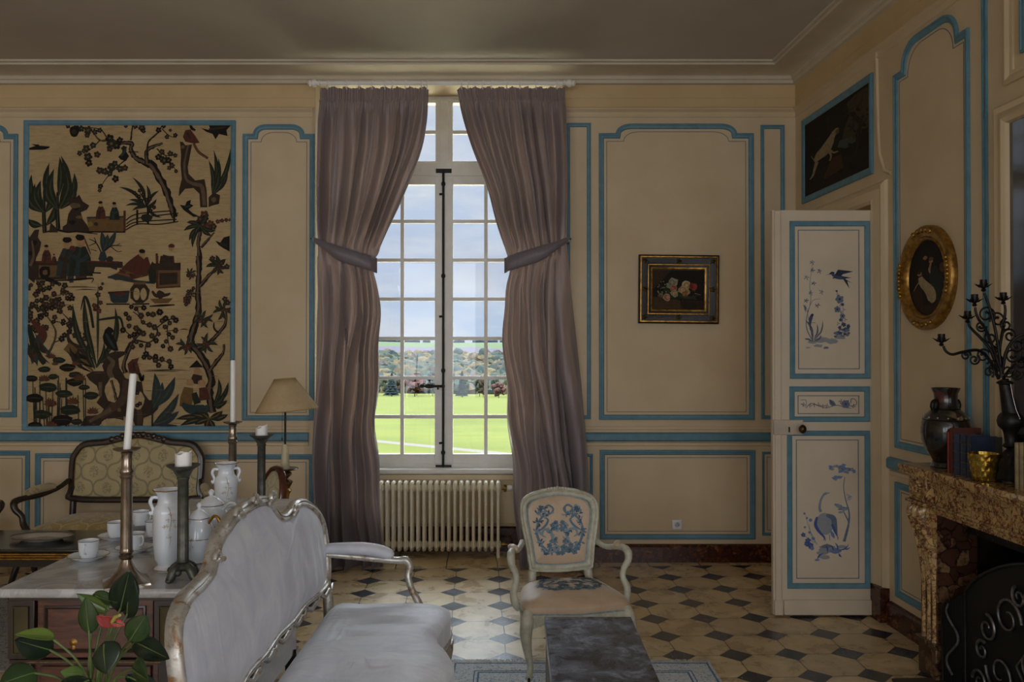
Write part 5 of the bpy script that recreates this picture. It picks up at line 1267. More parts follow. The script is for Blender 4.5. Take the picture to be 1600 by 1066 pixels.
# local: x right, -y front
bo = [(-.165,.475),(0,.458),(.165,.475),(.188,.51),(.200,.60),(.222,.72),(.232,.80),(.222,.86),(.18,.895),(.10,.915),(0,.925),(-.10,.915),(-.18,.895),(-.222,.86),(-.232,.80),(-.222,.72),(-.200,.60),(-.188,.51)]
bo = cr(bo, 4, closed=True)
def CB(a, b, h):
    y = .225+(b-.46)*.22-.05*(a/.23)**2
    return Vector((a, y-h, b))
m = MB(); m.mould(bo, [(0,-.012),(-.004,.004),(0,.018),(.010,.022),(.016,.014),(.022,.020),(.034,.018),(.040,.010),(.044,.0),(.042,-.012)], CB, ring=True); bf = m.build('back_frame', CP, ch, ang=60)
m = MB()
for k in range(9):
    a = (k-4)*.017; m.ell(CB(a, .925-.00035*(k-4)**2*1.0, .02), (.011,.010,.010+.004*(k == 4)), 8, 6)
for s_ in (-1, 1): m.tube([CB(s_*q, .920-.3*(q-.06)**2-.1*(q-.06), .022) for q in (.07,.09,.11,.13)], [.009,.010,.008,.004], 7)
m.build('carved_crest', CP, bf)
bi = [(a*.80, .69+(b-.69)*.83) for a, b in bo]
dm = lambda a, b: max(0, 1-((a/.186)**2)**1.5)*max(0, 1-(((b-.69)/.195)**2)**2)
m = MB(); m.dome(bi, (0,.69), .032, 14, CB, 3.0, None, .008); m.build('back_upholstery', TAN, ch, ang=180)
m = MB(); m.mould(bi, [(-.006,.008),(-.004,.014),(.002,.014),(.004,.008)], CB); m.build('gimp', CBL, ch)
m = MB(); m.dome(bi, (0,.69), -.02, 5, CB, 3.0, None, -.004); m.build('back_lining', TAN, ch, ang=180)
EMB = attr_mat('blue_embroidery', .6, .2, 90, spec=.4)
def dome_h(a, b, out_, c, hg, e, power):
    # radial parameter of a point inside the outline
    dx_, dz_ = a-c[0], b-c[1]; an = atan2(dz_, dx_); best = None
    for (p, q), (r, s_) in zip(out_, out_[1:]+out_[:1]):
        a1 = atan2(q-c[1], p-c[0]); a2 = atan2(s_-c[1], r-c[0]); d_ = (a2-a1+pi) % (2*pi)-pi; e_ = (an-a1+pi) % (2*pi)-pi
        if (d_ >= 0 and -1e-6 <= e_ <= d_+1e-6) or (d_ < 0 and d_-1e-6 <= e_ <= 1e-6):
            ra = sqrt((p-c[0])**2+(q-c[1])**2); rb = sqrt((r-c[0])**2+(s_-c[1])**2); k = e_/d_ if abs(d_) > 1e-9 else 0; best = lerp(ra, rb, k); break
    t_ = min(1, sqrt(dx_*dx_+dz_*dz_)/(best or 1e9)); return e+(hg-e)*(1-t_**power)**.8
random.seed(5)
E1, E2, E3 = (96,122,140), (66,90,108), (132,152,162)
def scrolls(A, fl=1):
    _s = A.stroke; A.stroke = lambda pts, c, w=None, n=5, jit=0.0: _s([(x, y, q*1.1) for x, y, q in pts], c, w, n, jit)
    for s_ in (-1, 1):
        S = lambda pts: [(s_*x, y, w_) for x, y, w_ in pts]
        A.stroke(S([(.10,-.13,3),(.60,-.62,9),(.86,-.20,11),(.80,.25,9),(.50,.55,8),(.22,.72,7),(.25,.92,7),(.48,.95,7),(.52,.78,8),(.40,.72,3)]), E1) if False else None
        A.stroke([(s_*.12,-.80,.02),(s_*.45,-.72,.05),(s_*.72,-.45,.08),(s_*.86,-.05,.09),(s_*.80,.35,.08),(s_*.58,.62,.07),(s_*.30,.70,.06),(s_*.20,.86,.06),(s_*.36,1.0,.07),(s_*.54,.88,.07),(s_*.42,.76,.04)], E1)
        A.stroke([(s_*.50,-.60,.03),(s_*.28,-.30,.09),(s_*.36,.02,.11),(s_*.58,.10,.09),(s_*.66,-.10,.07),(s_*.52,-.20,.04)], E3)
        A.stroke([(s_*.86,.0,.03),(s_*.55,.22,.08),(s_*.42,.45,.07),(s_*.58,.58,.03)], E1)
        for x, y, r in ((.10,.10,.10),(.22,.22,.11),(.12,.34,.08),(.30,-.70,.12),(.14,-.62,.12),(.52,-.78,.10),(.66,-.66,.08),(.08,-.82,.09),(.40,-.52,.09)): A.flower(s_*x, y, r*1.15, random.choice((E1,E3)), E2)
        for k in range(95):
            t_ = random.random(); x, y = random.choice(((.86,.0),(.80,.35),(.72,-.45),(.58,.62),(.36,.0),(.45,-.72),(.3,.7),(.2,.2),(.25,-.3),(.62,.85),(.75,.7)))
            an = random.random()*6.3; x += random.uniform(-.08,.08); y += random.uniform(-.08,.08); A.leaf(s_*x, y, s_*x+.16*cos(an), y+.16*sin(an), .06, random.choice((E1,E2,E3)), None, .15)
        A.star(s_*.70, .86, .14, E2, None, 5); A.star(s_*.20, -.40, .14, E1, None, 6)
A = Art(); scrolls(A)
def CBE(a, b, off):
    a, b = a*.158, .685+b*.146; return CB(a, b, dome_h(a, b, bi, (0,.69), .032, .008, 3.0)+.0012+off)
A.build('embroidery', CBE, EMB, ch, base=0, step=3e-6, world=False)
# seat
st = [(-.20,.19),(0,.205),(.20,.19),(.245,.12),(.275,-.02),(.295,-.15),(.27,-.225),(.18,-.245),(.07,-.262),(0,-.268),(-.07,-.262),(-.18,-.245),(-.27,-.225),(-.295,-.15),(-.275,-.02),(-.245,.12)]
st = list(reversed(cr(st, 4, closed=True)))
CS_ = lambda a, b, h: Vector((a, b, .355+h))
m = MB(); m.dome(st, (0,-.03), .105, 16, CS_, 3.2, None, .035); n0 = len(st); b0 = len(m.v)-n0; m.add([CS_(a*.985, b*.985, -.005) for a, b in st], [])
for i in range(n0): m.f.append([b0+i, b0+(i+1) % n0, len(m.v)-n0+(i+1) % n0, len(m.v)-n0+i]); m.c.append(None); m.m.append(0)
m.build('seat_upholstery', TAN, ch, ang=180)
A = Art(); scrolls(A)
def CSE(a, b, off):
    a, b = a*.195, -.035+b*.125; return CS_(a, b, dome_h(a, b, st, (0,-.03), .105, .035, 3.2)+.0015+off)
A.build('embroidery', CSE, EMB, ch, base=0, step=3e-6, world=False)
m = MB()
def rail_h(a, b):
    return .052+.020*cos(a*pi/.145)*(1 if b < -.15 else .2)
V = []
for a, b in st:
    hh = rail_h(a, b)
    for o_, h_ in ((.97,-.0),(1.008,.002),(1.015,-.012),(1.0,-.022),(1.0,-hh),(.985,-hh-.006),(.93,-hh)): V.append((a*o_, b*o_, .355+h_))
n_s = len(st); m.add(V, [(i*7+j, ((i+1) % n_s)*7+j, ((i+1) % n_s)*7+(j+1) % 7, i*7+(j+1) % 7) for i in range(n_s) for j in range(7)])
m.build('seat_rail', CP, ch)
m = MB(); m.mould(st, [(0,.0),(-.004,.004),(0,.009),(.01,.008)], CS_); m.build('gimp', CBL, ch)
for s_ in (-1, 1):
    m = MB(); m.tube(cr([(s_*.262,-.205,.37),(s_*.272,-.222,.33),(s_*.284,-.24,.26),(s_*.272,-.228,.17),(s_*.255,-.205,.09),(s_*.258,-.215,.05),(s_*.268,-.238,.03)], 3), [.030,.036,.032,.022,.016,.016,.020], 10)
    lg = m.build('leg', CP, ch)
    m = MB(); m.lathe([(.012,-.006),(.014,0),(.012,.006)], (s_*.268,-.243,.014), 14, axis='x'); m.tube([(s_*.266,-.236,.035),(s_*.268,-.24,.014)], .007, 7); m.build('castor', IRON, lg)
    m = MB(); m.tube(cr([(s_*.175,.18,.36),(s_*.185,.195,.24),(s_*.19,.225,.12),(s_*.20,.26,.0)], 3), [.026,.022,.017,.015], 9); m.build('leg', CP, ch)
    m = MB(); m.tube([(s_*.165,.225,.47),(s_*.17,.205,.40),(s_*.175,.19,.345)], [.026,.024,.026], 8); m.build('back_post', CP, ch)
    # arm: leaves the back low, sweeps out, drops to the seat rail
    pts = [(s_*.215,.262,.625),(s_*.235,.22,.612),(s_*.262,.16,.605),(s_*.292,.09,.622),(s_*.318,.02,.632),(s_*.330,-.03,.618),(s_*.327,-.045,.575),(s_*.305,-.035,.53),(s_*.300,-.03,.48),(s_*.318,-.05,.43),(s_*.312,-.065,.375),(s_*.290,-.06,.345)]
    m = MB(); m.tube(cr(pts, 3), [.020,.017,.016,.018,.020,.023,.020,.017,.017,.020,.022,.022], 10)
    am_ = m.build('arm', CP, ch)
    m = MB(); m.ell((s_*.300,.075,.640), (.024,.050,.020), 12, 8, Matrix.Rotation(-s_*.35, 3, 'Z')); m.build('arm_pad', TAN, am_)
# ================================================================== marble-topped commode and what stands on it
MAHO = simple('dark_mahogany', (100,54,30), (60,28,16), rough=.3, scale=6, stretch=(1,1,6), coat=.4, dist=1.5)
MAHD = simple('darker_mahogany', (50,32,24), (34,22,17), rough=.35, scale=6, stretch=(6,6,1), coat=.3, dist=1.5)
BRS = simple('gilt_brass_line', (150,112,56), (100,72,34), rough=.35, metal=.8, scale=40)
ZM = .93
MX0, MX1, MY0, MY1 = -1.76, -1.115, 2.865, 4.60
com = thing('commode', 'dark mahogany commode with a grey white marble top behind the sofa', 'commode', ((MX0+MX1)/2, (MY0+MY1)/2, 0))
m = MB(); m.bbox(MX0, MX1, MY0, MY1, ZM-.030, ZM, .008); m.build('marble_top', MARBLE_W, com, world=True)
x0, x1, y0, y1 = MX0+.035, MX1-.03, MY0+.03, MY1-.03
m = MB(); m.box(x0+.02, x1-.02, y0+.02, y1-.02, .12, ZM-.03); m.build('body', MAHO, com, world=True)
m = MB(); m.box(x0+.09, x1-.09, y0+.005, y0+.02, ZM-.245, ZM-.045); fz = m.build('frieze_drawer', MAHO, com, world=True, bevel=.003)
m = MB(); m.mould([(x0+.115,ZM-.225),(x1-.115,ZM-.225),(x1-.115,ZM-.065),(x0+.115,ZM-.065)], [(0,0),(0,.007),(.006,.009),(.012,.002)], lambda a, b, h: (a, y0+.006-h, b)); m.build('frame_moulding', MAHD, fz, world=True)
m = MB(); m.box(x0+.0, x1, y0-.006, y0+.03, ZM-.262, ZM-.248); m.box(x0-.004, x1+.004, y0-.004, y1, ZM-.045, ZM-.030); m.build('moulding', MAHD, com, world=True)
m = MB(); m.box(x0+.06, x1-.06, y0-.008, y0-.004, ZM-.257, ZM-.253); m.build('brass_fillet', BRS, com, world=True)
for s_, xa, xb in ((-1, x0-.006, x0+.085), (1, x1-.085, x1+.006)):
    m = MB(); m.box(xa, xb, y0-.004, y0+.03, ZM-.247, ZM-.045); c_ = m.build('corner_block', MAHD, com, world=True, bevel=.002)
    m = MB(); m.box(xa+.02, xb-.02, y0-.007, y0-.003, ZM-.225, ZM-.068); m.mould([(xa+.018,ZM-.228),(xb-.018,ZM-.228),(xb-.018,ZM-.065),(xa+.018,ZM-.065)], [(0,0),(0,.008),(.004,.008),(.005,0)], lambda a, b, h: (a, y0-.003-h, b)); m.build('brass_plaque', simple('dark_brass', (84,74,44), (60,52,32), rough=.5, metal=.5), c_, world=True)
    m = MB(); m.box(xa+.012, xb-.012, y0+.0, y0+.05, .0, ZM-.262); m.build('leg', MAHD, com, world=True, bevel=.004)
m = MB(); m.box(x0+.10, x1-.10, y0+.008, y0+.02, .16, ZM-.275); dr = m.build('door_panel', MAHO, com, world=True, bevel=.003)
m = MB(); kx, kz = PX(117, 2.9), PZ(1003, 2.9); m.lathe([(.014,0),(.016,.002),(.008,.006),(.002,.008)], (kx, y0+.008, kz), 12, axis='y'); m.ell((kx, y0+.004, kz-.018), (.008,.003,.012), 8, 6); m.build('escutcheon', BRS, dr, world=True)
for y_ in (MY1-.09,):
    for xa in (x0+.01, x1-.07):
        m = MB(); m.box(xa, xa+.06, y_, y_+.05, 0, .14); m.build('leg', MAHD, com, world=True)

PEWT = simple('old_silver', (168,156,142), (120,104,90), rough=.22, metal=.9, scale=14)
PEWD = simple('dark_bronze', (98,98,88), (60,60,54), rough=.4, metal=.4, scale=22, bump=.3, bscale=60)
WAX = simple('white_wax', (232,230,226), (222,220,214), rough=.45, scale=10)
def candlestick(x, y, ztop, zc, label, tilt=0.0, sqrot=.5):
    t = thing('candlestick', label, 'candlestick', (x, y, ZM), sqrot, 'tall silver candlesticks on the marble top')
    h = ztop-ZM
    m = MB()   # square splayed foot
    def foot(u, v):
        a = u*2*pi; z = [0,.006,.010,.022,.045,.070,.085][int(round(v*6))]; w_ = [.086,.088,.080,.060,.036,.023,.019][int(round(v*6))]
        k = 1/max(abs(cos(a)), abs(sin(a))); sq = max(0, 1-v*1.15)
        k = lerp(1, k, sq); return (w_*k*cos(a)*.86, w_*k*sin(a)*.86, z)
    m.grid(foot, 40, 6, cu=True); m.add([(.072*a, .072*b, .001) for a, b in ((1,1),(-1,1),(-1,-1),(1,-1))], [(0,1,2,3)])
    m.build('foot', PEWT, t)
    m = MB(); m.lathe([(.019,.083),(.024,.088),(.026,.095),(.020,.101),(.024,.108),(.021,.114),(.0205,.122),(.0185,h-.105),(.021,h-.10),(.024,h-.095),(.019,h-.088),(.023,h-.080),(.024,h-.074),(.018,h-.066),(.0175,h-.02),(.020,h-.012),(.016,h-.006)], seg=24); m.build('stem', PEWT, t)
    m = MB(); m.lathe([(.010,h-.010),(.030,h-.006),(.043,h-.001),(.046,h+.004),(.040,h+.004),(.016,h-.001)], seg=28); m.build('drip_pan', PEWT, t)
    m = MB(); L = zc-ztop; m.tube([(0,0,h-.002),(tilt*.5,0,h+L*.5),(tilt,0,h+L-.006),(tilt,0,h+L)], [.0125,.0122,.012,.009], 16); cn = m.build('candle', WAX, t)
    m = MB(); m.tube([(tilt,0,h+L-.002),(tilt+.002,0,h+L+.008)], .0012, 5); m.build('wick', IRON, cn)
    return t
candlestick(PX(199,2.95), 2.95, PZ(702,2.95), PZ(584,2.95), 'tall silver candlestick at the left front of the marble top with a leaning white candle', PX(207.5,2.95)-PX(199,2.95))
candlestick(PX(364,4.12), 4.12, PZ(660,4.12), PZ(563,4.12), 'tall silver candlestick at the back of the marble top with an upright white candle', 0, .6)
def column_stick(x, y, ztop, label, uneven=.0, hc=.036):
    t = thing('column_candlestick', label, 'candlestick', (x, y, ZM), .3, 'dark fluted candlesticks')
    h = ztop-ZM
    m = MB(); m.lathe([(.030,.035),(.034,.045),(.026,.055),(.022,.060)], seg=20)
    for k in range(4):
        a = pi/4+k*pi/2; 
        m.tube(cr([(.02*cos(a),.02*sin(a),.05),(.040*cos(a),.040*sin(a),.038),(.052*cos(a),.052*sin(a),.018),(.064*cos(a),.064*sin(a),.010)], 3), [.016,.017,.015,.011], 8)
        m.ell((.06*cos(a),.06*sin(a),.009), (.013,.013,.009), 8, 6); m.ell((.044*cos(a+.5),.044*sin(a+.5),.034), (.012,.012,.012), 7, 5)
    m.build('scrolled_foot', PEWD, t)
    m = MB(); m.lathe([(.020,.058),(.023,.064),(.0195,.072),(.0185,h-.055),(.022,h-.05),(.022,h-.045)], seg=48, rf=lambda a, z: 1-.10*abs(sin(a*8)) if .07 < z < h-.053 else 1); m.build('fluted_stem', PEWD, t)
    m = MB(); m.lathe([(.018,h-.047),(.026,h-.035),(.034,h-.020),(.044,h-.012),(.056,h-.004),(.058,h),(.048,h-.002),(.020,h-.010)], seg=28); m.build('drip_pan', PEWD, t)
    m = MB(); m.grid(lambda u, v: ((.028*cos(2*pi*u)*(1+.04*sin(5*u*6.28)), .028*sin(2*pi*u)*(1+.04*sin(5*u*6.28)), h-.008+v*(hc+uneven*cos(2*pi*u)+.004*sin(2*pi*u*4)))), 32, 4, cu=True)
    m.add([(.027*cos(2*pi*k/32), .027*sin(2*pi*k/32), h+hc-.012+uneven*cos(2*pi*k/32)*.9) for k in range(32)], [tuple(range(32))]); m.build('candle_stub', WAX, t)
    return t
column_stick(PX(287,2.99), 2.99, PZ(726,2.99), 'dark fluted candlestick with a white candle stub at the front right of the marble top', .003, .050)
column_stick(PX(409,4.05), 4.05, PZ(679,4.05), 'dark fluted candlestick with a slanted white candle stub behind the sofa', .008, .046)

def porcelain():
    m_, t, out = nt('white_porcelain'); b = bsdf(t, out, .12, 0, .5, .6); f = noise_n(t, coords(t), 10, 3)
    t.links.new(ramp(t, f, [(.3, lin((216,222,228))), (.7, lin((228,232,236)))]), b.inputs['Base Color']); return m_
PORC = porcelain()
GOLD = simple('porcelain_gold', (190,140,60), (150,104,40), rough=.25, metal=.85, scale=40)
SPRIG = attr_mat('porcelain_sprig', .3, .2, 90)
def lobed(a, z, n=8, d=.05, z0=.28):
    return 1+d*cos(n*a)*smooth((z-z0)/.03)
def sprig(mb_r, t, z, s=1.0, az=None, n=6):   # small painted sprig on a body of radius r at height z
    A = Art(); random.seed(int(z*1000)+n)
    A.stroke([(0,-.04*s,.0012*s),(.006*s,0,.0018*s),(-.004*s,.035*s,.0012*s)], (176,158,128))
    for k in range(n): A.star(random.uniform(-.018,.018)*s, random.uniform(-.03,.03)*s, .007*s, random.choice(((176,150,110),(160,150,124),(190,160,120))), None, 4)
    az = -pi/2 if az is None else az
    return A.build('painted_sprig', lambda a, b, o_: Vector(((mb_r+.0010+o_)*cos(az+a/mb_r), (mb_r+.0010+o_)*sin(az+a/mb_r), z+b)), SPRIG, t, base=0, step=3e-6, world=False)
def tall_vase(x, y, label, rz):
    t = thing('porcelain_vase', label, 'vase', (x, y, ZM), rz, 'tall white porcelain vases on the marble top')
    m = MB(); m.lathe([(.030,0),(.046,.001),(.048,.008),(.042,.014),(.036,.018),(.034,.024),(.045,.045),(.050,.09),(.0515,.16),(.0525,.215),(.051,.228),(.044,.238),(.037,.246),(.0345,.262),(.036,.275),(.042,.287),(.052,.297),(.050,.299),(.038,.286),(.031,.265)], seg=48, rf=lambda a, z: lobed(a, z, 7, .07, .275), capt=False)
    m.build('body', PORC, t)
    m = MB(); m.grid(lambda u, v: ((.0515+.0012*cos(v*6.28))*cos(2*pi*u)*lobed(2*pi*u, .3, 7, .07, .275), (.0515+.0012*cos(v*6.28))*sin(2*pi*u)*lobed(2*pi*u, .3, 7, .07, .275), .2975+.0018*sin(v*6.28)), 56, 6, cu=True); m.build('gold_rim', GOLD, t)
    m = MB(); m.lathe([(.0486,.006),(.0492,.0075),(.0486,.009)], seg=40, capb=False, capt=False); m.lathe([(.0358,.246),(.0362,.248),(.0353,.250)], seg=40, capb=False, capt=False); m.build('gold_line', GOLD, t)
    for s_ in (-1, 1):
        m = MB(); m.tube(cr([(s_*.034,0,.270),(s_*.052,0,.272),(s_*.060,0,.256),(s_*.054,0,.238),(s_*.050,0,.222),(s_*.058,0,.212),(s_*.062,0,.222)], 4), [.006,.007,.007,.006,.007,.007,.004], 8); m.build('handle', PORC, t)
    sprig(.0515, t, .20, 1.2); sprig(.0505, t, .12, .6, None, 3)
    return t
tall_vase(PX(263,3.12), 3.12, 'tall white porcelain vase with wavy gilt rim at the front of the marble top', .5)
tall_vase(PX(354,3.84), 3.84, 'tall white porcelain vase with wavy gilt rim at the far end of the marble top', .4)
def pot(x, y, h, r, label, cat, name, rz, spout=True, handle_gold=False, grp=None, two=False):
    t = thing(name, label, cat, (x, y, ZM), rz, grp); k = h
    body = [(r*.55,0),(r*.72,.003),(r*.70,.010),(r*.74,.016),(r*.95,h*.18),(r*1.0,h*.36),(r*.97,h*.52),(r*.80,h*.64),(r*.66,h*.69),(r*.64,h*.72),(r*.70,h*.735)]
    m = MB(); m.lathe(body, seg=36, rf=lambda a, z: 1+.015*cos(10*a)); bd = m.build('body', PORC, t)
    m = MB(); m.lathe([(r*.70,h*.735),(r*.70,h*.75),(r*.58,h*.80),(r*.36,h*.86),(r*.14,h*.885),(r*.10,h*.90),(r*.16,h*.935),(r*.18,h*.96),(r*.10,h*.985),(r*.03,h)], seg=30); ld = m.build('lid', PORC, t)
    m = MB(); m.lathe([(r*.712,h*.738),(r*.72,h*.743),(r*.712,h*.748)], seg=36, capb=False, capt=False); m.lathe([(r*.995,h*.405),(r*1.008,h*.41),(r*.995,h*.415)], seg=36, capb=False, capt=False); m.build('gold_line', GOLD, bd)
    HM = GOLD if handle_gold else PORC
    m = MB(); m.tube(cr([(r*.72,0,h*.66),(r*1.15,0,h*.78),(r*1.55,0,h*.72),(r*1.62,0,h*.52),(r*1.42,0,h*.30),(r*.95,0,h*.22)], 4), [.006,.006,.0065,.0065,.006,.005], 8); m.build('handle', HM, t)
    if two:
        m = MB(); m.tube(cr([(-r*.72,0,h*.66),(-r*1.15,0,h*.78),(-r*1.5,0,h*.70),(-r*1.5,0,h*.50),(-r*1.3,0,h*.30),(-r*.95,0,h*.24)], 4), .006, 8); m.build('handle', PORC, t)
    elif spout:
        m = MB(); m.tube(cr([(-r*.85,0,h*.22),(-r*1.25,0,h*.32),(-r*1.42,0,h*.52),(-r*1.55,0,h*.72),(-r*1.78,0,h*.80)], 4), [.020,.016,.011,.009,.009], 10, flat=.9); m.build('spout', PORC, t)
    sprig(r*.985, t, h*.36, .8); return t
pot(PX(312,3.24), 3.24, .228, .057, 'white porcelain coffee pot with a gold handle behind the dark fluted candlestick', 'coffee pot', 'coffee_pot', -.25, True, True)
pot(PX(331,3.46), 3.46, .242, .074, 'large white lidded porcelain teapot in the middle of the marble top', 'teapot', 'teapot', -.2, True, False)
pot(PX(357,3.72), 3.72, .168, .052, 'white lidded porcelain sugar bowl with two handles beside the sofa back', 'sugar bowl', 'sugar_bowl', .2, False, False, None, True)
def cup(x, y, label, rz, parts=True):
    s = thing('saucer', label.replace('teacup', 'saucer under the cup'), 'saucer', (x, y, ZM), rz, 'white porcelain cups and saucers')
    m = MB(); m.lathe([(.030,0),(.038,.001),(.040,.005),(.062,.012),(.074,.019),(.0745,.021),(.060,.0155),(.036,.0085),(.004,.008)], seg=40, rf=lambda a, z: 1+.02*cos(12*a) if z > .01 else 1); m.build('dish', PORC, s)
    m = MB(); m.grid(lambda u, v: ((.0742+.001*cos(6.28*v))*cos(2*pi*u)*(1+.02*cos(12*2*pi*u)), (.0742+.001*cos(6.28*v))*sin(2*pi*u)*(1+.02*cos(12*2*pi*u)), .0203+.001*sin(6.28*v)), 48, 5, cu=True); m.build('gold_rim', GOLD, s)
    c = thing('teacup', label, 'cup', (x, y, ZM+.009), rz, 'white porcelain cups and saucers')
    m = MB(); m.lathe([(.022,0),(.028,.001),(.028,.006),(.033,.015),(.036,.035),(.0375,.060),(.039,.066),(.0375,.066),(.034,.034),(.028,.010),(.003,.008)], seg=36); m.build('bowl', PORC, c)
    m = MB(); m.tube(cr([(.036,0,.056),(.052,0,.060),(.060,0,.046),(.052,0,.028),(.034,0,.020)], 4), .0032, 7); m.build('handle', PORC, c)
    m = MB(); m.lathe([(.0392,.0650),(.0398,.0662),(.0385,.0668)], seg=36, capb=False, capt=False); m.build('gold_rim', GOLD, c)
    sprig(.0368, c, .040, .5); return s, c
for px, Y, lb, rz in ((140, 3.27, 'white gilt-edged teacup nearest the left edge of the marble top', -1.4), (212, 3.40, 'white gilt-edged teacup just right of the front silver candlestick', -.6), (183, 3.62, 'white gilt-edged teacup just left of the front silver candlestick', 2.4), (221, 3.86, 'white gilt-edged teacup farthest back on the marble top', -.4), (243, 3.64, 'white gilt-edged teacup behind the front tall porcelain vase', .3)):
    cup(PX(px, Y), Y, lb, rz)

# ================================================================== settee at the back left
WALN = simple('dark_walnut', (52,36,28), (32,22,18), rough=.3, scale=8, coat=.5)
def brocade(name, ground, ink, sc=1.0, plane='xz'):
    m_, t, out = nt(name); b = bsdf(t, out, .55, 0, .4, 0, .3); tc = t.nodes.new('ShaderNodeTexCoord')
    s = t.nodes.new('ShaderNodeSeparateXYZ'); t.links.new(tc.outputs['Object'], s.inputs[0])
    x = math_n(t, 'MULTIPLY', s.outputs[0], 4.6*sc); z = math_n(t, 'MULTIPLY', s.outputs[2 if plane == 'xz' else 1], 3.9*sc)
    # ogee lattice: two families of wavy diagonals
    wv = math_n(t, 'MULTIPLY', math_n(t, 'SINE', math_n(t, 'MULTIPLY', z, 2*pi)), .13)
    a = math_n(t, 'ADD', x, z); d = math_n(t, 'SUBTRACT', x, z)
    def near(v): return math_n(t, 'ABSOLUTE', math_n(t, 'SUBTRACT', math_n(t, 'FRACT', math_n(t, 'ADD', v, 50.5)), .5))
    wa = math_n(t, 'MULTIPLY', math_n(t, 'SINE', math_n(t, 'MULTIPLY', d, 2*pi)), .10); wb = math_n(t, 'MULTIPLY', math_n(t, 'SINE', math_n(t, 'MULTIPLY', a, 2*pi)), .10)
    la = near(math_n(t, 'ADD', a, wa)); lb = near(math_n(t, 'ADD', d, wb))
    l = math_n(t, 'LESS_THAN', math_n(t, 'MINIMUM', la, lb), .045)
    # sprig at each cell centre
    ca = math_n(t, 'SUBTRACT', .5, near(a)); cb = math_n(t, 'SUBTRACT', .5, near(d))
    r = math_n(t, 'SQRT', math_n(t, 'ADD', math_n(t, 'POWER', ca, 2.0), math_n(t, 'POWER', cb, 2.0)))
    nn = noise_n(t, tc.outputs['Object'], 75*sc, 3, .7)
    k = math_n(t, 'MULTIPLY', math_n(t, 'LESS_THAN', r, .26), math_n(t, 'GREATER_THAN', nn, .50))
    g = ramp(t, noise_n(t, tc.outputs['Object'], 6, 3), [(.3, lin(tuple(v*.9 for v in ground))), (.7, lin(ground))])
    t.links.new(mixc(t, math_n(t, 'MULTIPLY', math_n(t, 'MAXIMUM', l, k), .75), g, lin(ink)), b.inputs['Base Color']); return m_
BROC = brocade('ogee_brocade', (196,180,136), (134,126,96)); BROCS = brocade('ogee_brocade_seat', (190,168,112), (214,196,150), 1.1, 'xy')
set_ = thing('settee', 'dark carved settee with pale gold brocade under the chinoiserie hanging', 'settee', (PX(193,6.5), 6.50, 0))
b0_ = PX(88,6.6)-PX(193,6.6); bw = PX(300,6.6)-PX(88,6.6); 
hw = bw/2; zc0, ztp = .54, PZ(691,6.6)
so_out = [(-hw*.95,zc0),(0,zc0-.01),(hw*.95,zc0),(hw*.99,zc0+.10),(hw,zc0+.30),(hw*.96,ztp-.10),(hw*.82,ztp-.02),(hw*.5,ztp+.0),(hw*.22,ztp+.035),(0,ztp+.055),(-hw*.22,ztp+.035),(-hw*.5,ztp+.0),(-hw*.82,ztp-.02),(-hw*.96,ztp-.10),(-hw,zc0+.30),(-hw*.99,zc0+.10)]
so_out = cr(so_out, 4, closed=True)
def TB(a, b, h): return Vector((a, .21+(b-.5)*.12-h, b))
m = MB(); m.mould(so_out, [(-.004,-.02),(-.010,.0),(-.004,.022),(.010,.028),(.026,.022),(.034,.026),(.046,.012),(.048,-.02)], TB, ring=True); bk = m.build('back_frame', WALN, set_, ang=60)
m = MB()
for k in range(11): a = (k-5)*.042; m.ell(TB(a, ztp+.045-.0016*(k-5)**2, .018), (.026,.016,.018 if k % 2 else .026), 8, 6)
m.build('carved_crest', WALN, bk)
si = [(a*.925, (zc0+ztp)/2+(b-(zc0+ztp)/2)*.86) for a, b in so_out]
m = MB(); m.dome(si, (0,(zc0+ztp)/2), .045, 12, TB, 3, None, .01); m.build('back_upholstery', BROC, set_, ang=180)
m = MB(); m.mould(si, [(-.004,.01),(-.002,.016),(.004,.016),(.006,.01)], TB); m.build('gold_piping', simple('gold_braid', (180,150,70), rough=.6), set_)
m = MB(); m.dome(si, (0,(zc0+ztp)/2), -.02, 4, TB, 3, None, 0); m.build('back_lining', BROC, set_, ang=180)
ss = [(-hw*1.02,-.36),(hw*1.02,-.36),(hw*1.0,.18),(-hw*1.0,.18)]; ssr = cr([(-hw*1.0,-.33),(-hw*.5,-.37),(0,-.38),(hw*.5,-.37),(hw*1.0,-.33),(hw*1.04,-.1),(hw*.98,.17),(0,.19),(-hw*.98,.17),(-hw*1.04,-.1)], 5, closed=True)
SSm = lambda a, b, h: Vector((a, b, .38+h))
m = MB(); m.dome(ssr, (0,-.09), .10, 12, SSm, 3.4, None, .03); n0 = len(ssr); b0 = len(m.v)-n0; m.add([SSm(a, b, -.02) for a, b in ssr], [])
for i in range(n0): m.f.append([b0+i, b0+(i+1) % n0, len(m.v)-n0+(i+1) % n0, len(m.v)-n0+i]); m.c.append(None); m.m.append(0)
m.build('seat', BROCS, set_, ang=180)
m = MB(); m.mould(ssr, [(.02,-.08),(-.006,-.078),(-.010,-.04),(-.004,-.018),(.01,-.016)], SSm); m.build('seat_rail', WALN, set_)
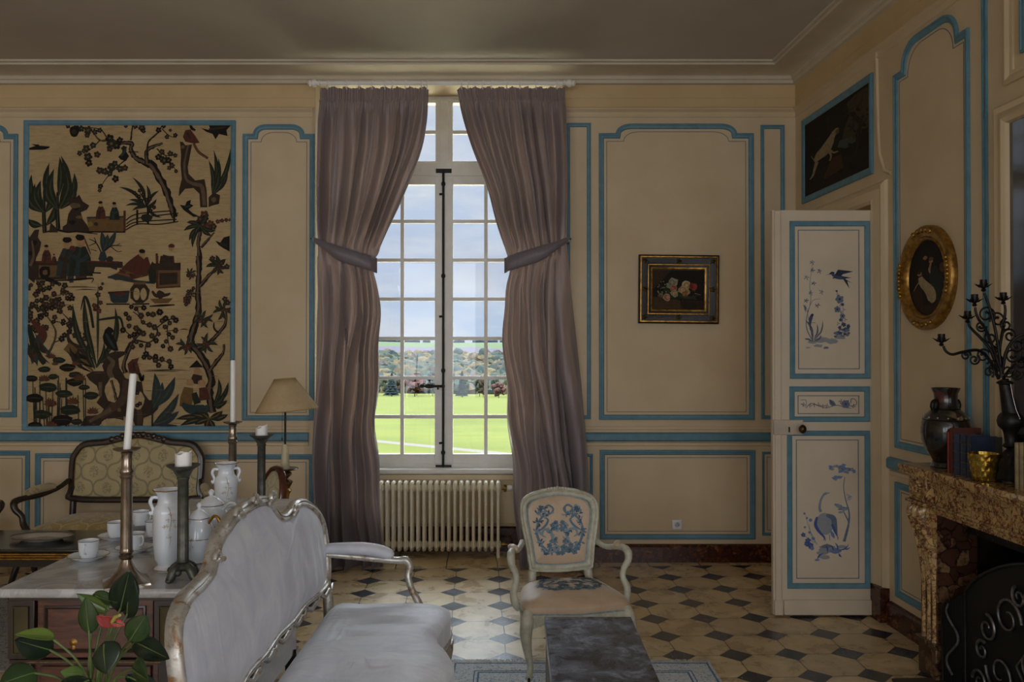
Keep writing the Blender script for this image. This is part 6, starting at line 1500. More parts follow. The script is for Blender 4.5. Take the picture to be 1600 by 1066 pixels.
for s_ in (-1, 1):
    m = MB(); m.tube(cr([(s_*hw*.99,.20,.70),(s_*(hw+.03),.12,.655),(s_*(hw+.10),.0,.62),(s_*(hw+.16),-.12,.615),(s_*(hw+.185),-.20,.60),(s_*(hw+.17),-.22,.55),(s_*(hw+.12),-.22,.50),(s_*(hw+.10),-.23,.44),(s_*(hw+.05),-.25,.38)], 4), [.020,.018,.02,.022,.028,.024,.022,.024,.026], 9); ar = m.build('arm', WALN, set_)
    m = MB(); m.tube(cr([(s_*(hw+.045),.10,.665),(s_*(hw+.075),.06,.672),(s_*(hw+.12),-.04,.665),(s_*(hw+.15),-.11,.648)], 4), [.02,.032,.034,.022], 10); m.build('arm_pad', BROC, ar)
    for y_ in (-.30, .17):
        mm = MB(); mm.tube(cr([(s_*(hw*.95),y_,.34),(s_*(hw*.98),y_-.02*(1 if y_ < 0 else -1),.24),(s_*(hw*.95),y_,.10),(s_*(hw*.97),y_-.03*(1 if y_ < 0 else -1),.0)], 3), [.034,.03,.018,.018], 9); mm.build('leg', WALN, set_)
    m = MB(); m.tube([(s_*hw*.93,.22,.56),(s_*hw*.93,.20,.36)], .026, 8); m.build('back_post', WALN, set_)

# ================================================================== low black and gilt table with the silver dish
YT0, YT1, ZL = 5.02, 5.56, .552
lt = thing('low_table', 'black low table with a gilt edge in front of the settee', 'table', (-2.75, (YT0+YT1)/2, 0))
BLK = simple('black_lacquer', (38,34,32), (24,22,21), rough=.22, scale=5, coat=.5)
m = MB(); m.bbox(-3.55, -2.30, YT0, YT1, ZL-.022, ZL, .004); m.build('table_top', BLK, lt, world=True)
m = MB()
for z_, w_ in ((ZL-.030,.006),(ZL-.044,.004),(ZL-.058,.007)): m.box(-3.545+.01, -2.31, YT0+.006-w_*.5, YT1-.01, z_-.005, z_+.004)
m.build('gilt_edge', GILT, lt, world=True)
m = MB(); m.box(-3.52, -2.33, YT0+.02, YT1-.02, ZL-.11, ZL-.062); m.build('apron', BLK, lt, world=True)
for x_ in (-3.27, -3.48, -2.38):
    for y_, s_ in ((YT0+.05,-1),(YT1-.05,1)):
        if x_ == -3.48 and s_ > 0: continue
        mm = MB(); mm.tube(cr([(x_,y_,ZL-.10),(x_+.035,y_+.01*s_,ZL-.17),(x_+.01,y_,ZL-.28),(x_-.02,y_,ZL-.40),(x_+.02,y_+.02*s_,0)], 4), [.026,.024,.02,.016,.018], 8); mm.build('leg', BLK, lt, world=True)
ty_ = 5.27; dsh = thing('silver_dish', 'shallow oval silver dish on the black low table', 'dish', (PX(67,ty_), ty_, ZL))
m = MB(); m.M = Matrix.Diagonal((1.0,.62,1,1)); m.lathe([(.10,0),(.125,.002),(.135,.012),(.185,.020),(.192,.024),(.185,.025),(.13,.016),(.12,.006),(.01,.005)], seg=48); m.build('dish', simple('bright_silver', (206,200,190), (180,172,160), rough=.25, metal=.35), dsh)
m = MB(); m.M = Matrix.Diagonal((1.0,.62,1,1)); m.lathe([(.188,.022),(.193,.026),(.190,.029),(.185,.026)], seg=48, capb=False, capt=False); m.build('beaded_rim', PEWT, dsh)
# chair arm at the far left edge
lc = thing('side_chair', 'dark carved chair arm just showing at the left edge beside the low table', 'chair', (PX(-14,5.9), 5.9, 0))
m = MB(); m.tube(cr([(-.36,.28,.70),(-.08,.14,.66),(.065,.02,.655),(.055,-.02,.60),(.03,-.02,.55),(.052,-.03,.50),(.045,-.06,.40)], 4), [.02,.02,.025,.022,.018,.022,.025], 9); m.build('arm', WALN, lc)
m = MB(); m.dome([(-.90,-.30),(-.20,-.30),(-.30,.26),(-.90,.26)], (-.6,0), .47, 5, lambda a, b, h: Vector((a, b, h)), 4, None, .42); m.box(-.90,-.02,-.08,-.04,.36,.42); m.box(-.90,-.25,-.30,.26,.36,.42); m.build('seat', BROCS, lc)
m = MB(); m.mould([(-.90,.44),(-.34,.44),(-.32,.86),(-.92,.86)], [(0,-.02),(0,.02),(.05,.02),(.05,-.02)], lambda a, b, h: Vector((a, .28-h, b)), ring=True); m.build('back_frame', WALN, lc)
for a, b in ((-.88,-.28),(-.28,-.28),(-.88,.24),(-.30,.24)):
    m = MB(); m.tube([(a,b,.40),(a,b,.2),(a,b,0)], [.028,.022,.016], 8); m.build('leg', WALN, lc)
# patterned rug below the settee group
m = MB(); m.bbox(-4.6, -2.2, 4.55, 6.2, .001, .010, .003)
r2 = m.build('rug', rug_mat('dark_rug_pattern', (150,146,140), ((60,52,48),(40,36,36),(90,70,60)), 22)); tag(r2, 'dark patterned rug under the low table at the left edge', 'rug')

# ================================================================== oval-backed chair behind the commode
oc = thing('oval_back_chair', 'dark wood chair with an oval cream patterned back beside the lamp', 'chair', (-1.79, 5.40, 0), math.radians(-53))
oo = [(0.19*cos(a), .75+.22*sin(a)) for a in [2*pi*i/32 for i in range(32)]]
OBm = lambda a, b, h: Vector((a, .20+(b-.5)*.2-h, b))
CREB = brocade('cream_leaf_silk', (206,196,162), (160,156,126), 1.6)
m = MB(); m.mould(oo, [(0,-.02),(-.006,0),(0,.02),(.014,.024),(.03,.012),(.03,-.02)], OBm, ring=True); m.build('back_frame', simple('red_brown_wood', (92,48,34), (60,30,22), rough=.25, scale=8, coat=.6), oc)
RBW = MATS['red_brown_wood']
oi = [(a*.86, .75+(b-.75)*.88) for a, b in oo]
m = MB(); m.dome(oi, (0,.75), .03, 8, OBm, 3, None, .006); m.build('back_upholstery', CREB, oc, ang=180); m = MB(); m.dome(oi, (0,.75), -.03, 8, OBm, 3, None, -.01); m.build('back_lining', CREB, oc, ang=180)
m = MB(); m.mould(oi, [(-.004,.008),(0,.014),(.005,.008)], OBm); m.build('gold_piping', MATS['gold_braid'], oc)
m = MB(); cs = [(.24*cos(a)*(1.05 if sin(a) < 0 else .95), -.02+.23*sin(a)) for a in [2*pi*i/32 for i in range(32)]]; m.dome(cs, (0,-.02), .47, 8, lambda a, b, h: Vector((a, b, h)), 3, None, .42); m.build('seat', CREB, oc, ang=180)
m = MB(); m.lathe([(.225,.36),(.245,.37),(.245,.415),(.23,.425)], (0,-.02,0), 32); m.build('seat_rail', RBW, oc)
for s_ in (-1, 1):
    m = MB(); m.tube(cr([(s_*.17,.22,.66),(s_*.23,.12,.67),(s_*.265,0,.66),(s_*.27,-.05,.62),(s_*.24,-.06,.52),(s_*.225,-.08,.42)], 4), [.018,.018,.022,.022,.017,.02], 9); m.build('arm', RBW, oc)
    for y_ in (-.17, .15): m = MB(); m.tube([(s_*.17,y_,.40),(s_*.175,y_,.2),(s_*.18,y_*1.05,0)], [.026,.020,.013], 9); m.build('leg', RBW, oc)
for s_ in (-1,1): m = MB(); m.tube([(.07*s_,.20,.54),(.06*s_,.18,.41)], .014, 8); m.build('back_support', RBW, oc)

# ================================================================== lamp on a gilt torchere
YL = 5.75
lp = thing('floor_lamp', 'gilt torchere lamp with a tilted cream shade left of the curtain', 'lamp', (PX(446,YL), YL, 0))
GBR = simple('dark_gilt_wood', (170,126,52), (84,58,26), rough=.3, metal=.7, scale=16)
zp = PZ(733, YL)
m = MB(); m.lathe([(.018,.14),(.05,.16),(.06,.20),(.035,.24),(.026,.30),(.020,.42),(.030,.50),(.036,.53),(.022,.56),(.0215,.70),(.026,zp-.20),(.030,zp-.17),(.045,zp-.145),(.030,zp-.13),(.046,zp-.10),(.052,zp-.085),(.030,zp-.07),(.022,zp-.06),(.046,zp-.035),(.040,zp-.02),(.020,zp-.012)], seg=24); st_ = m.build('stem', GBR, lp)
for k in range(3):
    a = k*2*pi/3+.4; m = MB(); m.tube(cr([(.02*cos(a),.02*sin(a),.20),(.08*cos(a),.08*sin(a),.20),(.13*cos(a),.13*sin(a),.10),(.16*cos(a),.16*sin(a),.03),(.20*cos(a),.20*sin(a),.018)], 4), [.02,.024,.022,.018,.018], 9); m.build('foot', GBR, lp)
m = MB(); m.lathe([(.02,zp-.014),(.07,zp-.006),(.090,zp+.004),(.086,zp+.008),(.02,zp)], seg=28); m.build('drip_pan', WALN, lp)
zq = PZ(694, YL); m = MB(); m.lathe([(.031,zp),(.030,zp+.02),(.021,zq-.01),(.019,zq)], seg=20); m.build('candle_sleeve', simple('ivory_sleeve', (212,200,166), rough=.5), lp)
zsb, zst = PZ(641, YL), PZ(592, YL)
m = MB(); m.tube([(0,0,zq-.01),(0,0,zst-.02)], .0075, 10); m.build('rod', IRON, lp)
m = MB(); tl = Matrix.Rotation(math.radians(-4.5), 4, 'Y'); m.M = Matrix.Translation((.004,0,(zsb+zst)/2)) @ tl
hh = (zst-zsb)/2; R0, R1 = .212, .072
m.grid(lambda u, v: (lerp(R0,R1,v)*cos(2*pi*u), lerp(R0,R1,v)*sin(2*pi*u), lerp(-hh,hh,v)), 48, 4, cu=True)
def shade_mat():
    m_, t, out = nt('cream_lamp_shade'); b = bsdf(t, out, .75, 0, .2); f = noise_n(t, coords(t), 40, 3); t.links.new(ramp(t, f, [(.3, lin((214,192,150))), (.7, lin((224,204,164)))]), b.inputs['Base Color'])
    tr = t.nodes.new('ShaderNodeBsdfTranslucent'); tr.inputs[0].default_value = (*lin((224,190,140)), 1); mx = t.nodes.new('ShaderNodeMixShader'); mx.inputs[0].default_value = .35
    t.links.new(b.outputs[0], mx.inputs[1]); t.links.new(tr.outputs[0], mx.inputs[2]); t.links.new(mx.outputs[0], out.inputs[0]); return m_
sh = m.build('lamp_shade', shade_mat(), lp, solid=.002)
m = MB(); m.M = Matrix.Translation((.004,0,(zsb+zst)/2)) @ tl; m.lathe([(R1,hh-.002),(R1+.002,hh),(R1,hh+.003)], seg=40, capb=False, capt=False); m.lathe([(R0,-hh-.002),(R0+.002,-hh),(R0,-hh+.003)], seg=48, capb=False, capt=False)
for k in range(3): a = k*2*pi/3; m.tube([(0,0,hh-.015),(R1*cos(a),R1*sin(a),hh-.001)], .0018, 5)
m.build('shade_ring', MATS['gold_braid'], sh)
m = MB(); m.tube([(-.016,-.01,zst-.06),(-.018,-.012,zq+.04)], .0012, 5); m.ell((-.018,-.012,zq+.035), (.005,.005,.009), 7, 5); m.build('pull_chain', IRON, lp)

# ================================================================== anthurium on its stand
LEAFM = simple('anthurium_leaf', (48,72,36), (28,48,26), rough=.28, scale=7, coat=.3, lo=.3, hi=.6)
LEAFD = simple('anthurium_leaf_dark', (28,46,32), (20,34,24), rough=.3, scale=6, coat=.2)
LEAFY = simple('anthurium_leaf_yellowing', (104,124,52), (70,96,42), rough=.35, scale=9)
STEM = simple('anthurium_stem', (98,116,62), (76,92,48), rough=.5, scale=12)
YP = 2.30; px0 = PX(150, YP)
ps = thing('plant_stand', 'small round dark wooden stand under the potted anthurium', 'plant stand', (px0, YP, 0))
m = MB(); m.lathe([(.16,.585),(.17,.59),(.17,.605),(.16,.61)], seg=36); m.build('top', WALN, ps)
m = MB(); m.lathe([(.03,.12),(.04,.2),(.02,.3),(.03,.45),(.02,.55),(.05,.588)], seg=18); m.build('stem', WALN, ps)
for k in range(3): a = k*2.09; m = MB(); m.tube([(.02*cos(a),.02*sin(a),.17),(.10*cos(a),.10*sin(a),.08),(.17*cos(a),.17*sin(a),.014)], [.02,.018,.013], 8); m.build('foot', WALN, ps)
pp = thing('potted_anthurium', 'anthurium with glossy green leaves and one pinkish red flower at the lower left', 'plant', (px0, YP, .61))
m = MB(); m.lathe([(.07,0),(.075,.004),(.10,.145),(.108,.15),(.108,.17),(.098,.172),(.094,.15),(.01,.148)], seg=32); m.build('pot', simple('terracotta_pot', (150,90,64), (126,72,50), rough=.8, scale=12), pp)
m = MB(); m.lathe([(.094,.148),(.05,.156),(.005,.158)], seg=20); m.build('soil', simple('soil', (48,36,28), rough=1, scale=60, bump=.5), pp)
base_ = Vector((px0, YP, .77))
def pleaf(tip, att, w, mat_, cup_=.15, dy0=0.0, dy1=0.0, roll=0.0, name='leaf', stem_to=None, nrm=None):
    # tip, att: (px, py) of the blade tip and of its stem joint
    a = P(att[0], att[1], YP+dy0); b = P(tip[0], tip[1], YP+dy1); ax = (b-a); L = ax.length; ax.normalize()
    nr = Vector(nrm) if nrm else Vector((0,-1,.25)); nr = (nr-ax*nr.dot(ax)).normalized(); sd = ax.cross(nr)
    rm = Matrix.Rotation(roll, 3, ax); sd = rm @ sd; nr = rm @ nr
    wd = w/F*YP/2
    def f(u, v):
        t_ = v*1.10-.10; s_ = u*2-1
        prof = (sin(pi*min(1, max(0, (v)))**.62))**.85 if v < 1 else 0
        x = s_*wd*prof; bk = -.10*abs(s_)*(1-v)*L*1.2*(1 if v < .3 else 0)*(1-v/.3)
        return a+ax*(v*L+bk)+sd*x+nr*(-cup_*wd*(s_*s_)*1.2*prof+.02*sin(v*7)*wd-.25*wd*v*v)
    m = MB(); m.grid(f, 10, 16); lf = m.build(name, mat_, pp, world=True, ang=180, solid=.0012)
    # midrib
    m = MB(); m.tube([f(.5, v/10)+nr*.001 for v in range(10)], [.0022,.0018,.0012,.0006], 5); m.build('midrib', STEM, lf, world=True)
    c0 = Vector(stem_to) if stem_to else base_+Vector((random.uniform(-.03,.03), random.uniform(-.03,.03), 0))
    mid = (a+c0)/2+Vector((0, 0, .03))
    m = MB(); m.tube(cr([tuple(c0), tuple(mid), tuple(a)], 6), [.0045,.0035,.003], 7); m.build('stem', STEM, pp, world=True)
    return lf
random.seed(3)
pleaf((203,894),(190,950), 44, LEAFD, .3, .05, .0, .5)
pleaf((204,896),(201,958), 40, LEAFD, .1, .06, .02, -.3)
pleaf((134,934),(141,984), 32, LEAFM, .25, -.02, -.04, .1)
pleaf((122,926),(168,950), 24, LEAFY, .4, .05, .02, .6)
pleaf((184,942),(150,930), 22, LEAFM, .3, .06, .03, .3)
pleaf((26,989),(82,995), 22, LEAFY, -.5, -.02, -.10, .9)
pleaf((28,1000),(80,1014), 44, LEAFD, .2, .02, -.06, .3)
pleaf((5,1064),(56,1050), 50, LEAFM, .2, -.12, -.20, .3)
pleaf((228,962),(206,998), 40, LEAFM, .25, -.06, -.08, .2)
pleaf((264,1027),(213,1002), 34, LEAFD, .3, -.02, -.10, -.3)
pleaf((164,1050),(165,1006), 48, LEAFD, .2, -.10, -.15, .1, nrm=(0,-1,.1))
pleaf((228,1062),(210,1044), 42, LEAFM, .2, -.12, -.2, .5, nrm=(.2,-1,.3))
pleaf((98,1048),(130,1052), 22, LEAFY, .2, -.08, -.12, .3)
pleaf((90,1085),(140,1062), 46, LEAFD, .2, -.1, -.2, .3)
pleaf((250,1078),(205,1056), 30, LEAFD, .2, 0, .05, .3)
SPA = simple('anthurium_spathe', (196,92,88), (160,60,58), rough=.25, scale=14, stretch=(8,1,1), coat=.5)
fl_ = pleaf((152,958),(183,972), 26, SPA, .3, -.04, -.10, 1.0, 'flower_spathe', nrm=(0,-.5,1)); fl2 = pleaf((196,976),(176,970), 14, SPA, .2, -.05, -.06, .9, 'flower_spathe', nrm=(0,-.5,1))
m = MB(); q0, q1 = P(177,971,YP-.06), P(189,960.5,YP-.09); m.tube([q0, (q0+q1)/2+Vector((-.002,0,.004)), q1], [.0045,.0055,.004], 9); m.build('spadix', simple('spadix_yellow_green', (180,176,90), rough=.6), pp, world=True)
# ================================================================== fireplace
HX = .317
U1 = FU1+.33                      # shelf ends
U0 = (D-4.65)*_n; ZF = 1.123
fp = thing('fireplace', 'brown and red veined marble fireplace with fluted scroll jambs at the right edge', 'fireplace', tuple(RW((U0+U1)/2, 0, 0)))
def rbox(mb, u0, u1, z0, z1, h0, h1): mb.prism([(u0,z0),(u1,z0),(u1,z1),(u0,z1)], h0, h1, RW)
m = MB(); m.mould([(U0,0),(U1,0),(U1,HX),(U0,HX)], [(.02,ZF-.052),(.004,ZF-.05),(0,ZF-.040),(0,ZF-.012),(.004,ZF-.002),(.010,ZF)], lambda a, b, h: RW(a, h, b) )
V = [RW(a, ZF, b) for a, b in ((U0+.010,0),(U1-.010,0),(U1-.010,HX-.010),(U0+.010,HX-.010))]; m.add(V, [(0,1,2,3)]); V = [RW(a, ZF-.052, b) for a, b in ((U0+.02,0),(U1-.02,0),(U1-.02,HX-.02),(U0+.02,HX-.02))]; m.add(V, [(0,1,2,3)])
m.build('mantel_shelf', MARBLE_RED, fp, world=True, ang=40)
UA = U0+.055; WJ = .165; UB = U1-.055
HP = HX-.035
m = MB(); rbox(m, UA+WJ+.02, UB-WJ-.02, ZF-.20, ZF-.052, .0, HX-.075)
m.build('frieze', MARBLE_RED, fp, world=True, bevel=.004)
m = MB(); m.mould([(UA+WJ,0),(UB-WJ,0)], [(0,0)], RW) if False else None
for z0, z1, h in ((ZF-.205,ZF-.19,HX-.060),(ZF-.225,ZF-.205,HX-.068),(ZF-.245,ZF-.225,HX-.085),(ZF-.075,ZF-.052,HX-.060)): rbox(m, UA+WJ-.0, UB-WJ+.0, z0, z1, .0, h)
m.build('frieze_moulding', MARBLE_RED, fp, world=True, bevel=.005)
for jn, ua_, ub_ in (('far', UA, UA+WJ), ('near', UB-WJ, UB)):
    # inner slab
    m = MB(); rbox(m, ua_ if jn == 'near' else ua_, ub_, .0, ZF-.20, .0, HX-.10)
    if jn == 'near': rbox(m, FU1-.03, ua_+.01, 0, ZF-.24, .0, HX-.19)
    jb = m.build('jamb_slab', MARBLE_SLAB, fp, world=True)
    m = MB(); rbox(m, ua_-.004, ub_+.004, ZF-.185, ZF-.055, 0, HP); blk = m.build('corner_block', MARBLE_RED, fp, world=True, bevel=.005)
    m = MB(); cu = (ua_+ub_)/2
    for k in range(10):
        a = 2*pi*k/10; m.ell(RW(cu+.036*cos(a), ZF-.12+.034*sin(a), HP+.003), (.011,.016,.014), 8, 6)
    for k in range(5): a = 2*pi*k/5; m.ell(RW(cu+.016*cos(a), ZF-.12+.016*sin(a), HP+.008), (.010,.012,.010), 8, 6)
    m.build('carved_rosette', MARBLE_RED, blk, world=True)
    m = MB(); rbox(m, ua_-.012, ub_+.012, ZF-.20, ZF-.185, 0, HP+.018); m.build('block_moulding', MARBLE_RED, blk, world=True, bevel=.003)
    # scroll console with flutes (profile height vs projection)
    prof = [(ZF-.205,HP-.02),(ZF-.215,HP+.008),(ZF-.24,HP+.018),(ZF-.27,HP+.016),(ZF-.31,HP+.002),(ZF-.38,HP-.022),(ZF-.48,HP-.045),(ZF-.60,HP-.060),(ZF-.72,HP-.066),(ZF-.84,HP-.064),(ZF-.93,HP-.060)]
    prof = cr(prof, 4)
    m = MB(); nU = 60
    def con(u, v):
        z, h = prof[int(round(v*(len(prof)-1)))]
        g = abs(sin(u*pi*3))**.7
        return RW(lerp(ua_+.006, ub_-.006, u), z, h-.055*(1-g)+.012)
    m.grid(con, nU, len(prof)-1)
    for s_ in (0, 1):
        uu = ua_+.006 if s_ == 0 else ub_-.006
        V = [RW(uu, z, h-.020) for z, h in prof]+[RW(uu, z, .0) for z, h in prof]; q = len(prof)
        m.add(V, [(i, i+1, q+i+1, q+i) for i in range(q-1)])
    m.build('scroll_console', MARBLE_RED, fp, world=True, ang=60)
    m = MB(); rbox(m, ua_-.004, ub_+.004, .0, ZF-.95, 0, HP-.05); rbox(m, ua_-.014, ub_+.014, ZF-.955, ZF-.925, 0, HP-.035); m.build('plinth', MARBLE_SLAB, fp, world=True, bevel=.004)
# firebox
SOOT = simple('sooty_brick', (36,30,27), (18,15,14), rough=.95, spec=.05, scale=9, bump=.4, bscale=30)
m = MB(); rbox(m, FU0, FU1, 0, FZT+.0, -.52, -.48); rbox(m, FU0-.04, FU0+.015, 0, FZT-.02, -.52, .004); rbox(m, FU1-.015, FU1+.04, 0, FZT-.02, -.52, .004); rbox(m, FU0-.04, FU1+.04, FZT-.02, FZT+.05, -.52, .004)
m.build('firebox', SOOT, fp, world=True, flat=True)
m = MB(); rbox(m, FU0-.02, FU1+.02, ZF-.34, ZF-.235, .02, .06); m.build('smoke_hood', simple('black_iron_sheet', (28,27,27), (18,17,17), rough=.5, metal=.4), fp, world=True)
m = MB()
for k in range(14):
    u = FU0+.05+k*.125
    for q in range(5): m.ell(RW(u+.010*q, ZF-.262-.016*q, .064), (.0035,.0035,.0035), 6, 4)
m.build('hood_studs', PEWT, fp, world=True)
m = MB(); rbox(m, FU0-.05, FU1+.05, .0, .012, .0, .45); m.build('hearth_slab', simple('hearth_stone', (70,58,48), rough=.5, scale=8), fp, world=True)
# fire screen: arched mesh panels with iron scrolls, standing before the opening
scr = thing('fire_screen', 'arched black mesh fire screen with iron scrollwork in the hearth', 'fire screen', tuple(RW(FU0+.75, 0, .17)))
def SM(a, b, h): return RW(FU0+a, b, .17+h)
x0_, x1_, zb_, zs_, zt_ = .15, 1.45, .03, .52, .80
arc = [(x1_-(x1_-x0_)*i/24, zs_+(zt_-zs_)*sin(pi*i/24)**.75) for i in range(25)]
pth = [(x0_,zb_),(x1_,zb_)]+arc
m = MB(); m.tube([SM(a, b, 0) for a, b in pth], .009, 8, closed=True); m.build('frame', IRON, scr, world=True)
def mesh_mat():
    m_, t, out = nt('fine_wire_mesh'); b = bsdf(t, out, .5, .5); co = coords(t, (420,420,420), (0, .78, 0)); ck = t.nodes.new('ShaderNodeTexChecker'); ck.inputs['Scale'].default_value = 1; t.links.new(co, ck.inputs[0])
    t.links.new(mixc(t, ck.outputs['Fac'], lin((34,34,36)), lin((14,14,15))), b.inputs['Base Color']); return m_
m = MB(); m.prism(pth, -.002, 0, SM); m.build('wire_mesh', mesh_mat(), scr, world=True, flat=True)
def scroll(c, r, a0, turns, dirn=1, h=.008, w_=.006):
    return [SM(c[0]+r*(1-.75*i/26)*cos(a0+dirn*turns*2*pi*i/26), c[1]+r*(1-.75*i/26)*sin(a0+dirn*turns*2*pi*i/26), h) for i in range(27)]
STEEL = simple('forged_steel', (128,124,122), (84,80,78), rough=.4, metal=.7, scale=30)
xm = (x0_+x1_)/2
lst = []
for s_ in (-1, 1):
    for cx_, cy_, r, a0, tn, dr_ in ((.52,.12,.06,0,1.3,1),(.22,.62,.05,1,1.3,-1),(.50,.28,.05,2,1.3,-1),(.10,.62,.08,0,1.4,1),(.30,.50,.10,pi,1.3,-1),(.14,.34,.10,pi/2,1.3,1),(.36,.22,.11,0,1.3,-1),(.10,.14,.08,-pi/2,1.2,1),(.46,.40,.07,pi/2,1.2,1)):
        m = MB(); m.tube(scroll((xm+s_*cx_, cy_), r, a0 if s_ > 0 else pi-a0, tn, dr_*s_), [.008,.006,.004], 7); m.build('iron_scroll', STEEL, scr, world=True)
    m = MB(); m.tube([SM(xm+s_*.02, .06, .008), SM(xm+s_*.24, .30, .008), SM(xm+s_*.10, .46, .008), SM(xm+s_*.02, .70, .008)], .006, 7); m.build('iron_stem', STEEL, scr, world=True)
m = MB()
for q in range(-3, 4): m.tube(cr([tuple(SM(xm, .58, .012)), tuple(SM(xm+q*.020, .66, .014)), tuple(SM(xm+q*.034, .74-.006*q*q, .010))], 4), [.004,.010,.002], 7)
m.build('iron_palmette', STEEL, scr, world=True)
for s_, xx in ((-1, x0_), (1, x1_)):
    # folding wing angled back toward the opening
    hm = lambda a, b, h, s_=s_, xx=xx: RW(FU0+xx+s_*a*.70, b, .17+a*.30+h)
    m = MB(); pw = [(0,zb_),(.17,zb_),(.17,zs_-.10),(0,zs_)]; m.tube([hm(a, b, 0) for a, b in pw], .007, 8, closed=True); wg = m.build('wing_frame', IRON, scr, world=True)
    m = MB(); m.prism(pw, -.002, 0, hm); m.build('wing_mesh', MATS['fine_wire_mesh'], wg, world=True, flat=True)
    m = MB()
    m.tube(cr([tuple(hm(.085+.045*sin(k*1.1), .08+k*.045, .008)) for k in range(9)], 4), [.006,.007,.005], 7)
    m.build('wing_scroll', STEEL, wg, world=True)
for a in (x0_+.02, xm, x1_-.02):
    m = MB(); m.tube([SM(a, zb_+.01, -.01), SM(a, .012, -.01), SM(a, .016, .06)], .009, 8); m.build('foot', IRON, scr, world=True)

# ------------------------------------------------------------------ on the mantel
def onm(px, u=None, h=None):
    # position on the shelf at pixel column px and projection h
    uu = RU(px, h); p = RW(uu, ZF, h); return p, uu
def cloisonne():
    m_, t, out = nt('dark_cloisonne'); b = bsdf(t, out, .16, 0, .5, .5); co = coords(t)
    vo = t.nodes.new('ShaderNodeTexVoronoi'); vo.inputs['Scale'].default_value = 26; t.links.new(co, vo.inputs['Vector']); s = t.nodes.new('ShaderNodeSeparateColor'); t.links.new(vo.outputs['Color'], s.inputs[0])
    c = ramp(t, s.outputs[0], [(0, lin((24,20,18))), (.45, lin((38,26,22))), (.65, lin((80,34,30))), (.78, lin((34,52,40))), (.88, lin((30,40,52))), (.95, lin((130,110,84)))], 'CONSTANT')
    k = ramp(t, noise_n(t, co, 7, 2), [(.45, (0,0,0)), (.6, (1,1,1))]); t.links.new(mixc(t, k, c, lin((26,22,20))), b.inputs['Base Color']); return m_
CLO = cloisonne()
p_, _u = onm(1476, h=.155); sc_ = 1.0
vs_ = thing('dark_vase', 'large dark enamelled vase with small handles at the end of the mantelpiece', 'vase', tuple(p_), .3)
hv = (722-598)/F*p_.y; rv = (1512-1440)/F*p_.y/2
m = MB(); m.lathe([(rv*.58,0),(rv*.62,.006),(rv*.56,hv*.05),(rv*.50,hv*.075),(rv*.62,hv*.14),(rv*.82,hv*.22),(rv*.97,hv*.34),(rv*1.0,hv*.46),(rv*.97,hv*.56),(rv*.82,hv*.66),(rv*.58,hv*.725),(rv*.50,hv*.77),(rv*.46,hv*.86),(rv*.48,hv*.93),(rv*.57,hv*.98),(rv*.58,hv),(rv*.52,hv*.995),(rv*.40,hv*.9)], seg=40, capt=False); m.build('body', CLO, vs_)
simple('bronze_black', (52,42,34), (34,28,24), rough=.35, metal=.7)
for zz_, rr_ in ((.07,.52),(.60,.925),(.735,.575)): m = MB(); m.lathe([(rv*rr_,hv*(zz_-.008)),(rv*(rr_+.02),hv*zz_),(rv*rr_,hv*(zz_+.008))], seg=40, capb=False, capt=False); m.build('bronze_band', MATS['bronze_black'], vs_)
for s_ in (-1, 1):
    m = MB(); m.tube(cr([(s_*rv*.46,0,hv*.84),(s_*rv*.66,0,hv*.83),(s_*rv*.72,0,hv*.77),(s_*rv*.66,0,hv*.70),(s_*rv*.70,0,hv*.66)], 4), [.010,.010,.012,.009,.006], 9); m.build('handle', MATS['bronze_black'], vs_)
m = MB()
for k in range(14): a = 2*pi*k/14; m.ell((rv*.90*cos(a), rv*.90*sin(a), hv*.63), (.005,.005,.005), 7, 5)
m.build('enamel_dot', simple('pale_enamel', (160,156,130), rough=.3), vs_)

PAGE = simple('book_pages', (206,194,166), (184,172,144), rough=.9, scale=40, stretch=(1,1,20))
def book(u, w_, d, h, hb, col, label, grp='books on the mantelpiece', lean=0.0, bands=True):
    # standing book, spine facing the room (towards +h), occupying u..u+w_
    base = RW(u+w_/2, ZF+.0005, 0); ang = atan2(dN.y, dN.x)
    b = thing('book', label, 'book', tuple(RW(u+w_/2, ZF+.0005, hb)), ang-lean*0, grp)
    # local x = away from the wall (spine side), local y = along the shelf away from camera
    cm = simple('cover_%d_%d_%d' % col, col, tuple(int(v*.75) for v in col), rough=.45, scale=18, bump=.1, bscale=90)
    k = tan(lean)
    sk = Matrix.Identity(4); sk[1][2] = k
    m = MB(); m.M = sk
    m.box(-d+.002, 0, -w_/2, -w_/2+.003, 0, h); m.box(-d+.002, 0, w_/2-.003, w_/2, 0, h); m.grid(lambda q, v: (.004*sin(pi*q)+.0, lerp(-w_/2, w_/2, q), v*h), 8, 1); m.box(-.003, 0.0, -w_/2, w_/2, 0, h)
    m.build('cover', cm, b)
    m = MB(); m.M = sk; m.box(-d+.006, -.003, -w_/2+.003, w_/2-.003, .003, h-.004); m.build('pages', PAGE, b, flat=True)
    if bands:
        m = MB(); m.M = sk
        for z_ in (.15,.32,.55,.8): m.box(.001, .0052, -w_/2+.001, w_/2-.001, h*z_, h*z_+.003)
        m.build('spine_bands', BRS, b)
    return b
def bspan(px0_, px1_, hb):
    return RU(px0_, hb), RU(px1_, hb)
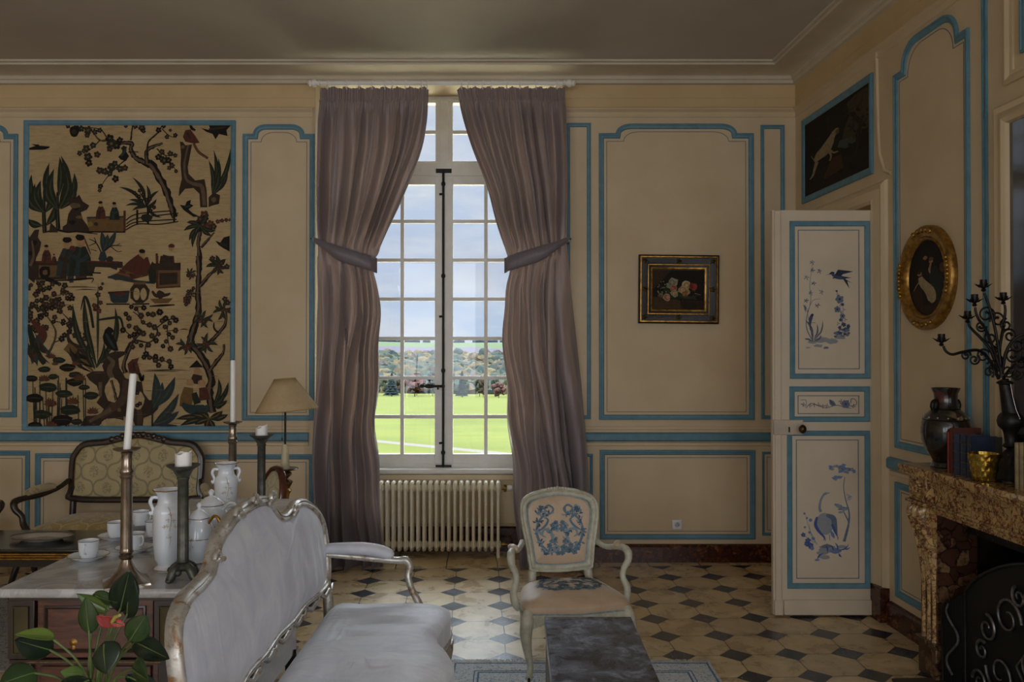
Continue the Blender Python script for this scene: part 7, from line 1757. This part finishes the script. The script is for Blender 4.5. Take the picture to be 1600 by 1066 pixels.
for a, b_, top, bot, hb, col, lb, dd in (
    (1477.5,1480.5,675,733,.245,(150,58,42),'thin red book, first of the row beside the dark vase',.14),
    (1481,1486,669,736,.240,(98,44,36),'tall dark red book standing in the row beside the dark vase',.15),
    (1486.5,1497,678,730,.235,(52,66,92),'wide blue book standing between the red book and the narrower blue ones',.12),
    (1498,1507,680,733,.235,(44,56,80),'second blue book of the row on the mantelpiece',.12),
    (1508,1515,682,736,.235,(38,48,72),'narrow third blue book of the row on the mantelpiece',.12),
    (1516,1524,683,737,.200,(74,70,52),'olive brown book standing behind the gold pot',.13)):
    u0_, u1_ = bspan(a, b_, hb); pz = RW((u0_+u1_)/2, 0, hb); h_ = (H+(HZ-top)/F*pz.y)-ZF
    book(u0_, max(.008, u1_-u0_-.001), dd, h_, hb, col, lb, bands=(b_-a > 5))
for i, (a, b_, top, lb) in enumerate(((1582,1588.5,692,'cream paper book standing nearest the candelabrum'),(1589,1596,692,'middle cream paper book right of the candelabrum'),(1596.5,1604,692,'cream paper book farthest right, cut by the picture edge'),(1605,1613,693,'cream paper book standing past the right edge'))):
    hb = .235; u0_, u1_ = bspan(a, b_, hb); pz = RW((u0_+u1_)/2, 0, hb); h_ = (H+(HZ-top)/F*pz.y)-ZF
    if i < 3: book(u0_, u1_-u0_-.001, .13, h_, hb, (178-i*4,160-i*3,120-i*4), lb, bands=False)
# gold faceted pot
p_, _u = onm(1535, h=.228); rg = (1559-1511)/F*p_.y/2; hg = (741-698)/F*p_.y
gp = thing('gold_pot', 'gold faceted glass pot with a diamond pattern in front of the books', 'pot', tuple(p_))
def gpf(a, z):
    q = a*11/(2*pi); w_ = z/hg*2.6; d1 = abs(((q+w_) % 1)-.5); d2 = abs(((q-w_) % 1)-.5); return 1+.05*(min(d1, d2)*2)-.02
m = MB(); m.lathe([(rg*.66,0)]+[(rg*lerp(.70,1.0,i/26), hg*(.03+.97*i/26)) for i in range(27)]+[(rg*.95,hg),(rg*.64,hg*.1)], seg=132, rf=lambda a, z: gpf(a, z) if 0 < z < hg*.93 else 1, capt=True)
m.build('bowl', simple('gold_glass', (204,168,72), (150,116,44), rough=.16, metal=.9, scale=30), gp, ang=70)
# candelabrum
CAB = simple('black_bronze', (40,36,33), (24,22,20), rough=.42, metal=.6, scale=26)
p_, _u = onm(1579, h=.14); Yk = p_.y
cab = thing('candelabrum', 'tall black wrought candelabrum with many scrolled arms on the mantelpiece', 'candelabrum', tuple(p_))
def Q(px, py, dy=0.0): return P(px, py, Yk+dy)
m = MB(); m.v = []; zc = ZF
def lat(px, prof, nm, seg=20, rf=None):
    m = MB(); m.lathe([(r/F*Yk, PZ(py, Yk)) for r, py in prof], (PX(px, Yk), Yk, 0), seg, rf=rf); return m.build(nm, CAB, cab, world=True)
lat(1581, [(22,750),(23,742),(20,736),(21,726),(18,716),(13,708),(8,702),(7,699)], 'foot', 24, lambda a, z: 1+.07*cos(a*8))
lat(1578, [(7,700),(12,697),(8,692),(9,680),(11,672),(17,666),(19,658),(17,650),(13,645)], 'lower_stem', 20, lambda a, z: 1+.03*cos(a*9))
m = MB(); m.tube([Q(1580,650), Q(1577,640), Q(1573,620), Q(1569,600), Q(1567,594)], [12/F*Yk,11.5/F*Yk,9.5/F*Yk,8/F*Yk,8/F*Yk], 18); m.lathe([(9/F*Yk,0),(12.5/F*Yk,.006),(12/F*Yk,.012),(8/F*Yk,.018)], (PX(1570,Yk),Yk,PZ(601,Yk)), 18); m.build('tapered_stem', CAB, cab, world=True)
def arm_(pts, r0=2.6, r1=1.9): 
    m = MB(); m.tube(cr([tuple(Q(*q)) for q in pts], 5), [r0/F*Yk, r1/F*Yk], 8); return m.build('arm', CAB, cab, world=True)
def holder(px, py, dy, par):
    c = Q(px, py, dy); k = Yk/F
    m = MB(); m.lathe([(1.5*k,-9*k),(4*k,-7*k),(2*k,-4*k),(5*k,-2*k),(4*k,0),(5.2*k,3*k),(5.2*k,10*k),(4.4*k,10*k),(4*k,4*k)], tuple(c), 12)
    for q in range(8):
        a = 2*pi*q/8; m.add([c+Vector((3*k*cos(a-.4),3*k*sin(a-.4),-1*k)), c+Vector((9*k*cos(a-.25),9*k*sin(a-.25),1.5*k)), c+Vector((14*k*cos(a),14*k*sin(a),4*k)), c+Vector((9*k*cos(a+.25),9*k*sin(a+.25),1.5*k)), c+Vector((3*k*cos(a+.4),3*k*sin(a+.4),-1*k)), c+Vector((6*k*cos(a),6*k*sin(a),-2.5*k))], [(0,1,2,5),(5,2,3,4)])
    m.build('candle_cup', CAB, par, world=True)
def curl(c, r, a0, tn, dr_=1, dy=0.0, w_=1.7):
    k = Yk/F; cc = Q(c[0], c[1], dy); return [cc+Vector((r*k*(1-.72*i/22)*cos(a0+dr_*tn*2*pi*i/22), 0, r*k*(1-.72*i/22)*sin(a0+dr_*tn*2*pi*i/22))) for i in range(23)], w_*k
arms = [ # path, cup position
 ([(1564,590,0),(1562,560,0),(1556,520,0),(1549,490,0),(1543,470,0),(1538,458,0)], (1537,447,0)),
 ([(1562,575,-.02),(1552,545,-.03),(1540,515,-.05),(1530,500,-.06),(1525,488,-.06),(1524,480,-.06)], (1523,470,-.06)),
 ([(1560,580,.0),(1548,548,.02),(1534,530,.04),(1522,518,.05),(1515,510,.05),(1514,504,.05)], (1512,496,.05)),
 ([(1560,592,0),(1548,566,-.02),(1530,548,-.04),(1505,550,-.06),(1488,554,-.07),(1478,549,-.07),(1474,541,-.07)], (1471,532,-.07)),
 ([(1562,575,.02),(1562,545,.03),(1567,515,.04),(1570,495,.05),(1571,484,.05),(1570,476,.05)], (1568,467,.05)),
 ([(1566,580,0),(1572,550,-.02),(1585,530,-.04),(1600,522,-.06),(1616,520,-.07),(1626,508,-.07)], (1628,498,-.07)),
 ([(1567,592,.02),(1580,575,.03),(1600,560,.05),(1622,556,.06),(1634,548,.06)], (1637,540,.06))]
for pts, cupp in arms:
    ar = arm_(pts); holder(cupp[0], cupp[1], cupp[2], ar)
k_ = Yk/F
for c, r, a0, tn, dr_, dy in (((1541,492),14,-.5,1.3,1,0),((1559,500),13,3.4,1.3,-1,.01),((1533,510),9,0,1.4,-1,-.02),((1572,508),10,1.5,1.3,1,.02),((1578,525),12,3.2,1.4,-1,.02),((1548,528),10,2.0,1.3,1,-.02),((1536,556),11,.5,1.3,1,-.03),((1522,562),9,1.0,1.3,-1,-.04),((1509,556),8,0,1.3,1,-.05),((1552,575),12,2.6,1.4,-1,-.01),((1582,555),13,.4,1.4,-1,.01),((1590,540),12,2.2,1.3,1,.01),((1596,568),11,0,1.3,1,.03),((1575,580),12,1.0,1.3,-1,.0),((1545,582),9,-1,1.3,1,-.02),((1560,560),9,2,1.3,1,.02),((1588,585),10,.5,1.3,-1,.02),((1553,545),8,1.2,1.3,-1,.03),((1602,540),10,2.2,1.3,-1,-.02)):
    pts, w_ = curl(c, r, a0, tn, dr_, dy); m = MB(); m.tube(pts, [w_,w_*.8,w_*1.2], 7); 
    q = pts[-1]; m.ell(tuple(q), (2.6*k_,2*k_,2.6*k_), 7, 5); m.build('scroll', CAB, cab, world=True)
m = MB(); m.tube([Q(1578,597,-.03), Q(1582,620,-.04), Q(1587,640,-.045), Q(1592,652,-.05)], .0009, 5); m.ell(tuple(Q(1593,654,-.05)), (.004,.003,.006), 6, 5); cc_ = m.build('hanging_chain', PEWT, cab, world=True)
# ================================================================== camera, sky, lights
cd = bpy.data.cameras.new('camera'); cam = bpy.data.objects.new('camera', cd); COL.objects.link(cam)
cd.sensor_width = 36; cd.lens = F/1600*36; cd.clip_end = 5000; cd.clip_start = .05
cam.location = (0, 0, H); cam.rotation_euler = (math.radians(90)+math.atan((HZ-533)/F), 0, 0)
cd.dof.use_dof = False
SC.camera = cam
w = bpy.data.worlds.new('sky'); SC.world = w; w.use_nodes = True; t = w.node_tree; t.nodes.clear()
out = t.nodes.new('ShaderNodeOutputWorld'); bg = t.nodes.new('ShaderNodeBackground'); t.links.new(bg.outputs[0], out.inputs[0])
tc = t.nodes.new('ShaderNodeTexCoord'); sp = t.nodes.new('ShaderNodeSeparateXYZ'); t.links.new(tc.outputs['Generated'], sp.inputs[0])
grad = ramp(t, sp.outputs[2], [(.0, (.52,.64,.82)), (.06, (.53,.64,.83)), (.30, (.60,.68,.86)), (.33, (.60,.68,.86)), (.55, (ZEN*.80,ZEN*.90,ZEN*1.0))])
mp = t.nodes.new('ShaderNodeMapping'); mp.inputs['Scale'].default_value = (2.2,2.2,7); t.links.new(tc.outputs['Generated'], mp.inputs[0])
cl = noise_n(t, mp.outputs[0], 3.2, 7, .58, .3)
c = mixc(t, ramp(t, cl, [(.42, (0,0,0)), (.62, (1,1,1))]), grad, (.72,.77,.86))
c = mixc(t, ramp(t, noise_n(t, mp.outputs[0], 1.7, 4), [(.5, (0,0,0)), (.75, (.6,.6,.6))]), c, (.47,.53,.68))
k_ = ramp(t, sp.outputs[2], [(.33, (0,0,0)), (.5, (1,1,1))]); c = mixc(t, k_, c, grad)
t.links.new(c, bg.inputs[0]); bg.inputs[1].default_value = SKY
def area(name, loc, rot, sx, sy, power, col, portal=False):
    l = bpy.data.lights.new(name, 'AREA'); l.shape = 'RECTANGLE'; l.size = sx; l.size_y = sy; l.energy = power; l.color = col
    o = bpy.data.objects.new(name, l); COL.objects.link(o); o.location = loc; o.rotation_euler = rot
    if portal: l.cycles.is_portal = True
    return o
area('window_portal', ((NX0+NX1)/2, 7.60, (NZT+.66)/2), (-pi/2, 0, 0), NX1-NX0, NZT-.66, 1, (1,1,1), True)
# area lights added for assumed, unbuilt windows in the wall behind the camera
for x_ in (-5.0, -2.0, 1.0): area('assumed_rear_window_light', (x_, YN+.15, 2.2), (pi/2, 0, 0), 2.2, 3.3, REAR, (.84,.90,1.0))
area('added_side_fill', (2.45, -1.6, 2.3), (0, pi/2, 0), 3.0, 1.8, SIDE, (.84,.90,1.0))  # fill light added to brighten the sofa; its side window is only assumed
sl = bpy.data.lights.new('sun', 'SUN'); sl.energy = SUN; sl.angle = .2; sl.color = (1,.96,.88)
so = bpy.data.objects.new('sun', sl); COL.objects.link(so); so.rotation_euler = (math.radians(38), 0, math.radians(-25)); so.location = (0, -20, 30)
l = bpy.data.lights.new('assumed_lobby_light', 'POINT'); l.energy = 5; l.color = (1,.8,.5); l.shadow_soft_size = .15  # unseen lamp, assumed and added to light the gap beside the door
o = bpy.data.objects.new('assumed_lobby_light', l); COL.objects.link(o); o.location = RW(.9, 2.8, -.8)
vs = SC.view_settings; vs.view_transform = 'Standard'; vs.look = 'None'; vs.gamma = 1; vs.use_curve_mapping = False; vs.exposure = EXPO
SC.cycles.max_bounces = 8; SC.cycles.diffuse_bounces = 5; SC.cycles.transparent_max_bounces = 12; SC.cycles.use_denoising = True
SC.cycles.caustics_reflective = False; SC.cycles.caustics_refractive = False; SC.cycles.sample_clamp_indirect = 6
